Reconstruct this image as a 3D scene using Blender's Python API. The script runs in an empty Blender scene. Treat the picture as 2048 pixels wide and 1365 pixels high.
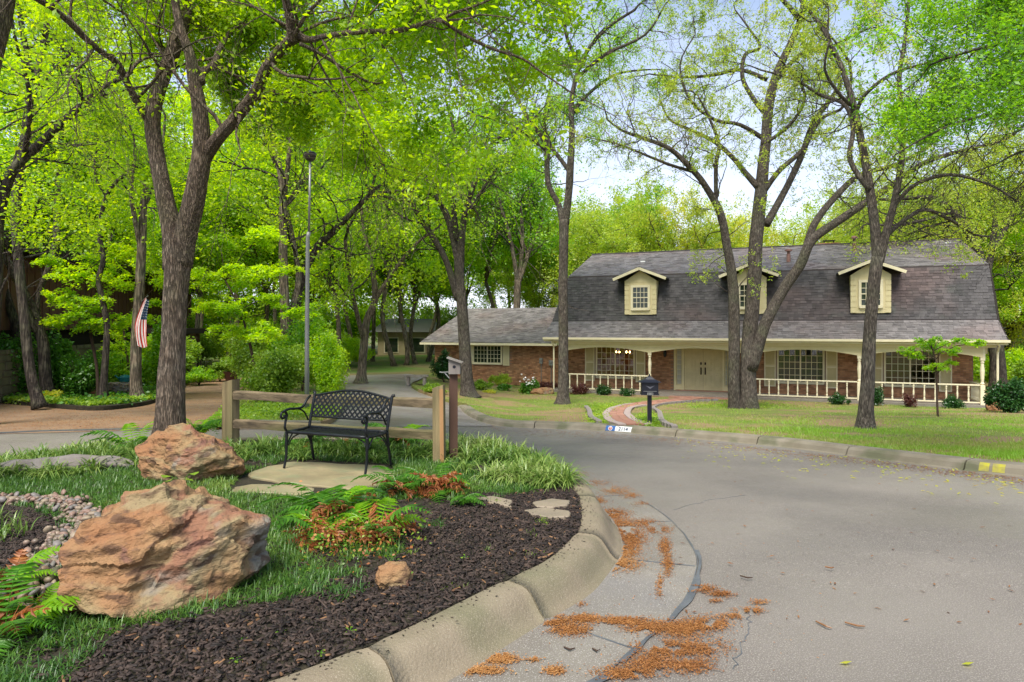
import bpy, math, random, numpy as np
from mathutils import Vector, noise
from mathutils.geometry import delaunay_2d_cdt
S = bpy.context.scene
COL = S.collection
PI = math.pi

# ------------------------------------------------------------------ camera, world, sun, exposure
F, HZ, CZ = 1300.0, 655.0, 1.65          # focal length in photo pixels, horizon row, eye height
cam = bpy.data.cameras.new('camera'); camo = bpy.data.objects.new('camera', cam); COL.objects.link(camo)
camo.location = (0, 0, CZ); camo.rotation_euler = (PI/2, 0, 0)
cam.sensor_width = 36; cam.lens = F/2048*36; cam.shift_y = -(682.5-HZ)/2048; cam.clip_end = 3000
S.camera = camo
SUN_EL, SUN_AZ = math.radians(56), math.radians(200)      # azimuth clockwise from +Y
W = bpy.data.worlds.new('World'); S.world = W; W.use_nodes = True
nt = W.node_tree; nt.nodes.clear()
wo = nt.nodes.new('ShaderNodeOutputWorld'); bg = nt.nodes.new('ShaderNodeBackground')
sky = nt.nodes.new('ShaderNodeTexSky'); sky.sky_type = 'NISHITA'; sky.sun_disc = False
sky.sun_elevation = SUN_EL; sky.sun_rotation = SUN_AZ; sky.air_density = 1.2; sky.dust_density = 1.0; sky.ozone_density = 2.0
# thin high cloud veil, thicker where one looks through more air
tc = nt.nodes.new('ShaderNodeTexCoord'); sp = nt.nodes.new('ShaderNodeSeparateXYZ')
nt.links.new(tc.outputs['Generated'], sp.inputs[0])
mp = nt.nodes.new('ShaderNodeMapping'); mp.inputs['Scale'].default_value = (1, 1, 3.0)
nt.links.new(tc.outputs['Generated'], mp.inputs[0])
cn = nt.nodes.new('ShaderNodeTexNoise'); cn.inputs['Scale'].default_value = 2.2; cn.inputs['Detail'].default_value = 5
nt.links.new(mp.outputs[0], cn.inputs['Vector'])
mr = nt.nodes.new('ShaderNodeMapRange'); mr.inputs[1].default_value = 0.05; mr.inputs[2].default_value = 0.62
mr.inputs[3].default_value = 0.90; mr.inputs[4].default_value = 0.02
nt.links.new(sp.outputs['Z'], mr.inputs[0])
ml = nt.nodes.new('ShaderNodeMath'); ml.operation = 'MULTIPLY_ADD'; ml.inputs[1].default_value = 0.55; ml.use_clamp = True
nt.links.new(cn.outputs[0], ml.inputs[0])
m2 = nt.nodes.new('ShaderNodeMath'); m2.operation = 'SUBTRACT'; m2.inputs[1].default_value = 0.36
nt.links.new(mr.outputs[0], m2.inputs[0]); nt.links.new(m2.outputs[0], ml.inputs[2])
mx = nt.nodes.new('ShaderNodeMix'); mx.data_type = 'RGBA'
nt.links.new(ml.outputs[0], mx.inputs[0]); nt.links.new(sky.outputs[0], mx.inputs[6])
mx.inputs[7].default_value = (6.0, 6.2, 7.5, 1)
nt.links.new(mx.outputs[2], bg.inputs[0]); bg.inputs[1].default_value = 0.088
nt.links.new(bg.outputs[0], wo.inputs[0])
sl = bpy.data.lights.new('sun', 'SUN'); sl.energy = 2.8; sl.angle = math.radians(32); sl.color = (1, 0.95, 0.87)
so = bpy.data.objects.new('sun', sl); COL.objects.link(so)
sd = Vector((math.sin(SUN_AZ)*math.cos(SUN_EL), math.cos(SUN_AZ)*math.cos(SUN_EL), math.sin(SUN_EL)))
so.rotation_euler = sd.to_track_quat('Z', 'Y').to_euler()
S.view_settings.view_transform = 'Standard'; S.view_settings.look = 'None'
S.view_settings.gamma = 1; S.view_settings.use_curve_mapping = False
S.view_settings.exposure = 1.28
S.render.engine = 'CYCLES'
cy = S.cycles; cy.max_bounces = 8; cy.diffuse_bounces = 6; cy.glossy_bounces = 2; cy.transmission_bounces = 5
cy.transparent_max_bounces = 8; cy.use_denoising = True; cy.caustics_reflective = False; cy.caustics_refractive = False
try: cy.denoiser = 'OPENIMAGEDENOISE'
except Exception: pass

# ------------------------------------------------------------------ helpers: terrain and photo coordinates
def slope(x): return 0.033 + 0.032*np.clip((np.asarray(x, float)+6)/6, 0, 1)
def R(x, y):                                  # height of the road surface / common ground
    y = np.asarray(y, float); t = y-5
    t = np.clip(t, 0, 21); t = np.where(t > 12, 12+(t-12)*1.3, t)
    return -0.17 - slope(x)*t
def G(px, py, off=0.0):                       # pixel -> point on the ground
    lo, hi = 1.0, 90.0
    for _ in range(50):
        d = (lo+hi)/2; x = (px-1024)/F*d; z = CZ+(HZ-py)/F*d
        if z > float(R(x, d))+off: lo = d
        else: hi = d
    return (px-1024)/F*d, d
def G0(px, py, z=0.0):
    d = (CZ-z)*F/(py-HZ); return (px-1024)/F*d, d
def P(px, py, d): return np.array(((px-1024)/F*d, d, CZ+(HZ-py)/F*d))
def smoothpoly(pts, n=6, closed=True):
    out = []; m = len(pts)
    for i in range(m if closed else m-1):
        g = (lambda k: pts[k % m]) if closed else (lambda k: pts[min(max(k, 0), m-1)])
        a, b, c, d = (np.array(g(i+k), float) for k in (-1, 0, 1, 2))
        for j in range(n):
            t = j/n
            out.append(0.5*((2*b)+(c-a)*t+(2*a-5*b+4*c-d)*t*t+(3*b-a-3*c+d)*t**3))
    if not closed: out.append(np.array(pts[-1], float))
    return out
def inside(poly, x, y):
    poly = np.asarray(poly); x = np.asarray(x); y = np.asarray(y); r = np.zeros(x.shape, bool); n = len(poly); j = n-1
    for i in range(n):
        xi, yi = poly[i][:2]; xj, yj = poly[j][:2]
        if yi != yj:
            c = ((yi > y) != (yj > y)) & (x < (xj-xi)*(y-yi)/(yj-yi)+xi); r ^= c
        j = i
    return r

class MB:
    def __init__(s): s.v = []; s.f = []; s.n = 0
    def add(s, v, f):
        v = [tuple(map(float, p)) for p in v]
        s.v += v; n = s.n; s.f += [tuple(i+n for i in q) for q in f]; s.n += len(v); return s
    def box(s, x0, x1, y0, y1, z0, z1, bottom=True):
        f = [(4, 5, 6, 7), (0, 1, 5, 4), (1, 2, 6, 5), (2, 3, 7, 6), (3, 0, 4, 7)]
        if bottom: f.append((3, 2, 1, 0))
        return s.add([(x0, y0, z0), (x1, y0, z0), (x1, y1, z0), (x0, y1, z0), (x0, y0, z1), (x1, y0, z1), (x1, y1, z1), (x0, y1, z1)], f)
    def bar(s, p, q, w, h, up=(0, 0, 1)):
        p = Vector(p); q = Vector(q); t = (q-p).normalized(); u = Vector(up)
        if abs(t.dot(u)) > .98: u = Vector((0, 1, 0))
        a = t.cross(u).normalized()*w/2; b = a.cross(t).normalized()*h/2
        V = [e+k*a+m*b for e in (p, q) for k, m in ((-1, -1), (1, -1), (1, 1), (-1, 1))]
        return s.add(V, [(0, 3, 2, 1), (4, 5, 6, 7), (0, 1, 5, 4), (1, 2, 6, 5), (2, 3, 7, 6), (3, 0, 4, 7)])
    def tube(s, pts, rad, k=8, cap=True, jit=None):
        pts = np.asarray(pts, float); n = len(pts)
        rad = np.full(n, rad, float) if np.isscalar(rad) else np.asarray(rad, float)
        t = np.gradient(pts, axis=0); t /= np.linalg.norm(t, axis=1)[:, None]+1e-9
        ref = np.array((0, 1, 0.)) if abs(t[0][1]) < .8 else np.array((1., 0, 0))
        a = np.cross(t, ref); a /= np.linalg.norm(a, axis=1)[:, None]+1e-9; b = np.cross(t, a)
        an = np.arange(k)*2*PI/k
        rr = rad[:, None]*np.ones(k)
        if jit is not None: rr = rr*jit(pts, an)
        V = pts[:, None, :]+rr[..., None]*(np.cos(an)[None, :, None]*a[:, None, :]+np.sin(an)[None, :, None]*b[:, None, :])
        m = s.n; s.v += V.reshape(-1, 3).tolist(); s.n += n*k
        for i in range(n-1):
            o = m+i*k
            for j in range(k): s.f.append((o+j, o+(j+1) % k, o+k+(j+1) % k, o+k+j))
        if cap and k > 3: s.f.append(tuple(m+j for j in range(k))[::-1]); s.f.append(tuple(m+(n-1)*k+j for j in range(k)))
        return s
    def lathe(s, prof, c=(0, 0, 0), k=12):
        return s.tube([(c[0], c[1]+1e-6*i, c[2]+z) for i, (r, z) in enumerate(prof)], [max(r, .0005) for r, z in prof], k)
    def extrude(s, poly, depth, fn):          # poly in 2-D -> fn(x, y, d) gives 3-D
        n = len(poly); V = [fn(x, y, 0) for x, y in poly]+[fn(x, y, depth) for x, y in poly]
        return s.add(V, [tuple(range(n)), tuple(range(2*n-1, n-1, -1))]+[(i, i+n, (i+1) % n+n, (i+1) % n) for i in range(n)])
def rawmesh(name, verts, nper):               # verts (N*nper,3): one polygon per nper verts
    me = bpy.data.meshes.new(name); N = len(verts)//nper
    me.vertices.add(len(verts)); me.vertices.foreach_set('co', np.ascontiguousarray(verts, np.float32).ravel())
    me.loops.add(len(verts)); me.loops.foreach_set('vertex_index', np.arange(len(verts), dtype=np.int32))
    me.polygons.add(N); me.polygons.foreach_set('loop_start', np.arange(N, dtype=np.int32)*nper)
    me.update(calc_edges=True); return me
def wloc(p):
    l = np.zeros(3)
    while p is not None: l += np.array(p.location); p = p.parent
    return l
def obj(name, g, mat, parent=None, smooth=False, local=False, label=None, kind=None):
    if isinstance(g, MB):
        me = bpy.data.meshes.new(name); v = g.v
        if parent is not None and not local:
            o_ = wloc(parent); v = (np.asarray(v)-o_).tolist()
        me.from_pydata(v, [], g.f); me.update()
    else: me = g
    if smooth: me.polygons.foreach_set('use_smooth', [True]*len(me.polygons))
    if mat and not me.materials: me.materials.append(mat)
    o = bpy.data.objects.new(name, me); COL.objects.link(o)
    if parent is not None: o.parent = parent
    if label: o['label'] = label
    if kind: o['kind'] = kind
    return o
def tag(o, label, cat, group=None):
    o['label'] = label; o['category'] = cat
    if group: o['group'] = group
    return o
def thing(name, label, cat, loc=(0, 0, 0), rz=0, group=None):
    o = bpy.data.objects.new(name, None); COL.objects.link(o); o.empty_display_size = .2
    o.location = [float(c) for c in loc]; o.rotation_euler = (0, 0, rz); return tag(o, label, cat, group)
def copy_tree(o, parent=None):
    c = o.copy(); COL.objects.link(c)
    if parent is not None: c.parent = parent
    for ch in o.children: copy_tree(ch, c)
    return c
def inst(me_obj_or_mesh, name, parent, loc, rot=(0, 0, 0), sc=(1, 1, 1), mat=None):
    o = bpy.data.objects.new(name, me_obj_or_mesh); COL.objects.link(o); o.parent = parent
    o.location = [float(c) for c in loc]; o.rotation_euler = rot; o.scale = sc; return o

# ------------------------------------------------------------------ materials
def mat(name, c1, c2=None, scale=6, rough=.8, bump=0, bscale=None, c3=None, s3=1.5, t3=(.5, .62), island=0, stretch=(1, 1, 1),
        detail=6, spec=.3, metal=0, rough2=None, c4=None, s4=80, t4=(.6, .7), musg=False):
    m = bpy.data.materials.new(name); m.use_nodes = True; n = m.node_tree.nodes; L = m.node_tree.links
    b = n['Principled BSDF']; b.inputs['Roughness'].default_value = rough; b.inputs['Metallic'].default_value = metal
    b.inputs['Specular IOR Level'].default_value = spec
    c2 = c2 or c1
    tc = n.new('ShaderNodeTexCoord'); mp = n.new('ShaderNodeMapping'); mp.inputs['Scale'].default_value = stretch
    L.new(tc.outputs['Object'], mp.inputs[0])
    def noi(sc, det=detail):
        x = n.new('ShaderNodeTexNoise'); x.inputs['Scale'].default_value = sc; x.inputs['Detail'].default_value = det
        L.new(mp.outputs[0], x.inputs['Vector']); return x.outputs[0]
    def ramp(src, lo, hi):
        r = n.new('ShaderNodeMapRange'); r.inputs[1].default_value = lo; r.inputs[2].default_value = hi; L.new(src, r.inputs[0]); return r.outputs[0]
    def mix(f, a, c):
        x = n.new('ShaderNodeMix'); x.data_type = 'RGBA'; L.new(f, x.inputs[0])
        if isinstance(a, tuple): x.inputs[6].default_value = (*a, 1)
        else: L.new(a, x.inputs[6])
        x.inputs[7].default_value = (*c, 1); return x.outputs[2]
    c = mix(ramp(noi(scale), .35, .65), c1, c2)
    if c3: c = mix(ramp(noi(s3), *t3), c, c3)
    if c4: c = mix(ramp(noi(s4, 2), *t4), c, c4)
    if island:
        g = n.new('ShaderNodeNewGeometry'); h = n.new('ShaderNodeHueSaturation')
        r = n.new('ShaderNodeMapRange'); r.inputs[3].default_value = 1-island; r.inputs[4].default_value = 1+island
        L.new(g.outputs['Random Per Island'], r.inputs[0]); L.new(r.outputs[0], h.inputs['Value']); L.new(c, h.inputs['Color']); c = h.outputs[0]
    L.new(c, b.inputs['Base Color'])
    if rough2 is not None:
        r = n.new('ShaderNodeMapRange'); r.inputs[1].default_value = .4; r.inputs[2].default_value = .6
        r.inputs[3].default_value = rough; r.inputs[4].default_value = rough2; L.new(noi(.7), r.inputs[0]); L.new(r.outputs[0], b.inputs['Roughness'])
    if bump:
        bp = n.new('ShaderNodeBump'); bp.inputs['Strength'].default_value = 1; bp.inputs['Distance'].default_value = bump
        L.new(noi(bscale or scale*3), bp.inputs['Height']); L.new(bp.outputs[0], b.inputs['Normal'])
    return m
def leafmat(name, cols, trans=.55, rough=.5, sat=1.0):
    """cols: list of colours picked per leaf; light passes through the blade."""
    m = bpy.data.materials.new(name); m.use_nodes = True; n = m.node_tree.nodes; L = m.node_tree.links; n.clear()
    out = n.new('ShaderNodeOutputMaterial'); g = n.new('ShaderNodeNewGeometry'); cr = n.new('ShaderNodeValToRGB')
    cr.color_ramp.interpolation = 'LINEAR'; e = cr.color_ramp.elements
    while len(e) < len(cols): e.new(.5)
    for i, c in enumerate(cols): e[i].position = i/(len(cols)-1); e[i].color = (*c, 1)
    tcn = n.new('ShaderNodeTexCoord'); no = n.new('ShaderNodeTexNoise'); no.inputs['Scale'].default_value = .55; no.inputs['Detail'].default_value = 2
    L.new(tcn.outputs['Object'], no.inputs['Vector'])
    a = n.new('ShaderNodeMath'); a.operation = 'MULTIPLY_ADD'; a.inputs[1].default_value = .5
    L.new(g.outputs['Random Per Island'], a.inputs[0])
    b_ = n.new('ShaderNodeMath'); b_.operation = 'MULTIPLY_ADD'; b_.inputs[1].default_value = 1.6; b_.inputs[2].default_value = -.55
    L.new(no.outputs[0], b_.inputs[0]); L.new(b_.outputs[0], a.inputs[2]); L.new(a.outputs[0], cr.inputs[0])
    d = n.new('ShaderNodeBsdfDiffuse'); t = n.new('ShaderNodeBsdfTranslucent'); gl = n.new('ShaderNodeBsdfGlossy'); gl.inputs['Roughness'].default_value = rough
    gl.inputs['Color'].default_value = (.9, .9, .9, 1)
    hs = n.new('ShaderNodeHueSaturation'); hs.inputs['Value'].default_value = 1.95; hs.inputs['Hue'].default_value = .488; hs.inputs['Saturation'].default_value = 1.05
    L.new(cr.outputs[0], d.inputs[0]); L.new(cr.outputs[0], hs.inputs['Color']); L.new(hs.outputs[0], t.inputs[0])
    ms = n.new('ShaderNodeMixShader'); ms.inputs[0].default_value = trans; L.new(d.outputs[0], ms.inputs[1]); L.new(t.outputs[0], ms.inputs[2])
    m3 = n.new('ShaderNodeMixShader'); m3.inputs[0].default_value = .035; L.new(ms.outputs[0], m3.inputs[1]); L.new(gl.outputs[0], m3.inputs[2])
    L.new(m3.outputs[0], out.inputs[0]); return m
def flat(name, c, rough=.6, metal=0, spec=.3): return mat(name, c, tuple(k*.85 for k in c), 9, rough, metal=metal, spec=spec)

M = {}
M['asphalt'] = mat('asphalt', (.150, .130, .110), (.20, .176, .148), .55, .68, .006, 120, c3=(.088, .078, .070), s3=.40, t3=(.46, .74), rough2=.40, c4=(.30, .27, .23), s4=130, t4=(.54, .64), detail=8)
M['drive'] = mat('drive_concrete', (.20, .175, .158), (.25, .22, .20), .8, .55, .003, 60, c3=(.16, .125, .10), s3=.5, t3=(.5, .7), rough2=.3)
M['litterdrive'] = mat('litter_drive', (.20, .125, .078), (.27, .18, .115), 1.6, .85, .01, 50, c3=(.30, .165, .08), s3=.35, t3=(.42, .68), c4=(.16, .10, .06), s4=45, t4=(.54, .66))
M['kerb'] = mat('kerb_concrete', (.22, .178, .12), (.175, .14, .092), 2.2, .8, .006, 60, c3=(.135, .125, .07), s3=1.8, t3=(.48, .72), c4=(.29, .25, .18), s4=170, t4=(.58, .68))
M['pan'] = mat('gutter_concrete', (.21, .185, .152), (.16, .14, .115), 2, .5, .002, 90, c3=(.17, .155, .14), s3=1.2, t3=(.5, .7), c4=(.38, .35, .31), s4=120, t4=(.58, .68), rough2=.3)
M['farkerb'] = mat('far_kerb', (.17, .145, .10), (.23, .20, .15), 2.5, .85, .003, 60, c3=(.12, .12, .07), s3=1.5)
M['tar'] = mat('tar', (.075, .08, .085), (.115, .12, .125), 7, .35, .002, 40)
M['soil'] = mat('soil', (.022, .020, .012), (.040, .032, .018), 9, .95, .02, 40)
M['mulch'] = mat('mulch_chips', (.018, .0115, .009), (.042, .028, .021), 14, .7, 0, island=.8)
M['lawn'] = mat('lawn_ground', (.12, .17, .025), (.18, .20, .045), 1.2, .95, .02, 60, c3=(.25, .175, .085), s3=.45, t3=(.47, .57), c4=(.14, .085, .045), s4=1.1, t4=(.62, .7))
M['woodfloor'] = mat('wood_floor', (.10, .11, .03), (.20, .14, .07), .4, .95, .03, 20, c3=(.08, .14, .02), s3=.2, t3=(.45, .6))
M['flag'] = mat('flagstone', (.30, .245, .14), (.22, .18, .105), 2.2, .55, .01, 9, c3=(.20, .21, .12), s3=3, t3=(.5, .7), rough2=.3)
M['flag2'] = mat('flagstone_grey', (.25, .20, .14), (.19, .155, .11), 3, .6, .008, 14)
M['pebble'] = mat('pebble', (.15, .10, .072), (.20, .155, .115), 9, .45, island=.5, spec=.4)
def bark(name, c1, c2, lich, moss, bs=26, d=.02):
    m = mat(name, c1, c2, 9, .92, 0, c3=lich, s3=2.2, t3=(.50, .75), c4=moss, s4=1.1, t4=(.52, .8), detail=8)
    n = m.node_tree.nodes; L = m.node_tree.links; b = n['Principled BSDF']; src = b.inputs['Base Color'].links[0].from_socket
    tc = n.new('ShaderNodeTexCoord'); mp = n.new('ShaderNodeMapping'); mp.inputs['Scale'].default_value = (1, 1, .10); L.new(tc.outputs['Object'], mp.inputs[0])
    no = n.new('ShaderNodeTexNoise'); no.inputs['Scale'].default_value = bs; no.inputs['Detail'].default_value = 5; no.inputs['Distortion'].default_value = .35; L.new(mp.outputs[0], no.inputs['Vector'])
    r = n.new('ShaderNodeMapRange'); r.inputs[1].default_value = .42; r.inputs[2].default_value = .58; L.new(no.outputs[0], r.inputs[0])
    r2 = n.new('ShaderNodeMapRange'); r2.inputs[3].default_value = .38; r2.inputs[4].default_value = 1.25; L.new(r.outputs[0], r2.inputs[0])
    h = n.new('ShaderNodeHueSaturation'); L.new(r2.outputs[0], h.inputs['Value']); L.new(src, h.inputs['Color']); L.new(h.outputs[0], b.inputs['Base Color'])  # furrow shade put into the colour, darker where the bump is low
    bp = n.new('ShaderNodeBump'); bp.inputs['Strength'].default_value = 1; bp.inputs['Distance'].default_value = d; L.new(r.outputs[0], bp.inputs['Height']); L.new(bp.outputs[0], b.inputs['Normal']); return m
M['bark1'] = bark('bark_grey_brown', (.16, .112, .078), (.24, .18, .13), (.26, .21, .16), (.15, .14, .065), 85, .02)
M['bark2'] = bark('bark_dark', (.045, .035, .028), (.085, .066, .052), (.13, .12, .08), (.06, .07, .03))
M['bark3'] = bark('bark_oak_grey', (.085, .067, .053), (.15, .125, .10), (.16, .145, .11), (.10, .10, .055), 70, .02)
M['bark4'] = bark('bark_far', (.15, .115, .08), (.22, .17, .12), (.20, .19, .13), (.10, .12, .04))
M['leafA'] = leafmat('leaf_lime', [(.10, .24, .010), (.24, .41, .014), (.38, .54, .018), (.52, .63, .03)], .6)
M['leafB'] = leafmat('leaf_green', [(.06, .20, .012), (.17, .36, .016), (.30, .48, .022), (.42, .56, .035)], .58)
M['leafC'] = leafmat('leaf_olive', [(.14, .24, .02), (.27, .40, .03), (.38, .47, .05), (.44, .42, .08)], .55)
M['leafD'] = leafmat('leaf_cool', [(.05, .15, .013), (.12, .30, .018), (.23, .43, .026), (.35, .53, .045)], .52)
M['leafE'] = leafmat('leaf_dark', [(.010, .04, .010), (.02, .075, .014), (.04, .11, .02), (.07, .16, .03)], .2, .35)
M['leafF'] = leafmat('leaf_shrub', [(.07, .16, .012), (.15, .27, .02), (.25, .38, .03), (.40, .50, .06)], .45)
M['leafY'] = leafmat('leaf_bud', [(.30, .38, .03), (.42, .48, .04), (.52, .52, .07), (.44, .34, .06)], .55)
M['fern'] = leafmat('fern_green', [(.03, .09, .012), (.06, .18, .016), (.11, .27, .025), (.20, .36, .05)], .35, .3)
M['fernY'] = leafmat('fern_young', [(.12, .30, .012), (.22, .42, .02), (.30, .48, .03)], .5, .35)
M['dead'] = leafmat('dead_frond', [(.10, .035, .015), (.26, .085, .028), (.42, .17, .045), (.50, .28, .10)], .3)
M['mondo'] = leafmat('dwarf_grass', [(.02, .055, .014), (.045, .12, .02), (.10, .20, .03), (.24, .32, .07)], .3, .4)
M['lirio'] = leafmat('striped_grass', [(.04, .10, .015), (.10, .19, .03), (.25, .34, .08), (.50, .52, .26)], .3, .4)
M['grass'] = leafmat('lawn_blades', [(.38, .30, .13), (.31, .36, .07), (.20, .38, .03), (.26, .45, .04)], .4)
M['ivy'] = leafmat('ivy_leaf', [(.02, .08, .012), (.05, .16, .018), (.10, .26, .02), (.22, .38, .04)], .3, .35)
M['cat'] = leafmat('catkins', [(.14, .055, .02), (.27, .11, .032), (.38, .18, .055), (.45, .28, .12)], .15)
M['brown'] = leafmat('dry_leaf', [(.12, .05, .02), (.22, .10, .04), (.30, .17, .08)], .2)
M['twig'] = mat('dark_twig', (.04, .025, .018), (.07, .045, .03), 20, .9)
M['purple'] = leafmat('purple_leaf', [(.06, .018, .02), (.12, .04, .03), (.18, .09, .04)], .4)
M['cream'] = mat('cream_paint', (.62, .54, .31), (.57, .49, .27), 3, .55, .001, 30)
M['creamd'] = mat('cream_door', (.56, .47, .26), (.50, .42, .23), 3, .5)
M['trim'] = mat('cream_trim', (.70, .63, .43), (.64, .57, .38), 4, .5)
M['mortar'] = flat('mortar', (.26, .17, .12), .95)
M['brick'] = mat('brick', (.27, .125, .062), (.37, .20, .105), 4, .9, .003, 60, island=.34)
M['shingle'] = mat('shingle', (.138, .126, .118), (.19, .172, .162), 2.5, .62, .003, 60, c3=(.17, .13, .115), s3=.35, t3=(.5, .7), island=.25, rough2=.45)  # grey lightened to put the upper slope's sheen into the colour
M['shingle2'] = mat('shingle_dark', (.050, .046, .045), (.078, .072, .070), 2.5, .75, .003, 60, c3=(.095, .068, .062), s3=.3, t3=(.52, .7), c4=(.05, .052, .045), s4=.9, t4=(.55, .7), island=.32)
M['shingleb'] = flat('shingle_base', (.05, .04, .038), .9)
M['glassd'] = mat('window_glass', (.012, .018, .012), (.03, .045, .025), 1.5, .04, spec=.6)
M['black'] = mat('black_iron', (.005, .006, .007), (.011, .013, .014), 12, .38, .0015, 60, spec=.3)
M['blackm'] = flat('black_metal', (.012, .013, .02), .35)
M['bronze'] = flat('bronze', (.03, .018, .012), .35, .6)
M['galv'] = mat('galvanised', (.30, .30, .285), (.22, .22, .21), 5, .45, .001, 30, stretch=(1, 1, .2), metal=.35)
M['fence'] = mat('weathered_wood', (.12, .09, .045), (.32, .235, .12), 14, .85, .012, 40, stretch=(1, 1, .08), c3=(.12, .12, .05), s3=1.8, t3=(.5, .7))
M['rail'] = mat('rail_wood', (.07, .052, .032), (.21, .155, .09), 9, .85, .012, 30, stretch=(.12, 1, 1), c3=(.10, .10, .035), s3=1.8, t3=(.5, .66))
M['fresh'] = mat('split_wood', (.30, .15, .06), (.40, .23, .10), 7, .8, .004, 30, stretch=(1, 1, .1))
M['bpost'] = mat('brown_post', (.085, .045, .03), (.12, .065, .042), 6, .8, .003, 30, stretch=(1, 1, .15))
M['greywood'] = mat('grey_wood', (.19, .16, .14), (.27, .24, .21), 8, .85, .004, 30, stretch=(1, 1, .2))
M['panelbrown'] = mat('brown_siding', (.12, .052, .036), (.16, .075, .052), 3, .8, .004, 20, stretch=(1, 1, .1))
M['darkwood'] = flat('dark_fascia', (.022, .016, .013), .8)
M['stone'] = mat('field_stone', (.20, .16, .095), (.13, .11, .07), 3, .9, .02, 9, island=.35)
M['beige'] = mat('beige_wall', (.42, .34, .20), (.38, .30, .18), 2, .85)
M['farroof'] = flat('far_roof', (.17, .16, .15), .8)
M['room'] = flat('room_wall', (.42, .24, .12), .8)
M['white'] = flat('white_paint', (.78, .78, .76), .5)
M['blue'] = flat('blue_paint', (.045, .13, .36), .5)
M['navy'] = flat('navy_paint', (.02, .05, .10), .5)
M['red'] = flat('red_paint', (.5, .05, .03), .5)
M['yellow'] = mat('yellow_paint', (.42, .38, .03), (.26, .23, .08), 12, .8)
M['tealp'] = flat('teal_plastic', (.01, .12, .14), .4)
M['terra'] = flat('terracotta', (.30, .16, .07), .8)
M['pot'] = flat('dark_pot', (.06, .022, .018), .5)
M['walk'] = mat('walk_brick', (.30, .135, .09), (.36, .20, .14), 5, .8, .003, 50, island=.3)
M['walk2'] = mat('edge_brick', (.33, .25, .22), (.42, .34, .30), 5, .8, .003, 50, island=.3)
M['edging'] = mat('edging_block', (.20, .17, .15), (.27, .24, .22), 5, .85, .003, 40, island=.25)
M['cloud'] = None
def emis(name, c, s):
    m = bpy.data.materials.new(name); m.use_nodes = True; b = m.node_tree.nodes['Principled BSDF']
    b.inputs['Emission Color'].default_value = (*c, 1); b.inputs['Emission Strength'].default_value = s; return m
M['bulb'] = emis('lit_bulb', (1, .55, .2), 22)
def glassmat():
    m = bpy.data.materials.new('clear_glass'); m.use_nodes = True; n = m.node_tree.nodes; L = m.node_tree.links; n.clear()
    o = n.new('ShaderNodeOutputMaterial'); t = n.new('ShaderNodeBsdfTransparent'); g = n.new('ShaderNodeBsdfGlossy'); g.inputs['Roughness'].default_value = .03
    t.inputs[0].default_value = (.8, .8, .78, 1); f = n.new('ShaderNodeFresnel'); f.inputs[0].default_value = 1.7
    x = n.new('ShaderNodeMixShader'); L.new(f.outputs[0], x.inputs[0]); L.new(t.outputs[0], x.inputs[1]); L.new(g.outputs[0], x.inputs[2]); L.new(x.outputs[0], o.inputs[0]); return m
M['glass'] = glassmat()

# ------------------------------------------------------------------ ground sheets
def sheet(name, poly, hf, m, res=.5, skirt=0, parent=None, kind='structure', jit=0):
    poly = [np.array(p[:2], float) for p in poly]; B = []
    for i, p in enumerate(poly):
        q = poly[(i+1) % len(poly)]; k = max(1, int(np.linalg.norm(q-p)/res))
        B += [p+(q-p)*j/k for j in range(k)]
    A = np.array(B); x0, y0 = A.min(0); x1, y1 = A.max(0)
    gx, gy = np.meshgrid(np.arange(x0+res/2, x1, res), np.arange(y0+res/2, y1, res)); gx = gx.ravel(); gy = gy.ravel()
    k = inside(A, gx, gy); gx = gx[k]; gy = gy[k]
    if len(gx) < 9000 and len(A) < 900:        # keep interior points off the rim
        dmin = np.min(np.hypot(gx[:, None]-A[None, :, 0], gy[:, None]-A[None, :, 1]), axis=1); k = dmin > res*.3; gx = gx[k]; gy = gy[k]
    pts = [Vector(p) for p in A]+[Vector((a, b)) for a, b in zip(gx, gy)]
    v, e, f, *_ = delaunay_2d_cdt(pts, [], [list(range(len(A)))], 1, 1e-5)
    V = np.array([(p.x, p.y) for p in v]); z = hf(V[:, 0], V[:, 1])
    g = MB(); g.add(np.column_stack([V, z]), [tuple(q) for q in f])
    if skirt:
        zz = hf(A[:, 0], A[:, 1]); n = len(A)
        g.add([(a[0], a[1], c) for a, c in zip(A, zz)]+[(a[0], a[1], c-skirt) for a, c in zip(A, zz)], [(i, i+n, (i+1) % n+n, (i+1) % n) for i in range(n)])
    return obj(name, g, m, parent, kind=kind, smooth=True)
def nz(x, y, s, a):
    return a*(np.sin(x*s*1.3+y*s*.7+1)+np.sin(y*s*1.9-x*s*.6)+np.sin(x*s*2.7+4)*.5)/2.5

# base ground to the horizon
g = MB(); xs = np.concatenate([[-900, -200, -90], np.arange(-60, 61, 3), [90, 200, 900]]); ys = np.concatenate([[-600, -100, -30], np.arange(-12, 76, 3), [120, 300, 1500]])
gx, gy = np.meshgrid(xs, ys); gz = R(gx, gy)-.03-.0*gx
g.add(np.column_stack([gx.ravel(), gy.ravel(), gz.ravel()]), [(j*len(xs)+i, j*len(xs)+i+1, (j+1)*len(xs)+i+1, (j+1)*len(xs)+i) for j in range(len(ys)-1) for i in range(len(xs)-1)])
obj('ground', g, M['woodfloor'], kind='structure', smooth=True)
kerbline = [G(*p) for p in [(960, 844), (1000, 853), (1100, 858), (1210, 863), (1400, 879), (1560, 894), (1700, 912), (1850, 931), (2048, 954)]]
kerbline = [(x, y) for x, y in kerbline]+[(9.5, 6.6), (12, 3.5), (13.5, -1)]
leftline = [G(*p) for p in [(0, 869), (150, 865), (300, 861), (430, 858), (560, 857), (680, 853)]]
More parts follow.
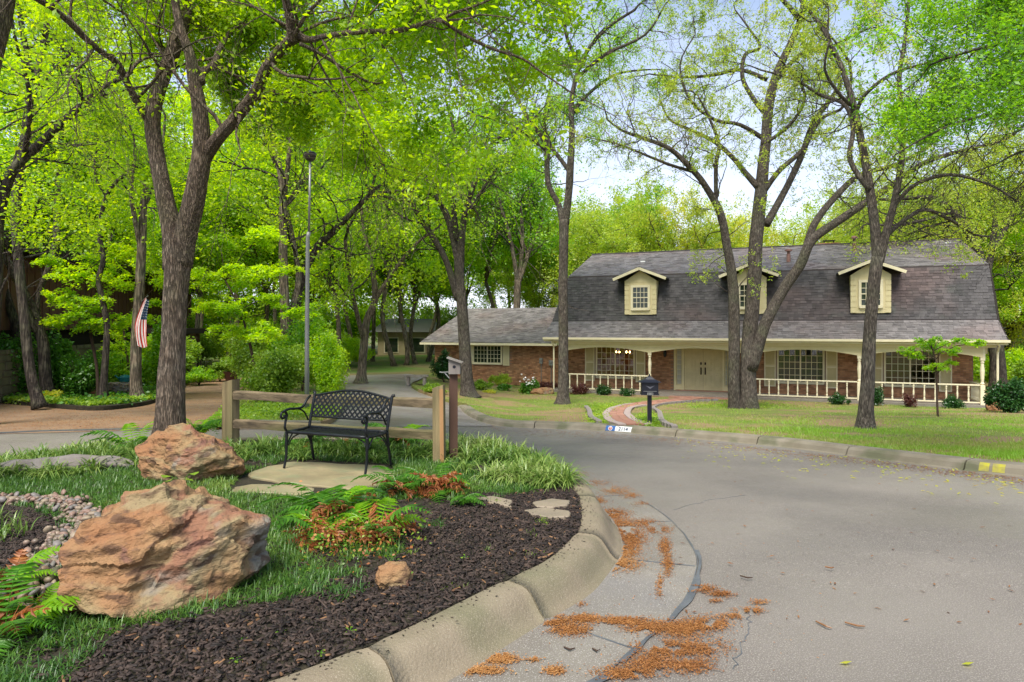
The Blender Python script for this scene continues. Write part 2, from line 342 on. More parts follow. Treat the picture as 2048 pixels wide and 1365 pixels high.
sheet('road', [(-30, -8), (22, -8), (22, 4), (12, 14), (4, 18), (-3, 21), (-9, 15.5), (-14, 14), (-30, 14)], lambda x, y: R(x, y), M['asphalt'], 1.0)
# left litter-covered drive and the house drive
drive2 = [leftline[0], leftline[2], leftline[3], G(700, 852), G(690, 842), G(690, 800), G(560, 757), G(500, 752), G(372, 754), (-24, 40), (-32, 34), (-32, 13.5), (-16, 13.2)]
drive2 = [(-30, 13.3), leftline[0], leftline[2], leftline[3], (-4.8, 15.3), G(520, 790), G(530, 757), G(370, 750), (-40, 42), (-40, 13)]
sheet('litter_drive', drive2, lambda x, y: R(x, y)+.008, M['litterdrive'], 1.0)
drive = [G(655, 858), G(985, 853), G(940, 828), G(905, 806), G(869, 793), G(833, 780), G(819, 771), G(826, 765), G(842, 759), G(850, 752), G(780, 749), G(690, 752), G(678, 760), G(690, 790), G(660, 830)]
sheet('driveway', drive, lambda x, y: R(x, y)+.012, M['drive'], .8)
# concrete seam strip between road and left drive
g = MB(); lp = smoothpoly([G(-60, 869), G(0, 868), G(80, 864), G(170, 862), G(250, 860), G(400, 858)], 5, False)
for a, b in zip(lp[:-1], lp[1:]): g.bar((*a, float(R(*a))+.012), (*b, float(R(*b))+.012), .10, .03)
obj('drive_joint', g, M['tar'], kind='structure')

lh = lambda x, y: R(x, y)+.13+nz(x, y, .7, .02)
kl = np.array(smoothpoly([G(917, 812), G(930, 828)]+[tuple(p) for p in kerbline], 5, False))
cs = np.concatenate([[0], np.cumsum(np.linalg.norm(np.diff(kl, axis=0), axis=1))])
def at_k(s):
    i = min(max(np.searchsorted(cs, s, 'right')-1, 0), len(kl)-2); t = (s-cs[i])/(cs[i+1]-cs[i]); p = kl[i]*(1-t)+kl[i+1]*t
    a = kl[max(i-1, 0)]; b = kl[min(i+2, len(kl)-1)]; d = (b-a)/np.linalg.norm(b-a); return p, np.array((-d[1], d[0]))
lawnpoly = [at_k(q)[0]+at_k(q)[1]*.31 for q in np.arange(0, cs[-1]-.2, .5)]+[(60, -1), (60, 66), (-3.5, 62), G(852, 752, .1), G(846, 761, .1), G(823, 772, .1), G(838, 781, .1), G(869, 792, .1), G(902, 803, .1)]
LAWN = [tuple(p) for p in lawnpoly]
sheet('lawn', LAWN, lh, M['lawn'], 1.1, .14)
# grass strip between the two drives
strip = [G(425, 842, .1), G(540, 845, .1), G(640, 845, .1), G(672, 834, .1), G(686, 815, .1), G(692, 790, .1), G(684, 764, .1), G(640, 752, .1), G(520, 757, .1), G(490, 790, .1), G(440, 822, .1)]
STRIP = strip
sheet('grass_strip', smoothpoly(strip, 3), lambda x, y: R(x, y)+.12, M['lawn'], .8, .14)
ivyp = smoothpoly([G(-120, 795, .1), G(0, 801, .1), G(80, 808, .1), G(183, 815, .1), G(256, 810, .1), G(310, 800, .1), G(362, 776, .1), G(376, 758, .1), G(380, 744, .1), (-32, 52), (-50, 50), (-40, 20)], 4)
IVY = [tuple(p) for p in ivyp]
sheet('planting_bed', IVY, lambda x, y: R(x, y)+.12, M['soil'], 1.0, .14)

# island bed: closed curve of the kerb's inner edge
isl = [(-8.2, 7.2), (-6.3, 8.05), (-5.6, 8.8), (-4.17, 9.5), (-2.3, 9.55), (-.80, 9.2), (.15, 8.3), (.55, 7.2), (.64, 6.3), (.58, 5.5), (.47, 5.1), (.24, 4.6), (-.04, 4.25), (-.45, 3.72), (-.75, 3.37), (-1.14, 3.02), (-1.9, 2.52), (-3.0, 2.05), (-4.6, 1.8), (-6.6, 2.1), (-8.3, 3.6), (-8.8, 5.5)]
ISL = [tuple(p) for p in smoothpoly(isl, 8)]
bedh = lambda x, y: nz(x, y, 1.9, .018)-.004
BED = sheet('island_bed', ISL, bedh, M['soil'], .16, .3)
# kerb swept round the island, cast in sections
A = np.array(ISL); seg = np.linalg.norm(np.roll(A, -1, 0)-A, axis=1); cum = np.concatenate([[0], np.cumsum(seg)]); TOT = cum[-1]
AA = np.vstack([A, A[:1]])
def on_isl(s):
    s = s % TOT; i = min(np.searchsorted(cum, s, 'right')-1, len(A)-1); t = (s-cum[i])/seg[i]
    p = AA[i]*(1-t)+AA[i+1]*t
    e = .12; 
    def q(s_):
        s_ = s_ % TOT; k = min(np.searchsorted(cum, s_, 'right')-1, len(A)-1); u = (s_-cum[k])/seg[k]; return AA[k]*(1-u)+AA[k+1]*u
    d = q(s+e)-q(s-e); d /= np.linalg.norm(d); return p, np.array((-d[1], d[0]))
prof = [(0, -.06), (0, .0), (.02, .012), (.13, .010), (.17, -.002), (.205, -.028), (.24, -.075), (.275, -.125), (.31, -.158), (.36, -.172), (.40, -.20)]
def s_of(x, y):
    return cum[np.argmin(np.hypot(A[:, 0]-x, A[:, 1]-y))]
base = MB()
kerb = obj('kerb', MB().box(-4.2, -4.1, 5, 5.1, -.4, -.3), M['kerb'], kind='structure')
j0 = s_of(-.04, 4.25); nsec = 24; L_ = TOT/nsec
for i in range(nsec):
    g = MB(); a, b = j0+i*L_+.006, j0+(i+1)*L_-.006; n = 12; rows = []
    for k in range(n+1):
        s = a+(b-a)*k/n; p, nn = on_isl(s)
        kk = .012 if k in (0, n) else 0
        row = []
        for o_, z in prof:
            q = p+nn*(o_)
            f = min(1, max(0, (o_-.17)/.19)); zr = float(R(*q))
            zz = z if o_ <= .17 else z+(zr+.17)*f
            row.append((q[0], q[1], zz-kk+.004*noise.noise(Vector((q[0]*2, q[1]*2, z*4)))))
        rows.append(row)
    V = [p for r in rows for p in r]; w = len(prof)
    F_ = [(r*w+c, r*w+c+1, (r+1)*w+c+1, (r+1)*w+c) for r in range(n) for c in range(w-1)]
    F_ += [tuple(range(w)), tuple(n*w+c for c in range(w))[::-1]]
    g.add(V, F_); o = obj('kerb_section', g, M['kerb'], kerb)
    for p_ in o.data.polygons: p_.use_smooth = len(p_.vertices) == 4
def sweep(name, o0, o1, dz, m, s0, s1, step=.15, wob=0, kind='structure'):
    g = MB(); V = []; n = max(2, int((s1-s0)/step))
    for k in range(n+1):
        s = s0+(s1-s0)*k/n; p, nn = on_isl(s)
        wo_ = wob*(noise.noise(Vector((s*1.3, 0, 3)))+.5*noise.noise(Vector((s*5, 2, 3)))); w2 = wob*(noise.noise(Vector((s*2.1, 7, 3)))+.4*noise.noise(Vector((s*6, 2, 9))))
        for o_ in (o0+wo_, o1+wo_+w2):
            q = p+nn*o_; V.append((q[0], q[1], float(R(*q))+dz))
    g.add(V, [(2*k, 2*k+1, 2*k+3, 2*k+2) for k in range(n)]); return obj(name, g, m, kind=kind)
sA, sB = s_of(.15, 8.3), s_of(-4.6, 1.8)
sweep('gutter_pan', .34, .93, .005, M['pan'], sA, sB)
for a_, b_, w_ in ((.55, .35, .02), (.42, .50, .035), (.30, .60, .05)): pass
sweep('tar_seam', .925, .937, .009, M['tar'], s_of(.55, 7.2), s_of(-1.9, 2.52), .06, .012)
sweep('tar_patch', .93, .965, .010, M['tar'], s_of(.58, 5.5), s_of(-.04, 4.25)+.2, .05, .03)
sweep('tar_patch', .89, .96, .011, M['tar'], s_of(-.45, 3.72)-.35, s_of(-.75, 3.37)-.05, .05, .05)
# narrow seams across the gutter pan
g = MB()
for i in range(nsec):
    s = j0+i*L_
    p, nn = on_isl(s)
    if sA < s % TOT < sB:
        q, r = p+nn*.36, p+nn*.92; g.bar((*q, float(R(*q))+.006), (*r, float(R(*r))+.006), .012, .004)
obj('pan_joint', g, M['tar'], kind='structure')

g = MB(); rc = random.Random(3)
for pts in ([(1470, 1340), (1480, 1290), (1500, 1255), (1490, 1210)], [(1350, 1020), (1420, 1000), (1500, 990)], [(1240, 1365), (1262, 1330), (1250, 1290)]):
    pp = [np.array(G(*p)) for p in pts]; q = []
    for a, b in zip(pp[:-1], pp[1:]):
        for k in range(8): t = k/8; q.append(a+(b-a)*t+np.array((rc.uniform(-.02, .02), rc.uniform(-.02, .02))))
    for a, b in zip(q[:-1], q[1:]): g.bar((*a, float(R(*a))+.001), (*b, float(R(*b))+.001), rc.uniform(.003, .007), .003)
obj('road_crack', g, M['tar'], kind='structure')
# kerb on the house side, cast in sections; front face towards the road
fk = obj('far_kerb', MB().box(6, 6.1, 14, 14.1, -1.2, -1.1), M['farkerb'], kind='structure')
for i in range(int(cs[-1]/1.9)):
    a, b = i*1.9+.012, (i+1)*1.9-.012; V = []; n = 6; pr = [(-.06, -.02), (0, .02), (.03, .10), (.08, .145), (.30, .15), (.33, .10)]
    for k in range(n+1):
        p, nn = at_k(a+(b-a)*k/n); up = min(1, max(.25, (a+(b-a)*k/n)/2.2))
        for o_, z in pr: q = p+nn*o_; V.append((q[0], q[1], float(R(*p))+z*(up if z > 0 else 1)))
    w = len(pr); g = MB().add(V, [(r*w+c, (r+1)*w+c, (r+1)*w+c+1, r*w+c+1) for r in range(n) for c in range(w-1)]+[tuple(range(w))[::-1], tuple(n*w+c for c in range(w))])
    obj('kerb_section', g, M['farkerb'], fk)
def k_at_px(px):
    best = None
    for s in np.linspace(0, cs[-1]-.1, 1500):
        p, nn = at_k(s)
        if p[1] < 3: continue
        q = p[0]/p[1]*F+1024
        if best is None or abs(q-px) < best[0]: best = (abs(q-px), s)
    return best[1]
def kerb_panel(name, s0, s1, m, parent=None, dz=.004, zlo=.025, zhi=.135, n=6):
    g = MB(); V = []
    for k in range(n+1):
        p, nn = at_k(s0+(s1-s0)*k/n); z = float(R(*p))
        for o_, zz in ((.0, .02), (.03, .10), (.065, .135)):
            q = p+nn*(o_-dz); V.append((q[0], q[1], z+zz+dz*.4))
    g.add(V, [(3*k+c, 3*k+3+c, 3*k+4+c, 3*k+1+c) for k in range(n) for c in (0, 1)]); return g
s0, s1 = k_at_px(1210), k_at_px(1262); sm = s0+(s1-s0)*.37
num = thing('kerb_number', 'white 2114 number panel with blue emblem square painted on the kerb below the brick path', 'house number', (*at_k(s0)[0], float(R(*at_k(s0)[0]))))
obj('number_panel', kerb_panel('', sm, s1, M['white']), M['white'], num)
obj('emblem_panel', kerb_panel('', s0, sm, M['blue']), M['blue'], num)
def on_panel(s, h, dz):                        # point on the sloped kerb face
    p, nn = at_k(s); t = (h-.02)/.08
    q = p+nn*(.03*t-dz); return (q[0], q[1], float(R(*p))+h+dz*.3)
def text_mesh(body, size, bold=0):
    cu = bpy.data.curves.new('t', 'FONT'); cu.body = body; cu.size = size; cu.align_x = 'CENTER'; cu.align_y = 'CENTER'; cu.extrude = .0; cu.offset = bold; cu.resolution_u = 3
    o = bpy.data.objects.new('t', cu); COL.objects.link(o); dg = bpy.context.evaluated_depsgraph_get(); me = bpy.data.meshes.new_from_object(o.evaluated_get(dg))
    bpy.data.objects.remove(o); v = np.empty(len(me.vertices)*3); me.vertices.foreach_get('co', v); return v.reshape(-1, 3), [tuple(p.vertices) for p in me.polygons]
tv, tf = text_mesh('2114', .115, .002)
mid = (sm+s1)/2
o = obj('digits', MB().add([on_panel(mid+x*1.15, .078+y, .008) for x, y, z in tv], tf), M['navy'], num)
c = (s0+sm)/2
for r, m_, dz, nm in ((.05, 'white', .007, 'emblem_ring'), (.036, 'red', .0095, 'emblem_disc')):
    obj(nm, MB().add([on_panel(c+r*1.2*math.cos(a), .077+r*math.sin(a), dz) for a in np.linspace(0, 2*PI, 20, False)], [tuple(range(20))]), M[m_], num)
tv, tf = text_mesh('T', .05, .003); obj('emblem_letter', MB().add([on_panel(c+x*1.2, .077+y, .012) for x, y, z in tv], tf), M['white'], num)
for k, (a, b) in enumerate(((1958, 1978), (1984, 2010))):
    q = k_at_px(a), k_at_px(b)
    if k == 0: ym = thing('kerb_paint_mark', 'faded yellow paint marks on the kerb at the right edge of the road', 'paint mark', (*at_k(q[0])[0], float(R(*at_k(q[0])[0]))))
    obj('paint_stroke', kerb_panel('', *q, None), M['yellow'], ym)
# kerb with storm drain on the left strip
g1 = [G(427, 858), G(640, 858)]; a, b = np.array(g1[0]), np.array(g1[1]); za, zb = float(R(*a)), float(R(*b))
dk = thing('storm_drain_kerb', 'low concrete kerb with a dark storm drain opening beside the grass strip', 'kerb', (*a, za))
c1, c2 = a+(b-a)*.03, a+(b-a)*.16
obj('kerb_end', MB().bar((*a, za+.08), (*c1, za+.08), .3, .16), M['farkerb'], dk)
obj('drain_opening', MB().bar((*(c1+(0, .08)), za+.05), (*(c2+(0, .08)), za+.05), .12, .10), M['blackm'], dk)
obj('drain_lid', MB().bar((*c1, za+.135), (*c2, za+.135), .32, .06), M['farkerb'], dk)
obj('kerb_stone', MB().bar((*c2, za+.08), (*b, zb+.08), .3, .16), M['farkerb'], dk)

# ------------------------------------------------------------------ brick path with edging
rng = np.random.default_rng(5); random.seed(5)
_k = at_k(k_at_px(1256)); _e1 = at_k(k_at_px(1322)); _e2 = at_k(k_at_px(1181))
pc = smoothpoly([_k[0]+_k[1]*.34, G(1246, 845, .13), G(1236, 836, .13), G(1234, 828, .13), G(1248, 817, .13), G(1290, 810, .13), G(1340, 804, .13), G(1400, 797, .13)], 8, False)
pc = np.array(pc); pcs = np.concatenate([[0], np.cumsum(np.linalg.norm(np.diff(pc, axis=0), axis=1))])
walk = sheet('brick_path', [*(p+np.array((-.42, 0)) for p in pc[::4]), *(p+np.array((.42, 0)) for p in pc[::-4])], lambda x, y: R(x, y)+.155, M['soil'], .5, .05)
def at_w(s):
    i = min(max(np.searchsorted(pcs, s, 'right')-1, 0), len(pc)-2); t = (s-pcs[i])/(pcs[i+1]-pcs[i]); p = pc[i]*(1-t)+pc[i+1]*t
    d = pc[min(i+3, len(pc)-1)]-pc[max(i-2, 0)]; d = d/np.linalg.norm(d); return p, d, np.array((-d[1], d[0]))
bm_e = bpy.data.meshes.new('brick'); g = MB().box(-.105, .105, -.052, .052, -.03, .03); bm_e.from_pydata(g.v, [], g.f); bm_e.materials.append(M['walk2'])
bm_c = bpy.data.meshes.new('brick'); bm_c.from_pydata(g.v, [], g.f); bm_c.materials.append(M['walk'])
far = MB(); nb = 0; s = .1
while s < pcs[-1]-.1:
    p, d, n_ = at_w(s); ang = math.atan2(n_[1], n_[0])
    for o_ in (-.33, -.105, .11, .33):
        q = p+n_*(o_+.0); z = float(R(*q))+.168+random.uniform(-.004, .004)
        if nb < 270 and (abs(o_) > .2 or q[1] < 19): inst(bm_e if abs(o_) > .2 else bm_c, 'brick', walk, (*q, z), (0, 0, ang+random.uniform(-.04, .04))); nb += 1
        else:
            c_, s_ = math.cos(ang), math.sin(ang); far.add([(q[0]+c_*x-s_*y, q[1]+s_*x+c_*y, z+w) for x, y, w in g.v], g.f)
    s += .112
obj('far_bricks', far, M['walk'], walk, kind='stuff')
blk = bpy.data.meshes.new('edging_block'); g = MB().box(-.14, .14, -.07, .07, -.06, .05); blk.from_pydata(g.v, [], g.f); blk.materials.append(M['edging'])
for pts, lab in (([tuple(_e1[0]+_e1[1]*.5), G(1324, 846, .13), G(1318, 828, .13), G(1306, 818, .13), G(1325, 811, .13), G(1380, 805, .13), G(1440, 802, .13)], 'curved row of grey edging blocks right of the mailbox'),
                 ([tuple(_e2[0]+_e2[1]*.5), G(1182, 838, .13), G(1178, 824, .13), G(1172, 816, .13)], 'short curved row of grey edging blocks left of the brick path')):
    e = thing('path_edging', lab, 'edging', (*pts[0], float(R(*pts[0]))+.13)); w0 = wloc(e); pp = smoothpoly(pts, 12, False); last = None
    for i, p in enumerate(pp):
        if last is not None and np.linalg.norm(p-last) < .29: continue
        d = pp[min(i+1, len(pp)-1)]-pp[max(i-1, 0)]; last = p
        inst(blk, 'edging_block', e, (p[0]-w0[0], p[1]-w0[1], float(R(*p))+.17-w0[2]), (0, random.uniform(-.03, .03), math.atan2(d[1], d[0])+random.uniform(-.05, .05)))

# ------------------------------------------------------------------ leaf and tree builders
def unit(v): return v/(np.linalg.norm(v, axis=-1, keepdims=True)+1e-9)
def leafverts(c, size, rng, aspect=.55, up=.6, axis=None, fold=.25, tri=False):
    """rhombic leaves at points c; size = length (scalar or array)"""
    n = len(c); size = np.broadcast_to(np.asarray(size, float), (n,)) * rng.uniform(.65, 1.3, n)
    nrm = rng.normal(size=(n, 3)); nrm[:, 2] += up*2.2; nrm = unit(nrm)
    ax = rng.normal(size=(n, 3)) if axis is None else axis+rng.normal(size=(n, 3))*.45
    if axis is None: ax[:, 2] -= .5
    ax = unit(ax-nrm*np.sum(ax*nrm, 1, keepdims=True)); sd = np.cross(nrm, ax)
    L = size[:, None]; w = L*aspect/2; f = nrm*w*fold
    a = c; b = c+ax*L*.45+sd*w+f; d = c+ax*L*.45-sd*w+f; t = c+ax*L
    return (np.stack([a, b, t], 1) if tri else np.stack([a, b, t, d], 1)).reshape(-1, 3)
def grow(p, d, L, r, lev, pr, rng, out, tips):
    n = max(3, min(7, int(L/.22))); pts = [p]; dd = d.copy(); st = L/n
    for i in range(n):
        dd = dd+rng.normal(size=3)*pr['wig']; dd[2] += pr['lift'][lev]; dd = unit(dd); pts.append(pts[-1]+dd*st)
    pts = np.array(pts); rad = np.linspace(r, max(r*.35, .0018), n+1); out.append((pts, rad, lev))
    if lev >= pr['max']: tips.append(pts); return
    k = rng.poisson(pr['nc'][lev])+1
    for i in range(k):
        t = rng.uniform(.3, 1) if i else 1.0; f = t*n; j = min(int(f), n-1); q = pts[j]+(pts[j+1]-pts[j])*(f-j)
        tg = unit(pts[j+1]-pts[j]); rv = rng.normal(size=3); rv -= tg*rv.dot(tg); rv = unit(rv)
        grow(q, unit(tg*pr['fwd']+rv*rng.uniform(.5, 1.1)), L*rng.uniform(.42, .72), max(rad[j]*.6, .002), lev+1, pr, rng, out, tips)
    if pr.get('leafall'): tips.append(pts)
PR = dict(wig=.16, lift=[.02, .03, 0., -.03, -.04], nc=[3, 3, 3, 0], max=3, fwd=.9)
def sprout(limbs, pr, rng, sp=.5, L0=1.6, t0=.25, rmax=.5, out=None, tips=None, up=0.2, keep=None):
    out = [] if out is None else out; tips = [] if tips is None else tips
    for pts, rad in limbs:
        seg = np.linalg.norm(np.diff(pts, axis=0), axis=1); cum = np.concatenate([[0], np.cumsum(seg)]); s = cum[-1]*t0
        while s < cum[-1]:
            i = min(np.searchsorted(cum, s, 'right')-1, len(seg)-1); f = (s-cum[i])/seg[i]; q = pts[i]+(pts[i+1]-pts[i])*f; r = rad[i]+(rad[i+1]-rad[i])*f
            tg = unit(pts[i+1]-pts[i]); rv = rng.normal(size=3); rv[2] += up; rv -= tg*rv.dot(tg)*.9; rv = unit(rv)
            L = L0*rng.uniform(.6, 1.25)
            if keep is None or keep(q+rv*L*.6):
                grow(q, unit(tg*.5+rv), L, min(r*rmax, L*.018), 0, pr, rng, out, tips)
            s += sp*rng.uniform(.5, 1.5)
        grow(pts[-1], unit(pts[-1]-pts[-2]), L0*.7, rad[-1], 0, pr, rng, out, tips)
    return out, tips
def tipleaves(tips, n, sig, rng, t0=.1):
    T = []; 
    for pts in tips:
        k = rng.poisson(n)
        if k == 0: continue
        t = rng.uniform(t0, 1, k)*(len(pts)-1); j = np.minimum(t.astype(int), len(pts)-2); T.append(pts[j]+(pts[j+1]-pts[j])*(t-j)[:, None]+rng.normal(size=(k, 3))*sig)
    return np.concatenate(T) if T else np.zeros((0, 3))
def limb(px, d, drift=0, sub=4):
    """photo polyline (x, y, width px) at distance d, drifting in depth along its length"""
    n = len(px); P3 = []
    for i, (x, y, w) in enumerate(px):
        dd = d+drift*(i/(n-1)); P3.append((*P(x, y, dd), w*.41/F*dd))
    sm = np.array(smoothpoly(P3, sub, False)); return sm[:, :3], np.maximum(sm[:, 3], .002)
def ridges(amp=.06, k=9):
    def f(pts, an):
        z = pts[:, 2:3]; a = an[None, :]
        return 1+amp*(np.sin(a*k+z*2.2)+.6*np.sin(a*(k*2+1)-z*3.7+1.3))+amp*.5*np.sin(z*31+a*5)
    return f
CR = []
def thin(lp, d, rg, front=.3, gap=.25, lim=None):
    """airy crown: fewer leaves on the street side of the limbs, none below the browse line lim(px)"""
    px = lp[:, 0]/np.maximum(lp[:, 1], .5)*F+1024; py = HZ-(lp[:, 2]-CZ)*F/np.maximum(lp[:, 1], .5)
    dd = d(px) if callable(d) else d; k = (lp[:, 1] > dd-gap)|(rg.random(len(lp)) < front)
    if lim: xs_, ys_ = zip(*lim); k &= py < np.interp(px, xs_, ys_)+rg.normal(size=len(lp))*12
    return lp[k]
def tree(name, label, cat, base, wood, twigs, bark_m, leafpts, leafsz, leaf_m, rng, k=10, group=None, amp=.04, aspect=.55, up=.6, extra=None, tri=False):
    t = thing(name, label, cat, base, 0, group); g = MB()
    for pts, rad in wood: g.tube(pts, rad, k if rad[0] > .03 else 6, jit=ridges(amp) if k > 12 and rad[0] > .04 else None)
    obj('trunk', g, bark_m, t, smooth=True)
    if twigs:
        g = MB()
        for pts, rad, lev in twigs: g.tube(pts, rad, 5 if rad[0] > .012 else 3, cap=False)
        obj('branches', g, bark_m if extra is None else extra, t, smooth=True, kind='stuff')
    if leafpts is not None and len(leafpts):
        v = leafverts(leafpts-wloc(t), leafsz, rng, aspect, up, tri=tri)
        o = obj('crown', rawmesh('crown', v, 3 if tri else 4), leaf_m, t)
    CR.append((name, len(leafpts) if leafpts is not None else 0)); return t
def flare(limbs):                             # root flare on the first limb
    pts, rad = limbs[0]; z0 = pts[0][2]; rad = rad*(1+.45*np.exp(-(pts[:, 2]-z0)/.18)); limbs[0] = (pts, rad); return limbs

# ------------------------------------------------------------------ main house, local axes: x along the front, y back, z up from porch floor
HO = np.array((1.67, 32.8, -1.47)); HA = math.atan2(-.3696, .929)
H = thing('brick_house', 'long red brick house with dark gambrel roof, three dormers and cream front porch', 'house', HO, HA)
def uw(px, py, v):
    k = (px-1024)/F; ox, oy = HO[0]+v*.3696, HO[1]+v*.929; u = (k*oy-ox)/(.929+k*.3696); y = oy-u*.3696
    return u, CZ+(HZ-py)/F*y-HO[2]
rng = np.random.default_rng(11); random.seed(11)
hb = lambda name, g, m, par=None, **k: obj(name, g, m, par or H, local=True, **k)
def brickwall(name, u0, u1, w0, w1, v, holes, par):
    g = MB().box(u0, u1, v+.012, v+.2, w0, w1); hb('wall', g, M['mortar'], par); b = MB(); r = 0; w = w0+.01
    while w < w1-.06:
        u = u0+(-.105 if r % 2 else 0)
        while u < u1:
            a, c = max(u, u0), min(u+.205, u1)
            if c-a > .04 and not any(h[0] < c-.01 and a+.01 < h[1] and h[2] < w+.06 and w+.005 < h[3] for h in holes):
                b.box(a, c, v-random.uniform(0, .006), v+.012, w, w+.066, False)
            u += .216
        w += .077; r += 1
    hb(name, b, M['brick'], par, kind='stuff')
wins = [(2.1, 4.15, .5, 2.2), (10.85, 12.88, .5, 2.2), (15.27, 17.31, .5, 2.2)]
holes = wins+[(6.05, 8.8, -.1, 2.4)]
# wall with true window openings: mortar pieces around them
g = MB(); us = [.55, 2.1, 4.15, 6.1, 8.75, 10.85, 12.88, 15.27, 17.31, 18.62]
for a, b, lo in ((.55, 2.1, -.1), (4.15, 6.1, -.1), (8.75, 10.85, -.1), (12.88, 15.27, -.1), (17.31, 18.62, -.1)): g.box(a, b, 2.012, 2.2, lo, 2.5)
for a, b in ((2.1, 4.15), (10.85, 12.88), (15.27, 17.31)): g.box(a+.001, b-.001, 2.014, 2.2, -.1, .5); g.box(a+.001, b-.001, 2.014, 2.2, 2.2, 2.5)
g.box(6.101, 8.749, 2.05, 2.2, -.1, 2.5)
hb('wall', g, M['mortar'])
b = MB(); w = .0; r = 0
while w < 2.44:
    u = .55-(.105 if r % 2 else 0)
    while u < 18.62:
        a, c = max(u, .55), min(u+.205, 18.62)
        if c-a > .04 and not any(h[0] < c-.01 and a+.01 < h[1] and h[2] < w+.06 and w+.005 < h[3] for h in holes): b.box(a, c, 2-random.uniform(0, .006), 2.012, w, w+.066, False)
        u += .216
    w += .077; r += 1
hb('bricks', b, M['brick'], kind='stuff')
hb('side_wall', MB().box(18.42, 18.62, 2.201, 12, -.1, 2.6).box(.55, .75, 2.201, 12, -.1, 2.6), M['brick'])
hb('porch_floor', MB().box(.3, 19.0, -.15, 2.1, -.16, 0), M['pan'])
hb('entry_step', MB().box(6.2, 8.9, -.7, -.152, -.25, -.07), M['walk'])
hb('porch_ceiling', MB().box(.3, 19.1, -.2, 2.2, 2.46, 2.5), M['trim'])
room = MB(); 
for a, b_ in ((1.2, 5.6), (10, 14), (14.2, 18.3)): room.add([(a, 2.21, 0), (b_, 2.21, 0), (b_, 5.5, 0), (a, 5.5, 0), (a, 2.21, 2.45), (b_, 2.21, 2.45), (b_, 5.5, 2.45), (a, 5.5, 2.45)], [(0, 1, 2, 3), (3, 2, 6, 7), (7, 6, 5, 4), (0, 3, 7, 4), (1, 5, 6, 2)])
hb('room', room, M['room'])
def paneMesh(w, h, m, name='pane'):
    g = MB().box(-w/2, w/2, -.004, .004, -h/2, h/2); me = bpy.data.meshes.new(name); me.from_pydata(g.v, [], g.f); me.materials.append(m); return me
def window(u0, u1, w0, w1, v, nx, ny, m, fw=.06, mull=False, par=None, sash=False):
    g = MB()
    g.box(u0-fw, u0, v-.04, v+.08, w0-fw, w1+fw).box(u1, u1+fw, v-.04, v+.08, w0-fw, w1+fw).box(u0, u1, v-.039, v+.08, w1, w1+fw).box(u0-fw*.6, u1+fw*.6, v-.08, v+.08, w0-fw-.02, w0)
    f = hb('window', g, M['trim'], par); dx = (u1-u0)/nx; dz = (w1-w0)/ny; t = .011; gr = MB()
    for i in range(1, nx):
        tt = .032 if (mull and i == nx//2) else t; gr.box(u0+i*dx-tt, u0+i*dx+tt, v-.012, v+.03, w0, w1)
    for j in range(1, ny):
        tt = .022 if (sash and j == ny//2) else t; gr.box(u0, u1, v-.010, v+.028, w0+j*dz-tt, w0+j*dz+tt)
    hb('window_grille', gr, M['trim'], f); me = paneMesh(dx-.004, dz-.004, m)
    for i in range(nx):
        for j in range(ny): inst(me, 'pane', f, (u0+(i+.5)*dx, v+.015, w0+(j+.5)*dz), (random.uniform(-.012, .012), 0, random.uniform(-.012, .012)))
    return f
def shutter(u0, u1, w0, w1, v):
    g = MB(); r = .055; g.box(u0, u0+r, v-.045, v-.002, w0, w1).box(u1-r, u1, v-.045, v-.002, w0, w1)
    for z in (w0, (w0+w1)/2-r/2, w1-r): g.box(u0+r, u1-r, v-.044, v-.003, z, z+r)
    s = hb('shutter', g, M['trim']); l = MB(); z = w0+r+.01
    while z < w1-r-.03:
        if abs(z-(w0+w1)/2) > .06: l.bar((u0+r, v-.022, z+.012), (u1-r, v-.022, z+.012), .034, .008, (0, -.6, 1))
        z += .045
    l.box(u0+r, u1-r, v-.012, v-.004, w0+r, w1-r); hb('louvres', l, M['cream'], s)
for (u0, u1, w0, w1), gm in zip(wins, (M['glass'], M['glass'], M['glass'])):
    window(u0+.08, u1-.08, w0+.08, w1-.1, 2.03, 8, 5, gm, .08, True)
    shutter(u0-.56, u0-.05, .33, 2.25, 1.99); shutter(u1+.05, u1+.53, .33, 2.25, 1.99)
hb('reflection_sheet', MB().add([(10.95+i*.06, 2.34+.03*(i % 2), z) for i in range(32) for z in (.5, 2.3)], [(2*i, 2*i+2, 2*i+3, 2*i+1) for i in range(31)]), mat('reflection_sheet', (.16, .17, .19), (.22, .22, .24), 2, .9))  # grey sheet added behind the middle window in place of a reflection
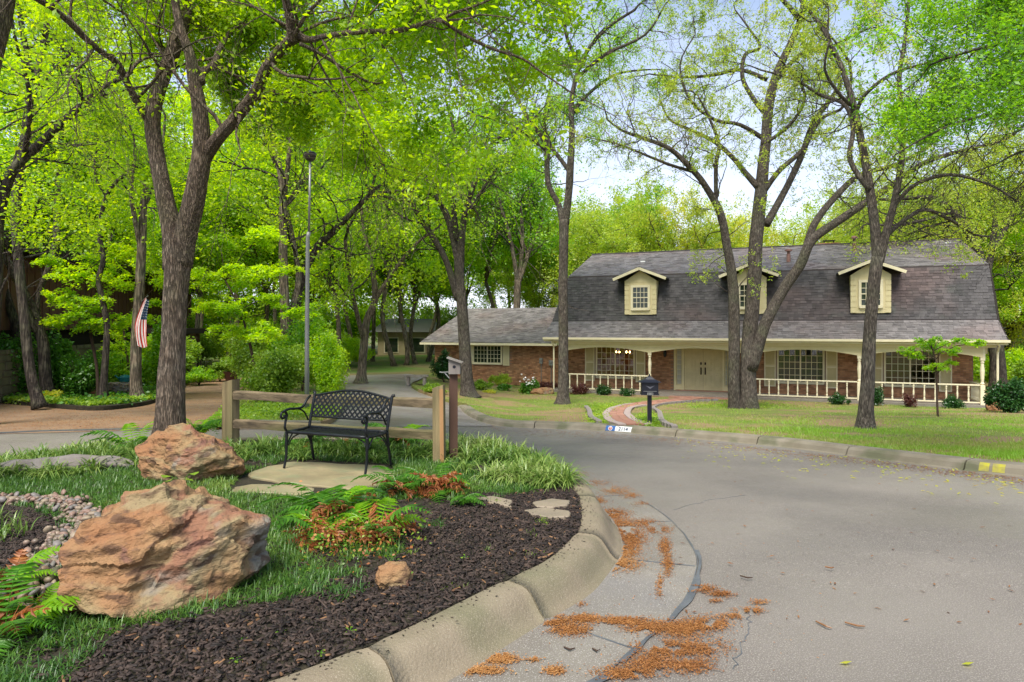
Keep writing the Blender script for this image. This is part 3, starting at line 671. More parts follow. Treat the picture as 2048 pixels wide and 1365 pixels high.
# front entrance
hb('door_frame', MB().box(6.1, 6.21, 1.93, 2.06, 0, 2.35).box(6.5, 6.6, 1.931, 2.06, 0, 2.35).box(8.4, 8.5, 1.931, 2.06, 0, 2.35).box(8.66, 8.75, 1.93, 2.06, 0, 2.35).box(6.211, 6.499, 1.932, 2.06, 0, .25).box(8.501, 8.659, 1.932, 2.06, 0, .25).box(6.2, 8.7, 1.92, 2.06, 2.26, 2.4), M['cream'])
for a, b_ in ((6.215, 6.495), (8.505, 8.655)):
    s = hb('sidelight', MB().box(a, b_, 1.99, 2.04, .25, 2.26), M['creamd'])
    me = paneMesh((b_-a)-.08, .22, mat('frosted_glass', (.33, .32, .26), (.40, .38, .30), 3, .15))
    for j in range(8): inst(me, 'pane', s, ((a+b_)/2, 1.986, .42+j*.24))
for a, b_ in ((6.605, 7.495), (7.505, 8.395)):
    g = MB().box(a, b_, 1.99, 2.03, .03, 2.25); d = hb('door', g, M['creamd']); c_ = (a+b_)/2; p = MB()
    for s in (-1, 1):
        for z0, z1 in ((.18, .85), (.98, 1.62), (1.72, 2.12)):
            x0, x1 = sorted((c_+s*.05, c_+s*.36))
            for q in ((x0, x1, z0, z0+.025), (x0, x1, z1-.025, z1), (x0, x0+.025, z0+.026, z1-.026), (x1-.025, x1, z0+.026, z1-.026)): p.box(q[0], q[1], 1.975, 1.989, q[2], q[3])
            p.box(x0+.07, x1-.07, 1.972, 1.989, z0+.07, z1-.07)
    hb('door_panel', p, M['creamd'], d)
    hx = 7.40 if a < 7 else 7.60; h = MB().box(hx-.035, hx+.035, 1.955, 1.987, 1.28, 1.40).box(hx-.03, hx+.03, 1.955, 1.987, .80, 1.15)
    h.tube([(hx, 1.95, 1.12), (hx, 1.90, 1.05), (hx, 1.90, .90), (hx, 1.95, .82)], .016, 6); hb('handle', h, M['bronze'], d)
hb('threshold', MB().box(6.2, 8.7, 1.7, 1.92, 0.001, .03), M['walk'])
# porch posts, arched beam, gutter, railing
for k, u in enumerate((.75, 5.2, 9.65, 14.1, 18.5)):
    v = .25
    g = MB().lathe([(.075, 0), (.075, .75), (.055, .8), (.08, .84), (.05, .9), (.065, 1.05), (.085, 1.35), (.06, 1.6), (.05, 1.66), (.08, 1.7), (.055, 1.75), (.08, 1.78)], (u, v, 0), 10)
    g.box(u-.08, u+.08, v-.08, v+.08, 0, .78).box(u-.08, u+.08, v-.08, v+.08, 1.78, 2.35); hb('porch_post', g, M['trim'])
up = (.75, 5.2, 9.65, 14.1, 18.5); poly = [(.35, 2.5), (.35, 1.95), (.67, 1.95)]
for a, b_ in zip(up[:-1], up[1:]):
    for t in np.linspace(0, 1, 17): poly.append((a+.0+(b_-a)*t, 1.90+.24*(1-abs(2*t-1)**1.9)))
poly += [(18.9, 1.95), (18.9, 2.5)]; g = MB(); n = 0
top = [(x, 2.5) for x, y in poly[2:-2]]; bot = poly[2:-2]
V = [(x, v_, y) for (x, y) in bot for v_ in (.16, .34)]+[(x, v_, 2.5) for (x, y) in bot for v_ in (.16, .34)]; m_ = len(bot)
for i in range(m_-1):
    a0, a1, b0, b1 = 2*i, 2*i+1, 2*i+2, 2*i+3; A0 = a0+2*m_; A1 = a1+2*m_; B0 = b0+2*m_; B1 = b1+2*m_
    g.f += [(a0, b0, B0, A0), (a1, A1, B1, b1), (a0, a1, b1, b0)]
g.v = V; g.n = len(V); g.box(18.52, 18.7, .341, 2.0, 2.05, 2.5); g.box(.6, .75, .341, 2.0, 2.05, 2.5); hb('arched_beam', g, M['cream'])
hb('frieze_board', MB().box(.3, 18.95, .12, .158, 2.30, 2.47), M['trim'])
hb('gutter', MB().extrude([(-.32, 2.52), (-.30, 2.50), (-.22, 2.50), (-.20, 2.52), (-.20, 2.62), (-.33, 2.62)], 19.3, lambda a, c, d: (-.02+d, a, c)), M['trim'])
hb('fascia', MB().box(0, 19.24, -.2, -.17, 2.42, 2.6), M['trim'])
for u, sx in ((18.98, -1), (.42, 1)):
    hb('downspout', MB().tube([(u+.12*-sx*-1, -.24, 2.5), (u, -.1, 2.38), (u-.05*sx*0, .1, 2.15), (u, .12, 1.9), (u, .12, 0), ], .04, 6), M['trim'])
def railing(u0, u1, par, v=.25, skip=()):
    n = int((u1-u0)/.37); R_ = hb('railing', MB().box(u0, u1, v-.05, v+.05, .76, .81), M['trim'], par); hb('bottom_rail', MB().box(u0, u1, v-.03, v+.03, .05, .10), M['trim'], R_)
    for i in range(1, n):
        inst(BAL, 'baluster', R_, (u0+(u1-u0)*i/n, v, .1))
BAL = bpy.data.meshes.new('baluster'); g = MB().lathe([(.035, 0), (.035, .1), (.022, .13), (.033, .2), (.036, .30), (.022, .46), (.034, .5), (.024, .53), (.038, .56), (.038, .66)], (0, 0, 0), 6); BAL.from_pydata(g.v, [], g.f); BAL.materials.append(M['trim'])
railing(.83, 5.12, H); railing(9.73, 14.02, H); railing(14.18, 18.42, H)
R2 = hb('side_railing', MB().box(18.45, 18.55, .33, 1.98, .76, .81), M['trim']); hb('bottom_rail', MB().box(18.47, 18.53, .33, 1.98, .05, .10), M['trim'], R2)
for i in range(1, 9): inst(BAL, 'baluster', R2, (18.5, .33+i*.18, .1))
# roof
ev, sk, bk, rd = (-.28, 2.60), (.95, 3.45), (1.9, 5.78), (6.7, 7.45)
uL = [0, uw(1109, 634, .95)[0]-.1, uw(1137, 557, 1.9)[0], uw(1186, 514, 6.7)[0]]; uR = [19.24, 19.2, 19.15, 19.2]
UL = list(uL)
pr_ = [ev, sk, bk, rd]; g = MB(); V = []
for (v, w), a, b_ in zip(pr_, uL, uR): V += [(a, v, w), (b_, v, w)]
for (v, w), a, b_ in zip(pr_[2::-1], uL[2::-1], uR[2::-1]): V += [(a, 13.4-v, w), (b_, 13.4-v, w)]
fs = [(2*i, 2*i+1, 2*i+3, 2*i+2) for i in range(6)]+[(0, 2, 4, 6, 8, 10, 12), (13, 11, 9, 7, 5, 3, 1)]
g.add(V, fs); hb('roof', g, M['shingleb'])
def shingles(name, a0, b0, p0, a1, b1, p1, exp, wd, m, par=None, skip=None, dz=.004):
    p0 = np.array(p0, float); p1 = np.array(p1, float); L = np.linalg.norm(p1-p0); d = (p1-p0)/L; nn = np.array((-d[1], d[0])); 
    if nn[1] < 0: nn = -nn
    g = MB(); rows = int(L/exp); 
    for r in range(rows):
        t = r*exp/L; a = a0+(a1-a0)*t; b_ = b0+(b1-b0)*t; u = a-random.random()*wd
        while u < b_:
            ww = wd*random.uniform(.6, 1.35); x0, x1 = max(u, a), min(u+ww-.006, b_); u += ww
            if x1-x0 < .03: continue
            th = random.choice((.010, .014, .024)); lo = random.uniform(-.012, .012)
            q0 = p0+d*(r*exp+lo)+nn*dz; q1 = p0+d*min(L, r*exp+exp*1.15)+nn*dz; q0t = q0+nn*th; q1t = q1+nn*.003
            if skip and skip((x0+x1)/2, q0t): continue
            g.add([(x0, *q0), (x1, *q0), (x1, *q0t), (x0, *q0t), (x0, *q1t), (x1, *q1t)], [(0, 1, 2, 3), (3, 2, 5, 4), (0, 3, 4), (1, 5, 2)])
    hb(name, g, m, par, kind='stuff')
DC = (4.62, 9.62, 14.62)
indorm = lambda u, q: any(abs(u-c) < .74 and q[1] > 3.72 and q[1] < 5.6 for c in DC)
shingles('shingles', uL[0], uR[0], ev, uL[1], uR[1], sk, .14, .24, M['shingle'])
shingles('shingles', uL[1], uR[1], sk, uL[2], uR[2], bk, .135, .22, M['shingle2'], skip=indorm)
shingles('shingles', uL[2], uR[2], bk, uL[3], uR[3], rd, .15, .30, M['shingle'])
hb('ridge_cap', MB().bar((uL[3]-.05, 6.7, 7.46), (uR[3], 6.7, 7.46), .28, .05), M['shingle2'])
hb('rake_board', MB().bar((19.22, -.28, 2.55), (19.22, .95, 3.40), .04, .12).bar((19.21, .95, 3.40), (19.17, 1.9, 5.73), .04, .12).bar((19.18, 1.9, 5.73), (19.22, 6.7, 7.4), .04, .12), M['darkwood'])
for c in DC:
    g = MB(); w0, w1, hw = 3.74, 5.42, .76; vf = .98
    g.add([(c-hw, vf, w0), (c+hw, vf, w0), (c+hw, vf, w1), (c, vf, 5.92), (c-hw, vf, w1), (c-hw, vf+.12, w0), (c+hw, vf+.12, w0), (c+hw, 2.0, w1), (c, 2.4, 5.92), (c-hw, 2.0, w1)],
          [(0, 1, 2, 3, 4), (1, 6, 7, 2), (0, 4, 9, 5)])
    D = hb('dormer', g, M['cream'])
    cl = MB()
    for k in range(7):
        z = w0+.02+k*.24; e = z+.215
        for s in (-1, 1):
            x0, x1 = sorted((c+s*.56, c+s*(hw+.02))); cl.box(x0, x1, vf-.022, vf-.001, z, min(e, w1))
    cl.add([(c-.6, vf-.012, 5.33), (c+.6, vf-.012, 5.33), (c+.6, vf-.012, 5.45), (c, vf-.012, 5.85), (c-.6, vf-.012, 5.45)], [(0, 1, 2, 3, 4)])
    hb('clapboard', cl, M['cream'], D)
    r = MB(); e = 1.28
    for s in (-1, 1):
        V = [(c, .62, 6.02), (c+s*e, .62, 5.50), (c+s*e, 2.0, 5.50), (c, 2.85, 6.02), (c, .62, 6.08), (c+s*e, .62, 5.56), (c+s*e, 2.0, 5.56), (c, 2.85, 6.08)]
        r.add(V, [(0, 1, 2, 3), (4, 7, 6, 5), (0, 4, 5, 1), (1, 5, 6, 2), (3, 2, 6, 7)] )
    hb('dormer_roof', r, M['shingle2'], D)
    f = MB()
    for s in (-1, 1): f.bar((c, .60, 5.985), (c+s*(e+.01), .60, 5.465), .05, .13)
    hb('bargeboard', f, M['trim'], D)
    window(c-.36, c+.36, 4.08, 5.08, vf-.03, 4, 4, M['glassd'], .11, sash=True)
# vents, chimney
def on_slope(px, py):
    for v in np.linspace(1.9, 6.7, 200):
        u, w = uw(px, py, v)
        if w <= 5.78+.348*(v-1.9)+.01: return u, v, 5.78+.348*(v-1.9)
    return u, v, w
u, v, w = on_slope(1709, 503); hb('vent_pipe', MB().lathe([(.09, -.1), (.09, .45), (.07, .46), (.07, .62), (.15, .63), (.15, .72), (.1, .76)], (u, v, w), 10), mat('rust_vent', (.20, .10, .08), (.26, .15, .12), 9, .7))
u, v, w = on_slope(1577, 524); hb('vent_pipe', MB().lathe([(.10, -.1), (.09, .35), (.07, .37), (.07, .5), (.16, .52), (.16, .6), (.05, .64)], (u, v, w), 10), bpy.data.materials['rust_vent'])
u, w = uw(1657, 492, 8.2); ch = hb('chimney', MB().box(u-.55, u+.55, 7.8, 8.6, 6.0, w+.12), M['brick']); hb('chimney_cap', MB().box(u-.3, u+.3, 7.95, 8.4, w+.24, w+.28).box(u-.25, u-.2, 8.0, 8.05, w+.12, w+.24).box(u+.2, u+.25, 8.0, 8.05, w+.12, w+.24), M['blackm'], ch)
for px, py in ((1286, 525), (1895, 487)):
    u, v, w = on_slope(px, py); hb('flat_vent', MB().box(u-.12, u+.12, v-.1, v+.1, w, w+.07), M['white'])
# wing
Wg = thing('house_wing', 'low brick wing with hipped shingle roof left of the main house', 'house wing', HO, HA)
wv = 2.6; ru, rw = uw(935, 618, 6.4)
brickwall('bricks', -7.7, .54, -.1, 2.15, wv, [(-5.35, -2.95, 1.0, 2.2)], Wg)
hb('side_wall', MB().box(-7.7, -7.5, wv+.2, 10, -.1, 2.2), M['brick'], Wg)
g = MB().add([(-8.35, 2.1, 2.25), (uL[0]+.8, 2.1, 2.25), (uL[3]+.5, 6.4, rw), (ru, 6.4, rw), (-8.35, 10.7, 2.25), (2, 10.7, 2.25)], [(0, 1, 2, 3), (0, 3, 4), (3, 2, 5, 4), (0, 4, 5, 1)]); hb('roof', g, M['shingleb'], Wg)
shingles('shingles', -8.35, .75, (2.1, 2.25), ru, 1.6, (6.4, rw), .14, .30, M['shingle'], Wg, dz=.01)
hb('gutter', MB().box(-8.35, .0, 1.98, 2.09, 2.12, 2.24), M['trim'], Wg); hb('soffit', MB().box(-8.3, .5, 2.1, 2.6, 2.14, 2.17), M['trim'], Wg)
ww = window(-5.15, -3.5, 1.13, 2.05, wv-.02, 8, 4, M['glassd'], .09, True, par=Wg)
g = MB().box(-3.36, -2.98, wv-.05, wv-.012, .98, 2.12); s = hb('shutter', g, M['trim'], Wg); l = MB()
for k in range(20): l.bar((-3.31, wv-.055, 1.04+k*.052), (-3.03, wv-.055, 1.04+k*.052), .034, .008, (0, -.6, 1))
hb('louvres', l, M['cream'], s)
hb('corner_board', MB().box(-5.42, -5.26, wv-.03, wv-.012, 1.0, 2.14), M['trim'], Wg)
for px, py, w_, h_ in ((1083, 722, .18, .3), (1103, 726, .22, .28)):
    u, w = uw(px, py, wv); hb('meter_box', MB().box(u-w_/2, u+w_/2, wv-.14, wv-.002, w-h_/2, w+h_/2).tube([(u, wv-.05, w-h_/2), (u, wv-.05, -.1)], .02, 6).lathe([(.07, -.02), (.07, .02), (.02, .05)], (u, wv-.15, w+.03), 8), M['galv'], Wg)
# wall lantern, chandelier, pot
u, w = uw(1330, 708, 1.9)
sc = thing('wall_lantern', 'small black lantern on the brick wall left of the double door', 'lantern', HO+np.array((.929*u+.3696*1.88, -.3696*u+.929*1.88, w)), HA)
hb('backplate', MB().box(-.05, .05, .08, .12, -.02, .22), M['blackm'], sc); hb('lantern_body', MB().lathe([(.03, -.16), (.07, -.12), (.09, .08), (.03, .14), (.02, .2)], (0, 0, 0), 6), M['blackm'], sc)
u, w = uw(1246, 706, 3.6)
cd = thing('chandelier', 'lit chandelier seen through the left window of the porch', 'chandelier', HO+np.array((.929*u+.3696*3.6, -.3696*u+.929*3.6, w)), HA)
hb('stem', MB().tube([(0, 0, .5), (0, 0, -.1)], .015, 6), M['bronze'], cd)
for i in range(6):
    a = i*PI/3+.2; x, y = .36*math.cos(a), .36*math.sin(a); hb('arm', MB().tube([(0, 0, -.08), (x*.5, y*.5, -.14), (x, y, -.02)], .012, 5), M['bronze'], cd); hb('bulb', MB().lathe([(.01, 0), (.034, .035), (.022, .07), (.004, .11)], (x, y, -.01), 8), M['bulb'], cd)
def hw(u, v, w): return HO+np.array((.929*u+.3696*v, -.3696*u+.929*v, w))

# ------------------------------------------------------------------ front garden: mailbox, bench, fence, birdhouse, lamp
mx_, my_ = G(1299, 851, .13); mz = float(R(mx_, my_))+.13
mbx = thing('mailbox', 'black metal mailbox with pagoda roof on a square post beside the brick path', 'mailbox', (mx_, my_, mz), -.1)
hb('post', MB().box(-.05, .05, -.05, .05, -.05, .78), M['blackm'], mbx)
bx = hb('box_body', MB().box(-.20, .20, -.14, .14, .78, 1.06).box(-.215, .215, -.155, .155, .755, .785), M['blackm'], mbx)
prf = [(.27, .19, 1.06), (.20, .14, 1.09), (.12, .09, 1.13), (.06, .05, 1.18), (.015, .015, 1.21), (.015, .015, 1.26)]
g = MB(); V = []
for a, b_, z in prf: V += [(-a, -b_, z), (a, -b_, z), (a, b_, z), (-a, b_, z)]
g.add(V, [(4*i+j, 4*i+(j+1) % 4, 4*i+4+(j+1) % 4, 4*i+4+j) for i in range(5) for j in range(4)]+[(3, 2, 1, 0), (20, 21, 22, 23)]); hb('roof', g, M['blackm'], mbx)
hb('number_plate', MB().box(-.07, .07, -.17, -.158, .755, .815), M['galv'], mbx)
tv, tf = text_mesh('2114', .06, .001); hb('digits', MB().add([(x, -.174, .785+y) for x, y, z in tv], tf), M['black'], mbx)
gd = M['galv']; e = hb('eagle_emblem', MB().add([(0, -.143, .90), (.11, -.143, .985), (.05, -.143, .965), (0, -.143, .95), (-.05, -.143, .965), (-.11, -.143, .985)], [(0, 1, 2, 3), (0, 3, 4, 5)]), flat('dim_silver', (.10, .10, .12), .5), mbx)
hb('door_trim', MB().box(-.16, .16, -.146, -.141, .84, .848), gd, mbx)

# bench: x along seat, y to the back
BX, BY = -2.62, 7.56
bn = thing('garden_bench', 'black cast metal garden bench with lattice back and scrolled arms on flagstones', 'bench', (BX, BY, .02), math.atan2(-.40, 1.03))
W_, D_, SH = 1.10, .46, .415
def arc(pts, n=5): return smoothpoly(pts, n, False)
for sx, x in ((-1, 0), (1, W_)):
    fl = arc([(x, .0, SH), (x, -.005, .30), (x, -.01, .14), (x, -.045, .0)]); hb('leg', MB().tube(fl, np.linspace(.019, .014, len(fl)), 8), M['black'], bn, smooth=True)
    bl = arc([(x, D_-.06, SH), (x, D_-.03, .25), (x, D_+.03, .0)]); hb('leg', MB().tube(bl, np.linspace(.02, .015, len(bl)), 8), M['black'], bn, smooth=True)
    xi = x-sx*.0
    g = MB()
    g.tube(arc([(x, .015, SH-.01), (x, -.03, SH+.05), (x, -.02, SH+.12), (x, .0, SH+.19), (x, -.03, SH+.235), (x, -.085, SH+.23), (x, -.095, SH+.18), (x, -.05, SH+.165), (x, -.035, SH+.20)]), .014, 8)
    g.tube(arc([(x, -.05, SH+.245), (x, .05, SH+.26), (x, .17, SH+.25), (x, .28, SH+.26), (x, .36, SH+.34), (x, .42, SH+.38)]), .015, 8)
    g.tube(arc([(x, .18, SH+.25), (x, .30, SH+.20), (x, .38, SH+.09)]), .010, 6)
    hb('armrest', g, M['black'], bn, smooth=True)
    g = MB().tube(arc([(x-sx*.005, .02, SH-.16), (x-sx*.06, .03, SH-.07), (x-sx*.16, .03, SH-.015)]), .009, 6).tube(arc([(x-sx*.005, D_-.04, SH-.18), (x-sx*.07, D_-.06, SH-.07), (x-sx*.18, D_-.07, SH-.015)]), .009, 6).tube(arc([(x, .01, SH-.14), (x, .1, SH-.03), (x, .14, SH-.01)]), .009, 6).tube(arc([(x, D_-.04, SH-.17), (x, D_-.12, SH-.05), (x, D_-.18, SH-.01)]), .009, 6)
    hb('brace', g, M['black'], bn, smooth=True)
sg = lambda y: -.018*math.sin(PI*min(max(y/.42, 0), 1))
g = MB().tube([(x, 0, SH) for x in np.linspace(0, W_, 12)], .02, 8).tube([(x, D_-.06, SH+.005) for x in np.linspace(0, W_, 12)], .016, 8)
for x in (0, W_): g.tube([(x, y, SH+sg(y)*.4) for y in np.linspace(0, D_-.06, 8)], .017, 8)
seat = hb('seat', g, M['black'], bn, smooth=True); g = MB()
k = -.4
while k < W_:
    for s in (1, -1):
        P_ = []
        for t in np.linspace(0, D_-.06, 7):
            x = k+t if s == 1 else k+.4-t
            if 0 <= x <= W_: P_.append((x, t, SH+sg(t)+.003*s))
        if len(P_) > 1:
            for a, b_ in zip(P_[:-1], P_[1:]): g.bar(a, b_, .02, .007)
    k += .062
hb('seat_lattice', g, M['black'], seat)
def bp(x, z, dy=0): t = (z-SH)/.45; return (x, D_-.06+.11*t+.02*t*t+dy, z)      # leaning back plane
ztop = lambda x: SH+.375+.075*math.sin(PI*x/W_)**1.2
zb = SH+.13
g = MB().tube([bp(x, ztop(x)) for x in np.linspace(0, W_, 24)], .014, 8).tube([bp(x, zb-.005*math.sin(PI*x/W_)) for x in np.linspace(0, W_, 12)], .013, 8)
for x, sx in ((0, -1), (W_, 1)): g.tube(arc([bp(x, SH), bp(x, SH+.2), bp(x, SH+.36), bp(x+sx*.004, SH+.405), bp(x+sx*.03, SH+.415, .01)]), .018, 8)
back = hb('backrest', g, M['black'], bn, smooth=True); g = MB(); k = -.5
while k < W_+.1:
    for s in (1, -1):
        for j in range(22):
            t0, t1 = j*.024, (j+1)*.024; x0 = k+t0*.95 if s == 1 else k+.5-t0*.95; x1 = k+t1*.95 if s == 1 else k+.5-t1*.95; z0, z1 = zb+t0, zb+t1; xm = (x0+x1)/2
            if 0 < xm < W_ and (z0+z1)/2 < ztop(xm): g.bar(bp(x0, z0, s*.002), bp(x1, z1, s*.002), .021, .006, (0, 1, 0))
    k += .070
hb('back_lattice', g, M['black'], back)

# split-rail fence
fn = thing('rail_fence', 'weathered wooden split rail fence with two posts and two rails behind the bench', 'fence', (-3.97, 9.15, 0))
def post(x0, y0, w, h, m, tilt=0, rz=0, par=fn, name='post', top=.02):
    g = MB(); V = []; n = 7
    for i in range(n):
        z = -.05+(h+.05)*i/(n-1); k_ = 1-.03*i/n
        for a, b_ in ((-1, -1), (1, -1), (1, 1), (-1, 1)):
            x, y = a*w/2*k_+.004*noise.noise(Vector((i, a, b_))), b_*w/2*k_; c_, s_ = math.cos(rz), math.sin(rz); V.append((x0+c_*x-s_*y+tilt*z, y0+s_*x+c_*y, z+(top*a if i == n-1 else 0)))
    g.add(V, [(4*i+j, 4*i+(j+1) % 4, 4*i+4+(j+1) % 4, 4*i+4+j) for i in range(n-1) for j in range(4)]+[(4*n-4, 4*n-3, 4*n-2, 4*n-1)]); return obj(name, g, m, par)
post(-3.96, 9.15, .165, .90, M['fence'], .005, -.25)
pr2 = post(-.885, 7.93, .135, .93, M['fence'], -.01, -.1)
g = MB().bar((-.845, 7.852, -.02), (-.855, 7.852, .90), .045, .012, (0, 1, 0)); obj('split_face', g, M['fresh'], pr2)
for z0, z1, nm in ((.70, .71, 0), (.30, .33, 1)):
    V = []; n = 10; g = MB(); p0 = np.array((-3.99, 9.13, z0)); p1 = np.array((-.86, 7.97, z1)); d = (p1-p0)/np.linalg.norm(p1-p0); sd = np.array((-d[1], d[0], 0))
    for i in range(n+1):
        c_ = p0+(p1-p0)*i/n+np.array((0, 0, .018*noise.noise(Vector((i*.4, nm*5, 0))))); hh = .060+.012*noise.noise(Vector((i*.7, 3, nm))); ww = .035
        for a, b_ in ((-.8, -1), (.9, -.7), (1, .3), (.2, 1), (-1, .6)): V.append(c_+sd*ww*a+np.array((0, 0, hh*b_)))
    g.add(V, [(5*i+j, 5*i+5+j, 5*i+5+(j+1) % 5, 5*i+(j+1) % 5) for i in range(n) for j in range(5)]+[(0, 1, 2, 3, 4), (5*n+4, 5*n+3, 5*n+2, 5*n+1, 5*n)]); obj('rail', g, M['rail'], fn)
bh = thing('birdhouse_post', 'brown square post behind the right fence post, carrying a grey wooden birdhouse', 'birdhouse', (-.735, 8.15, 0))
post(-.735, 8.15, .10, 1.07, M['bpost'], 0, .2, bh, 'post', 0)
q = np.array((-.715, 8.10, 1.07)); g = MB().add([(q[0]+x, q[1]+y, q[2]+z) for x, y, z in ((-.07, -.06, 0), (.07, -.06, 0), (.07, .08, 0), (-.07, .08, 0), (-.07, -.06, .19), (.07, -.06, .14), (.07, .08, .14), (-.07, .08, .19))], [(3, 2, 1, 0), (4, 5, 6, 7), (0, 1, 5, 4), (1, 2, 6, 5), (2, 3, 7, 6), (3, 0, 4, 7)])
bb = obj('nest_box', g, M['greywood'], bh); obj('roof_board', MB().bar((q[0]-.09, q[1], q[2]+.205), (q[0]+.10, q[1], q[2]+.14), .20, .016), M['greywood'], bh)
obj('entrance_hole', MB().add([(q[0]+.02*math.cos(a), q[1]-.062, q[2]+.09+.02*math.sin(a)) for a in np.linspace(0, 2*PI, 12, False)], [tuple(range(12))]), M['blackm'], bb)
obj('perch_bracket', MB().tube([(q[0]-.04, q[1]+.05, q[2]+.02), (q[0]-.16, q[1]+.1, q[2]+.01), (q[0]-.20, q[1]+.1, q[2]+.015)], .008, 6).tube([(q[0]-.05, q[1]+.05, q[2]-.08), (q[0]-.14, q[1]+.1, q[2]+.01)], .007, 6), M['galv'], bh)
lx, ly = G(614, 822, .12); lz = float(R(lx, ly))
lp_ = thing('street_lamp', 'tall grey metal lamp post with a dark domed lamp head behind the rail fence', 'street lamp', (lx, ly, lz))
zt = CZ+(HZ-322)/F*ly-lz
hb('pole', MB().tube([(0, 0, -.1), (0, 0, 2), (.02, 0, zt*.7), (.05, 0, zt*.72)], [.062, .056, .05, .05], 12), M['galv'], lp_, smooth=True)
hb('upper_pole', MB().tube([(.05, 0, zt*.72), (.08, 0, zt)], [.032, .028], 10), M['galv'], lp_, smooth=True)
hd = hb('lamp_head', MB().lathe([(.04, -.02), (.08, .0), (.13, .05), (.152, .12), (.16, .17), (.15, .185)], (.08, 0, zt), 16), flat('lamp_glass', (.05, .04, .035), .2), lp_, smooth=True)
hb('lamp_cap', MB().lathe([(.163, .175), (.165, .19), (.13, .215), (.03, .235), (.025, .26), (.02, .27)], (.08, 0, zt), 16), M['blackm'], lp_, smooth=True)

# ------------------------------------------------------------------ flagstones, rocks, log, pebbles
def stone(name, px, z, th, m, label=None, par=None, cat='flagstone'):
    pts = [np.array(G0(*p, z)) for p in px]; c = sum(pts)/len(pts); n = len(pts); P2 = [a+(b-a)*t/4 for a, b in zip(pts, pts[1:]+pts[:1]) for t in range(4)]
    P2 = [p+(c-p)*.05*random.uniform(-1, 1) for p in P2]; n = len(P2); g = MB()
    z1 = lambda p, k: z+.004*noise.noise(Vector((p[0]*5, p[1]*5, k)))
    V = [(*p, z-th) for p in P2]+[(*p, z1(p, 0)-.008) for p in P2]+[(*(p+(c-p)*.05), z1(p, 0)) for p in P2]+[(*(p+(c-p)*.5), z1(p, 2)) for p in P2]+[(*c, z)]
    g.add(V, [(r*n+i, r*n+(i+1) % n, (r+1)*n+(i+1) % n, (r+1)*n+i) for r in range(3) for i in range(n)]+[(3*n+i, 3*n+(i+1) % n, 4*n) for i in range(n)])
    t = obj(name, g, m, par)
    if label: tag(t, label, cat)
    return t
stone('flagstone', [(490, 950), (540, 932), (585, 922), (660, 926), (770, 930), (792, 948), (768, 972), (735, 982), (640, 972), (560, 964)], .015, .05, M['flag'], 'large tan flagstone slab under the bench')
stone('flagstone', [(462, 975), (500, 968), (560, 969), (628, 976), (620, 990), (540, 985), (455, 985)], .008, .05, M['flag'], 'smaller tan flagstone just in front of the slab with the bench')
stone('flagstone', [(1065, 1004), (1105, 997), (1140, 1001), (1136, 1010), (1105, 1014), (1072, 1012)], .038, .06, M['flag2'], 'upper flagstone of the pair at the kerb curve')
stone('flagstone', [(1050, 1020), (1090, 1014), (1140, 1022), (1138, 1033), (1100, 1034), (1062, 1027)], .038, .06, M['flag2'], 'lower grey flagstone of the pair at the kerb curve')
stone('flagstone', [(950, 996), (985, 992), (1025, 1000), (1022, 1012), (985, 1006)], .034, .06, M['flag2'], 'flat stone half hidden beside the striped grass clumps')
import bmesh
def rock(name, c, dims, rz, tiltx, tilty, planes, m, label, cat='boulder', sub=6, seed=0, strat=.05, rough=.05):
    bm = bmesh.new(); bmesh.ops.create_icosphere(bm, subdivisions=sub, radius=1); me = bpy.data.meshes.new(name)
    bm.to_mesh(me); bm.free(); n = len(me.vertices); v = np.empty(n*3); me.vertices.foreach_get('co', v); v = v.reshape(-1, 3)
    rg = np.random.default_rng(seed); N = unit(rg.normal(size=(planes, 3))); D = rg.uniform(.62, .95, planes)
    r = np.full(n, 1.0)
    dots = v@N.T; rr = np.where(dots > .05, D[None, :]/np.maximum(dots, .05), 9).min(1); r = np.minimum(r, rr); N2 = unit(rg.normal(size=(planes*3, 3))); d2 = v@N2.T; D2 = rg.uniform(.86, 1.0, planes*3)*np.array([np.interp(0, [0], [1])]); r = np.minimum(r, np.where(d2 > .05, D2[None, :]*r.mean()*1.18/np.maximum(d2, .05), 9).min(1)); p = v*r[:, None]
    d = np.array(dims); q = p*d
    off = np.empty(n)
    for i in range(n):
        a = Vector(q[i]); w = noise.noise(a*2.1+Vector((seed, 0, 0)))
        s = a.z*1.0+a.x*.15+.12*w; lay = abs(((s*9) % 1)-.5)*2
        l2 = abs(((s*3.3+w*.8+.3) % 1)-.5)*2
        rd_ = 1-abs(noise.noise(a*4.5+Vector((0, seed, 0))))*1.6
        vr = noise.voronoi(a*3.2+Vector((seed, seed, 0)))[0]; cr_ = min(1, (vr[1]-vr[0])*5)
        off[i] = .5*rough*w+strat*.35*(lay-.5)+strat*.9*(l2 > .35)*.5+rough*.7*(rd_-.8)+.016*noise.noise(a*15)+.010*noise.noise(a*34)-.05*rough*18*.06*(1-cr_)
    q = q+unit(q)*off[:, None]
    ca, sa = math.cos(tilty), math.sin(tilty); x, z = q[:, 0]*ca+q[:, 2]*sa, -q[:, 0]*sa+q[:, 2]*ca; q = np.column_stack([x, q[:, 1], z])
    ca, sa = math.cos(tiltx), math.sin(tiltx); y, z = q[:, 1]*ca-q[:, 2]*sa, q[:, 1]*sa+q[:, 2]*ca; q = np.column_stack([q[:, 0], y, z])
    me.vertices.foreach_set('co', q.astype(np.float32).ravel()); me.update()
    o = obj(name, me, m, smooth=False); o.location = c; o.rotation_euler = (0, 0, rz); tag(o, label, cat); return o
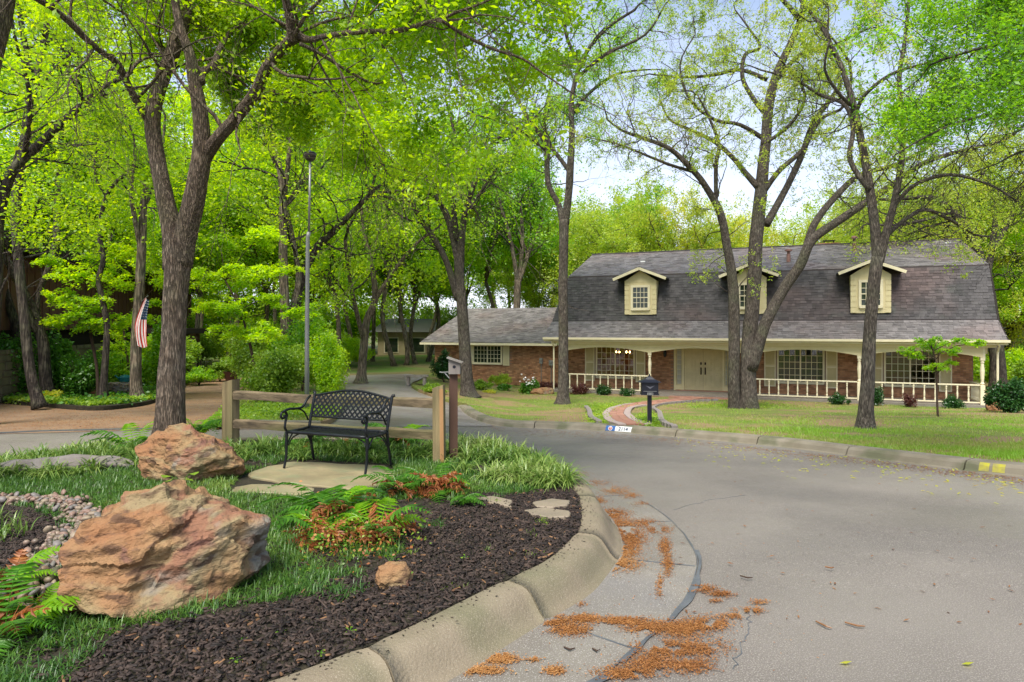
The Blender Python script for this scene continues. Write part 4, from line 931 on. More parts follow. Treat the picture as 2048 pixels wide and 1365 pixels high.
def rockmat():
    m = mat('sandstone', (.27, .125, .055), (.29, .19, .09), 2.2, .85, .012, 22, detail=8)
    n = m.node_tree.nodes; L = m.node_tree.links; b = n['Principled BSDF']; src = b.inputs['Base Color'].links[0].from_socket
    tc = n.new('ShaderNodeTexCoord'); mp = n.new('ShaderNodeMapping'); mp.inputs['Scale'].default_value = (1, 1, 2.0); mp.inputs['Rotation'].default_value = (.2, .6, 0); L.new(tc.outputs['Object'], mp.inputs[0])
    def lay(sc, lo, hi, col, src, det=8, vec=mp.outputs[0], fac=1):
        t = n.new('ShaderNodeTexNoise'); t.inputs['Scale'].default_value = sc; t.inputs['Detail'].default_value = det; t.inputs['Distortion'].default_value = .6; L.new(vec, t.inputs['Vector'])
        r = n.new('ShaderNodeMapRange'); r.inputs[1].default_value = lo; r.inputs[2].default_value = hi; r.inputs[4].default_value = fac; L.new(t.outputs[0], r.inputs[0])
        x = n.new('ShaderNodeMix'); x.data_type = 'RGBA'; L.new(r.outputs[0], x.inputs[0]); L.new(src, x.inputs[6]); x.inputs[7].default_value = (*col, 1); return x.outputs[2]
    c = lay(1.3, .50, .56, (.26, .195, .10), src); c = lay(1.6, .55, .60, (.24, .105, .062), c, fac=.85); c = lay(3.1, .62, .68, (.16, .075, .06), c, fac=.7); c = lay(2.3, .60, .68, (.22, .195, .155), c, vec=tc.outputs['Object'])
    c = lay(7, .55, .63, (.085, .045, .028), c, fac=.75); c = lay(40, .6, .72, (.16, .09, .06), c, 3, fac=.6)
    L.new(c, b.inputs['Base Color'])
    vo = n.new('ShaderNodeTexNoise'); vo.inputs['Scale'].default_value = 6; vo.inputs['Detail'].default_value = 9; vo.inputs['Roughness'].default_value = .62; L.new(mp.outputs[0], vo.inputs['Vector'])
    bp2 = n.new('ShaderNodeBump'); bp2.inputs['Distance'].default_value = .06; L.new(vo.outputs[0], bp2.inputs['Height'])
    old = b.inputs['Normal'].links[0].from_node; L.new(bp2.outputs[0], old.inputs['Normal']); return m
M['rock'] = rockmat()
rock('boulder', (-2.24, 4.05, .15), (.69, .50, .46), .36, -.18, -.32, 15, M['rock'], 'largest rust and tan sandstone boulder in the left foreground', seed=7, strat=.06, rough=.09)
rock('boulder', (-3.52, 7.15, .20), (.66, .42, .36), -.05, -.1, .05, 20, M['rock'], 'second sandstone boulder at the foot of the forked tree', seed=12, strat=.04, rough=.09, sub=5)
rock('stone', (-.77, 4.17, .03), (.135, .11, .12), .4, .2, .2, 11, M['rock'], 'small orange brown stone alone in the dark mulch', 'stone', 4, 5, .006, .012)
lg = tag(obj('log', (lambda g: g.tube(arc([(-6.0, 7.05, .0), (-5.6, 7.2, .05), (-5.1, 7.4, .08), (-4.6, 7.55, .07), (-4.35, 7.55, .02)], 6), [.03, .05, .07, .08, .075, .08, .09, .1, .09, .085, .09, .085, .09, .1, .09, .08, .07, .075, .07, .06, .055, .05, .04, .03, .02], 14, jit=ridges(.22, 5)))(MB()), M['greywood'], smooth=True), 'long grey weathered log lying in the grass at left', 'log')
rng = np.random.default_rng(21); random.seed(21)
path = [G0(*p) for p in [(-30, 1002), (60, 1004), (130, 1012), (175, 1035), (165, 1065), (140, 1090), (100, 1130), (60, 1165), (20, 1210)]]
pth = np.array(smoothpoly(path, 6, False)); pw = np.interp(np.linspace(0, 1, len(pth)), [0, .3, .5, 1], [.10, .14, .20, .19])
pb = thing('pebble_bed', 'curved bed of mixed river pebbles between the dark mulch and the largest boulder', 'pebbles', (-3.5, 5, 0))
pms = []; PBM = (mat('pebble_pink', (.20, .12, .09), (.24, .16, .12), 9, .5), mat('pebble_grey', (.14, .12, .11), (.20, .18, .16), 9, .5), mat('pebble_tan', (.22, .17, .11), (.27, .21, .15), 9, .5))
for k in range(3):
    for mm in PBM:
        bm = bmesh.new(); bmesh.ops.create_icosphere(bm, subdivisions=2, radius=1); me = bpy.data.meshes.new('pebble'); bm.to_mesh(me); bm.free()
        for vv in me.vertices: vv.co *= 1+.22*noise.noise(vv.co*1.3+Vector((k*5, 0, 0)))
        me.materials.append(mm); me.polygons.foreach_set('use_smooth', [True]*len(me.polygons)); pms.append(me)
W0 = wloc(pb); cnt = 0; small = MB()
for k in range(1400):
    i = random.randrange(len(pth)); p = pth[i]+rng.normal(size=2)*pw[i]*.55; sz = random.uniform(.016, .034)
    z = random.uniform(.0, .03)
    if cnt < 295 and k % 4 == 0:
        inst(random.choice(pms), 'pebble', pb, (p[0]-W0[0], p[1]-W0[1], z+.02), (random.random(), random.random(), random.random()*6), (sz*1.35, sz, sz*.7)); cnt += 1
    else:
        a0 = random.random()*6; V = []; 
        for zz, rr in ((-.4, .7), (.3, .95), (.9, .45)):
            for j in range(6): a = a0+j*PI/3; V.append((p[0]+rr*sz*.95*math.cos(a), p[1]+rr*sz*.8*math.sin(a), z+.005+zz*sz*.7))
        small.add(V, [(r*6+j, r*6+(j+1) % 6, r*6+6+(j+1) % 6, r*6+6+j) for r in (0, 1) for j in range(6)]+[(12, 13, 14, 15, 16, 17)])
obj('small_pebbles', small, M['pebble'], pb, kind='stuff', smooth=True)

# ------------------------------------------------------------------ ground cover
rng = np.random.default_rng(31); random.seed(31)
def Gv(px, py, off=0.0):
    px = np.asarray(px, float); py = np.asarray(py, float); lo = np.full(px.shape, 1.0); hi = np.full(px.shape, 90.0)
    for _ in range(40):
        d = (lo+hi)/2; k = CZ+(HZ-py)/F*d > R((px-1024)/F*d, d)+off; lo = np.where(k, d, lo); hi = np.where(k, hi, d)
    return (px-1024)/F*d, d
def pxof(x, y, z): return x/y*F+1024, HZ-(z-CZ)*F/y
def pxpoly(p, z=0.0): return [G0(*q, z) for q in p]
MUL = pxpoly([(1165, 965), (1120, 972), (1040, 988), (940, 990), (885, 1022), (800, 1045), (800, 1110), (725, 1150), (640, 1162), (590, 1198), (500, 1222), (420, 1240), (250, 1262), (170, 1325), (60, 1420), (400, 1520), (700, 1420), (900, 1260), (1060, 1180), (1180, 1080)])
MUL2 = pxpoly([(-60, 1008), (60, 1018), (118, 1040), (128, 1072), (90, 1112), (30, 1140), (-60, 1160)])
PEB = [tuple(p) for p in list(pth+np.array((.0, .0))+np.column_stack([pw, pw*0])*0+np.array((0, .16)))+list(pth[::-1]-np.array((0, .16)))]
SLAB = pxpoly([(480, 950), (585, 918), (790, 930), (792, 960), (735, 988), (630, 995), (450, 990)])
ISLA = np.array(ISL)
def on_bed(x, y): return inside(ISLA, x, y)
def grassblades(x, y, z, h, w, rng, lean=.6, wob=0):
    n = len(x); a = rng.uniform(0, 2*PI, n); h = h*rng.uniform(.5, 1.3, n); b = np.column_stack([x, y, z]); sd = np.column_stack([np.cos(a), np.sin(a), np.zeros(n)])*(w/2)
    l = rng.uniform(0, 2*PI, n); t = b+np.column_stack([np.cos(l)*h*lean*rng.uniform(0, 1, n), np.sin(l)*h*lean*rng.uniform(0, 1, n), h])
    return np.stack([b-sd, b+sd, t], 1).reshape(-1, 3)
def archblades(c, L, w, n, rng, spread=.05, flatn=1.0):
    """arching strap leaves from clump centres c: quads, 4 segments"""
    m = len(c)*n; cc = np.repeat(c, n, 0)+np.column_stack([rng.normal(size=(m, 2))*spread, np.zeros(m)]); a = rng.uniform(0, 2*PI, m); L = np.repeat(L, n)*rng.uniform(.6, 1.2, m); out = rng.uniform(.35, 1.0, m)*flatn
    d = np.column_stack([np.cos(a), np.sin(a)]); sd = np.column_stack([-d[:, 1], d[:, 0], np.zeros(m)]); Q = []; prev = None
    for t in (0, .3, .58, .82, 1.0):
        r = L*out*(t**1.3)*.85; z = L*(1.25*t-1.05*out*t*t); ww = w*(1-.93*t**2.2)
        q = np.column_stack([cc[:, :2]+d*r[:, None], cc[:, 2]+np.maximum(z, .004)]); l, r_ = q-sd*ww/2, q+sd*ww/2
        if prev is not None: Q.append(np.stack([prev[0], prev[1], r_, l], 1))
        prev = (l, r_)
    return np.concatenate(Q, 1).reshape(-1, 3)
# connected blades: give each strap one island by building an indexed mesh
def strapmesh(name, c, L, w, n, rng, spread=.05, flatn=1.0, ts=(0, .3, .58, .82, 1.0)):
    m = len(c)*n; cc = np.repeat(c, n, 0)+np.column_stack([rng.normal(size=(m, 2))*spread, np.zeros(m)]); a = rng.uniform(0, 2*PI, m); L = np.repeat(L, n)*rng.uniform(.6, 1.2, m); out = rng.uniform(.35, 1.0, m)*flatn
    d = np.column_stack([np.cos(a), np.sin(a)]); sd = np.column_stack([-d[:, 1], d[:, 0], np.zeros(m)]); V = []
    for t in ts:
        r = L*out*(t**1.3)*.85; z = L*(1.25*t-1.05*out*t*t); ww = w*(1-.93*t**2.2)
        q = np.column_stack([cc[:, :2]+d*r[:, None], cc[:, 2]+np.maximum(z, .004)]); V += [q-sd*ww/2*1, q+sd*ww/2]
    V = np.stack(V, 1); k = len(ts); V = V.reshape(-1, 3); base = np.arange(m)[:, None]*2*k
    q = np.array([(2*i, 2*i+1, 2*i+3, 2*i+2) for i in range(k-1)]).reshape(-1); idx = (base+q[None, :]).reshape(-1).astype(np.int32)
    me = bpy.data.meshes.new(name); me.vertices.add(len(V)); me.vertices.foreach_set('co', V.astype(np.float32).ravel()); me.loops.add(len(idx)); me.loops.foreach_set('vertex_index', idx)
    N = len(idx)//4; me.polygons.add(N); me.polygons.foreach_set('loop_start', np.arange(N, dtype=np.int32)*4); me.update(calc_edges=True); return me
# dwarf mondo grass in clumps
n = 46000; x = rng.uniform(-8.4, 0.7, n); y = rng.uniform(2.0, 9.6, n)
nzv = np.array([noise.noise(Vector((a*1.6, b*1.6, 0)))+.5*noise.noise(Vector((a*5, b*5, 3))) for a, b in zip(x, y)])
mulk = inside(MUL, x, y)|inside(MUL2, x, y); nearm = mulk&(inside([(px_[0], px_[1]) for px_ in pxpoly([(90, 1250), (600, 1180), (780, 1040), (1140, 960), (1140, 1000), (900, 1040), (800, 1130), (640, 1230), (420, 1290), (100, 1330)])], x, y))
k = on_bed(x, y)&~inside(SLAB, x, y)&~inside(PEB, x, y)&((~mulk&(nzv > -.42))|(nearm&(nzv > .22)))&(y < 8.2)&~inside(pxpoly([(640, 1020), (900, 990), (900, 1050), (640, 1090)]), x, y)
x, y = x[k], y[k]; c = np.column_stack([x, y, bedh(x, y)])
obj('dwarf_grass', strapmesh('dwarf_grass', c, np.full(len(c), .10), .0062, 8, rng, .022, 1.15, (0, .5, 1)), M['mondo'], kind='stuff')
print('mondo', len(c))
# striped grass border
def border(name, px_pts, n, L, spread, per=34):
    P_ = np.array(smoothpoly([G0(*p) for p in px_pts], 10, False)); i = rng.integers(0, len(P_)-1, n); t = rng.random(n); q = P_[i]+(P_[i+1]-P_[i])*t[:, None]+rng.normal(size=(n, 2))*spread
    k = inside(ISLA, q[:, 0], q[:, 1])|(rng.random(n) < .1); q = q[k]; c = np.column_stack([q, np.zeros(len(q))]); return strapmesh(name, c, rng.uniform(.75, 1.25, len(c))*L, .017, per, rng, .03, 1.35)
obj('striped_grass', border('striped_grass', [(905, 905), (960, 905), (1030, 925), (1080, 948), (1110, 960)], 130, .30, .22), M['lirio'], kind='stuff')
obj('striped_grass', border('striped_grass', [(1000, 955), (1060, 965), (1110, 975)], 26, .26, .10), M['lirio'], kind='stuff')
obj('striped_grass', border('striped_grass', [(480, 905), (600, 905), (760, 912), (900, 915)], 120, .25, .22), M['lirio'], kind='stuff')
obj('striped_grass', border('striped_grass', [(-40, 945), (60, 935), (150, 915), (260, 905), (330, 915)], 120, .24, .26), M['lirio'], kind='stuff')
obj('striped_grass', border('striped_grass', [(-40, 955), (60, 950), (160, 940), (250, 930)], 60, .24, .22), M['lirio'], kind='stuff')
c = np.array([(*G0(px, py), 0) for px, py in ((10, 1065), (5, 1085), (-5, 1045), (45, 1063), (1395, 0), (20, 1075))]); c = c[c[:, 1] > 0]
obj('striped_grass', strapmesh('striped_grass', c, np.full(len(c), .2), .012, 14, rng), M['lirio'], kind='stuff')
# young green tufts on the mulch
for px, py in ((1085, 1048), (995, 1010), (1063, 1072), (975, 1102), (820, 1107), (600, 1170), (1070, 1110), (905, 1180), (850, 1030)):
    x, y = G0(px, py); n_ = 60 if px in (1085, 995) else 22
    tag(obj('weed_tuft', strapmesh('weed_tuft', np.array([(x, y, 0)]), np.array([.07 if n_ > 30 else .045]), .004, n_, rng, .035), M['leafF']), {1085: 'bright green weed tuft below the pair of flagstones', 995: 'bright green weed tuft beside the half hidden flat stone'}.get(px, 'tiny green weed sprouting from the dark mulch'), 'weed', None if n_ > 30 else 'tiny weeds in the mulch')
# mulch
def chips(name, n, test, x0, x1, y0, y1, m):
    x = rng.uniform(x0, x1, n); y = rng.uniform(y0, y1, n); k = test(x, y); x, y = x[k], y[k]; n = len(x)
    L = rng.uniform(.012, .045, n)*rng.choice([1, 1, 1.8], n); Wd = rng.uniform(.003, .0085, n); a = rng.uniform(0, PI, n); ti = rng.normal(size=n)*.28; d = np.column_stack([np.cos(a)*np.cos(ti), np.sin(a)*np.cos(ti), np.sin(ti)]); s = np.column_stack([-np.sin(a), np.cos(a), rng.normal(size=n)*.25]); u = np.cross(d, s)
    c = np.column_stack([x, y, bedh(x, y)+rng.uniform(.004, .028, n)]); V = []
    for i, j, kk in ((-1, -1, 0), (1, -.5, 0), (1, .6, 0), (-1, 1, 0), (-.8, -.7, 1), (.9, -.3, 1), (.7, .5, 1), (-.9, .6, 1)): V.append(c+d*(L*i/2)[:, None]+s*(Wd*j)[:, None]+u*(kk*.006))
    V = np.stack(V, 1).reshape(-1, 3); b = np.arange(n)[:, None]*8; q = np.array([4, 5, 6, 7, 0, 1, 5, 4, 1, 2, 6, 5, 2, 3, 7, 6, 3, 0, 4, 7]); idx = (b+q).reshape(-1).astype(np.int32); me = bpy.data.meshes.new(name)
    me.vertices.add(len(V)); me.vertices.foreach_set('co', V.astype(np.float32).ravel()); me.loops.add(len(idx)); me.loops.foreach_set('vertex_index', idx); me.polygons.add(len(idx)//4); me.polygons.foreach_set('loop_start', np.arange(len(idx)//4, dtype=np.int32)*4); me.update(calc_edges=True)
    print(name, n); return obj(name, me, m, kind='stuff')
chips('mulch', 42000, lambda x, y: inside(MUL, x, y)&inside(ISLA, x, y), -3, .7, 2.2, 7.2, M['mulch'])
chips('mulch', 16000, lambda x, y: inside(ISLA, x, y)&(y < 8)&~inside(SLAB, x, y)&~inside(PEB, x, y), -5, .6, 2.2, 8, M['mulch'])
chips('mulch', 14000, lambda x, y: inside(MUL2, x, y), -4.7, -2.6, 4, 6.2, M['mulch'])
chips('wood_shreds', 1300, lambda x, y: inside(MUL, x, y)&inside(ISLA, x, y), -3, .7, 2.2, 7.2, mat('pale_shred', (.10, .05, .025), (.20, .11, .05), 9, .8, island=.3))
# spilled mulch on the kerb
s_ = rng.uniform(s_of(.55, 7.2), s_of(-1.14, 3.02), 260); pts_ = []
for q in s_: p, nn = on_isl(q); pts_.append(p+nn*abs(rng.normal())*.07)
pts_ = np.array(pts_); v = leafverts(np.column_stack([pts_, np.full(len(pts_), .014)]), .022, rng, .4, 5); obj('mulch_crumbs', rawmesh('mulch_crumbs', v, 4), M['mulch'], kind='stuff')
# catkin litter
LB = [(1150, 950, 40, 5, 300), (1190, 968, 35, 6, 500), (1232, 983, 30, 8, 800), (1262, 993, 20, 6, 500), (1190, 1003, 24, 7, 900), (1225, 1030, 32, 10, 1800), (1240, 1055, 42, 16, 3000), (1262, 1078, 34, 15, 2000), (1240, 1100, 40, 18, 3200), (1228, 1130, 48, 14, 3000), (1200, 1138, 30, 7, 800), (1290, 1048, 26, 8, 600), (1318, 1062, 26, 8, 700), (1330, 1095, 13, 16, 700), (1335, 1130, 12, 22, 600), (1320, 1175, 8, 20, 250),
      (1110, 1245, 34, 9, 900), (1170, 1240, 30, 7, 600), (1140, 1262, 50, 14, 900), (1240, 1245, 50, 7, 900), (1300, 1258, 50, 12, 1200), (1370, 1260, 50, 16, 1500), (1420, 1250, 40, 14, 900), (1330, 1300, 60, 16, 1400), (1300, 1330, 50, 16, 900), (1400, 1300, 60, 20, 900), (1380, 1335, 50, 16, 700), (1250, 1350, 60, 12, 900), (1405, 1180, 26, 6, 450), (1445, 1190, 25, 6, 450), (1500, 1225, 30, 5, 400), (1470, 1235, 30, 5, 200), (1520, 1208, 20, 4, 120),
      (1000, 1322, 34, 9, 800), (960, 1345, 50, 8, 900), (1110, 1345, 20, 8, 300), (1068, 1324, 14, 4, 80), (1280, 1010, 16, 5, 200), (1430, 1205, 14, 4, 80), (1160, 1210, 14, 5, 60), (700, 1000, 1, 1, 0)]
PX, PY = [], []
for a, b, c_, d_, n_ in LB:
    n_ = int(n_*1.5)
    if not n_: continue
    aa, bb = rng.normal(size=n_)*c_*.5, rng.normal(size=n_)*d_*.55; PX.append(a+aa); PY.append(b+bb)
PX.append(rng.uniform(900, 1650, 350)); PY.append(rng.uniform(960, 1364, 350))
PX = np.concatenate(PX); PY = np.concatenate(PY); x, y = Gv(PX, PY)
off = np.array([noise.noise(Vector((a*7, b*5, 1)))+.6*noise.noise(Vector((a*23, b*19, 5))) for a, b in zip(x, y)]); k = (off > -.34)&~inside(np.array([on_isl(s)[0]+on_isl(s)[1]*.36 for s in np.linspace(0, TOT, 160, False)]), x, y); x, y = x[k], y[k]
v = leafverts(np.column_stack([x, y, R(x, y)+.010+rng.uniform(0, .008, len(x))]), .013*rng.uniform(.6, 1.5, len(x)), rng, .42, 2.6, fold=.5); obj('fallen_catkins', rawmesh('fallen_catkins', v, 4), M['cat'], kind='stuff'); print('catkins', len(x))
# litter along the far kerb, in the drive and on the street
PX = np.concatenate([rng.uniform(930, 2048, 2600), rng.uniform(1350, 2048, 110)]); PY = np.concatenate([np.interp(PX[:2600], [930, 1000, 1210, 1400, 1700, 2048], [835, 856, 866, 882, 916, 958])+np.abs(rng.normal(size=2600))*7, rng.uniform(880, 1250, 110)])
x, y = Gv(PX, PY); v = leafverts(np.column_stack([x, y, R(x, y)+.01]), .045, rng, .3, 3); obj('leaf_litter', rawmesh('leaf_litter', v, 4), M['brown'], kind='stuff')
PX = rng.uniform(1350, 2048, 260); PY = np.interp(PX, [930, 1000, 1210, 1400, 1700, 2048], [835, 856, 866, 882, 916, 958])+np.abs(rng.normal(size=260))*22; x, y = Gv(PX, PY)
v = leafverts(np.column_stack([x, y, R(x, y)+.012]), .07, rng, .4, 2); obj('fallen_leaves', rawmesh('fallen_leaves', v, 4), M['leafY'], kind='stuff')
n = 9000; PX = np.concatenate([rng.uniform(-20, 520, n), rng.uniform(690, 900, 1200)]); PY = np.concatenate([rng.uniform(758, 862, n), rng.uniform(755, 770, 1200)]); x, y = Gv(PX, PY); k = ~inside(IVY, x, y)&~inside(STRIP, x, y); x, y = x[k], y[k]
v = leafverts(np.column_stack([x, y, R(x, y)+.02]), .035, rng, .5, 3); obj('leaf_litter', rawmesh('leaf_litter', v, 4), M['cat'], kind='stuff')
for (a, b_, c_, d_), lab in (((1632, 1248, 1664, 1262), 'longer curved twig lying on the asphalt at right'), ((1690, 1250, 1730, 1258), 'straight thin twig lying on the asphalt at right'), ((1480, 1156, 1505, 1160), 'short dark twig on the asphalt beyond the catkin litter'), ((1650, 1138, 1668, 1139), 'tiny twig lying alone in the middle of the asphalt'), ((1128, 1300, 1150, 1302), 'dark bark piece on the gutter near the kerb joint'), ((1185, 1303, 1200, 1305), 'dark bark piece beside the tar seam')):
    p, q = G(a, b_), G(c_, d_); m_ = ((p[0]+q[0])/2, (p[1]+q[1])/2-.03); zz = float(R(*p))+.016
    tag(obj('twig', MB().tube([(*p, zz), (*m_, zz+.004), (*q, zz)], [.005, .006, .003], 5), M['brown'] if a > 1600 else M['twig']), lab, 'twig')
for (px, py), lab in (((1692, 1331), 'single green leaf lying on the asphalt near the bottom'), ((1936, 1333), 'single pale green leaf on the asphalt at bottom right')):
    x, y = G(px, py); z = float(R(x, y))+.012; tag(obj('fallen_leaf', MB().add([(x-.035, y, z), (x-.005, y-.014, z+.004), (x+.035, y+.004, z+.008), (x, y+.015, z+.003)], [(0, 1, 2, 3)]), M['leafY']), lab, 'leaf')
# lawn blades
def lawnblades(name, n, px0, px1, py0, py1, poly, off, h, w, bare=None, m=None):
    PX = rng.uniform(px0, px1, n); PY = py0+(py1-py0)*rng.random(n)**.8; x, y = Gv(PX, PY, off); k = inside(poly, x, y)
    b = np.array([noise.noise(Vector((a*.55, c_*.55, 2)))+.4*noise.noise(Vector((a*2, c_*2, 2))) for a, c_ in zip(x, y)]); k &= (b < .10)|(rng.random(n) < .18)
    if bare: 
        for (a, c_, e, f) in bare: k &= ~((((PX-a)/e)**2+((PY-c_)/f)**2 < 1)&(rng.random(n) < .85))
    x, y = x[k], y[k]; v = grassblades(x, y, R(x, y)+off, h, w, rng, .8); print(name, len(x)); return obj(name, rawmesh(name, v, 3), m or M['grass'], kind='stuff')
WALKP = np.concatenate([pc[::3]-np.array((.45, 0)), (pc[::3]+np.array((.45, 0)))[::-1]])
LP = np.array(LAWN)
lawnblades('lawn_grass', 190000, 900, 2060, 782, 955, LP, .13, .055, .014, [(1110, 838, 90, 14), (1400, 826, 60, 5), (1560, 828, 60, 8), (1700, 845, 70, 8), (2000, 880, 60, 8), (1255, 830, 30, 40), (1330, 803, 60, 6)])
lawnblades('strip_grass', 26000, 415, 700, 755, 850, np.array(STRIP), .12, .07, .018)
def leafbed(name, px, py, n, rx, ry, off, h, size, m, poly=None, up=1.0):
    PX = px+rng.normal(size=n)*rx*.5; PY = py+rng.normal(size=n)*ry*.5; x, y = Gv(PX, PY, off)
    if poly is not None: k = inside(poly, x, y); x, y = x[k], y[k]
    v = leafverts(np.column_stack([x, y, R(x, y)+off+np.abs(rng.normal(size=len(x)))*h]), size, rng, .75, up); return obj(name, rawmesh(name, v, 4), m, kind='stuff')
leafbed('ground_cover', 1195, 835, 3500, 24, 22, .13, .04, .05, M['leafF'], LP); leafbed('ground_cover', 1215, 815, 2500, 60, 8, .13, .04, .05, M['leafF'], LP); leafbed('ground_cover', 1295, 845, 3500, 24, 14, .13, .05, .05, M['leafF'], LP)
leafbed('ground_cover', 1480, 812, 3000, 120, 6, .13, .04, .05, M['leafF'], LP); leafbed('ground_cover', 560, 826, 7000, 120, 16, .12, .05, .07, M['leafF'], np.array(STRIP))
# ivy bed
n = 46000; x = rng.uniform(-30, -6, n); y = rng.uniform(18, 42, n); k = inside(IVY, x, y)&(x/y > -.85); x, y = x[k], y[k]
v = leafverts(np.column_stack([x, y, R(x, y)+.12+np.abs(rng.normal(size=len(x)))*.09]), .11, rng, .8, .8); obj('ivy_cover', rawmesh('ivy_cover', v, 4), M['ivy'], kind='stuff')
PX = rng.uniform(-20, 380, 12000); PY = np.interp(PX, [-120, 0, 80, 183, 256, 310, 362, 380], [794, 800, 806, 812, 807, 798, 775, 758])-np.abs(rng.normal(size=12000))*5; x, y = Gv(PX, PY, .12)
v = leafverts(np.column_stack([x, y, R(x, y)+.10+rng.uniform(-.05, .12, len(x))]), .09, rng, .8, .8); obj('ivy_edge', rawmesh('ivy_edge', v, 4), M['leafF'], kind='stuff')

# ------------------------------------------------------------------ ferns and seedlings
def frond(L, n, rise, pw_, rng, ragged=0):
    g = MB(); ts = np.linspace(0, 1, n+2); P_ = [(L*t*.95, 0, L*(rise*t-(.55+.35*rise)*t*t*1.05)) for t in ts]; P_ = np.array(P_)
    g.tube(P_, np.linspace(.0035, .0012, len(P_)), 3, False)
    for i in range(1, n+1):
        t = ts[i]; l = pw_*L*math.sin(PI*min(1, .12+.88*(t**.75)))**.8*rng.uniform(.85, 1.1)+.006; w = L*.95/n*.85
        for s in (-1, 1):
            p = P_[i]; fw = .3+.2*rng.random(); dr = -.25*l*rng.uniform(.3, 1.6)+ragged*rng.normal()*.02
            a = p+(-w*.45, 0, 0); b = p+(w*.45, 0, 0); q1 = p+(l*fw*.55+w*.4, s*l*.55, dr*.3+.004); q0 = p+(l*fw*.5-w*.42, s*l*.55, dr*.3); tip = p+(l*fw*1.25, s*l, dr)
            g.add([a, b, q1, tip, q0], [(0, 1, 2, 3, 4)] if s < 0 else [(4, 3, 2, 1, 0)])
    return g
def fmesh(nm, g, m): me = bpy.data.meshes.new(nm); me.from_pydata(g.v, [], g.f); me.materials.append(m); return me
FG = [fmesh('frond', frond(.50, 17, r_, .20, rng), M['fern']) for r_ in (.75, 1.0, 1.25)]; FY = [fmesh('frond', frond(.42, 15, r_, .22, rng), M['fernY']) for r_ in (1.0, 1.3)]
FD = [fmesh('dead_frond', frond(.36, 12, r_, .20, rng, 1), M['dead']) for r_ in (.35, .7)]
def fern(px, py, z, sc, n, nd, label, ny=2, arc_=(0, 2*PI), group=None):
    x, y = G0(px, py, z) if z > -.1 else G(px, py, .12); zz = z if z > -.1 else float(R(x, y))+.1
    t = thing('fern', label, 'fern', (x, y, zz), 0, group); sc = sc*1.25
    for i in range(n):
        a = arc_[0]+(arc_[1]-arc_[0])*(i+random.random()*.7)/n; s = sc*random.uniform(.7, 1.12); inst(random.choice(FY if i < ny else FG), 'frond', t, (.03*math.cos(a), .03*math.sin(a), 0), (random.uniform(-.3, .3), random.uniform(-.35, .12), a), (s, s, s))
    for i in range(nd):
        a = random.uniform(0, 2*PI) if i % 3 else random.uniform(-2.6, -.6); s = sc*random.uniform(.5, .95); inst(random.choice(FD), 'dead_frond', t, (.06*math.cos(a), .06*math.sin(a), .02), (random.uniform(-.9, .9), random.uniform(-.9, .1), a), (s, s, s*1.3))
    return t
fern(668, 1040, 0, 1.05, 22, 16, 'large glossy green fern with rust brown dead fronds beneath it, in front of the bench', 4)
fern(750, 1075, 0, .8, 10, 40, 'green fern with many rust brown fronds, at the edge of the mulch', 5)
fern(650, 1085, 0, .7, 7, 30, 'low fern mostly of rusty fronds beside the dwarf grass', 4)
fern(872, 985, 0, .8, 11, 60, 'fern with a dense brown dead heart just in front of the right fence post', 2)
fern(800, 985, 0, .75, 9, 8, 'small dark green fern at the right corner of the flagstone slab', 1)
fern(905, 1012, 0, .62, 5, 0, 'fern with a single arching frond reaching over the mulch', 0, (-1.2, .3))
fern(800, 890, 0, .95, 16, 6, 'fern behind the bench close to the road', 4)
fern(700, 900, 0, .75, 10, 4, 'low fern under the bench behind the fence rail', 1)
fern(620, 898, 0, .75, 10, 4, 'dark fern behind the left side of the bench', 0)
fern(388, 872, 0, 1.15, 16, 2, 'tall pale green fern between forked tree trunk and left fence post', 12)
fern(270, 900, 0, .95, 12, 1, 'bright fern left of the forked tree trunk', 6)
fern(5, 1275, 0, .8, 14, 10, 'glossy fern at the bottom left corner', 3)
fern(10, 1180, 0, .75, 10, 6, 'bright young fern at the left edge beside the pebbles', 8)
fern(70, 1225, 0, .5, 7, 5, 'small fern touching the left end of the largest boulder', 4)
# broad-leaf seedlings
def seedling(px, py, z, n, sz, h, label, cat='seedling', m='leafF', group=None):
    x, y = G0(px, py, z); t = thing('seedling', label, cat, (x, y, z), 0, group); g = MB(); st = []
    for i in range(n):
        a = i*2.4+random.random(); r = sz*random.uniform(.5, 1.1); zz = h*random.uniform(.55, 1.05); tip = (r*math.cos(a), r*math.sin(a), zz); g.tube([(0, 0, 0), (tip[0]*.4, tip[1]*.4, zz*.7), tip], .003, 4)
        l = MB(); V = [(0, 0, 0)]
        for k in range(1, 8): th = -1.1+2.2*k/8; rr = sz*(.75+.25*math.cos(th*1.6)); V.append((rr*math.cos(th)*.95, rr*math.sin(th)*.62, -.12*sz*abs(th)))
        l.add(V, [tuple(range(8))]); me = fmesh('leaf', l, M[m]); inst(me, 'leaf', t, tip, (random.uniform(-.3, .3), random.uniform(-.2, .4), a))
    obj('stem', g, M['fern'], t, local=True); return t
seedling(362, 985, .02, 6, .10, .20, 'sprout of a few big bright lime leaves between the two boulders')
for px, py in ((930, 1120), (560, 1270), (480, 1290), (640, 1315), (700, 1270), (610, 1145), (470, 1330)): seedling(px, py, 0, 6, .022, .03, 'tiny bright green seedling in the mulch below the boulders', group='tiny seedlings in the mulch')
for i in range(260):
    pass
n = 900; PX = rng.normal(size=n)*75+700; PY = rng.normal(size=n)*32+1085; k = (PX > 600)&(PX < 860); x, y = (PX[k]-1024)/F*(CZ*F/(PY[k]-HZ)), CZ*F/(PY[k]-HZ)
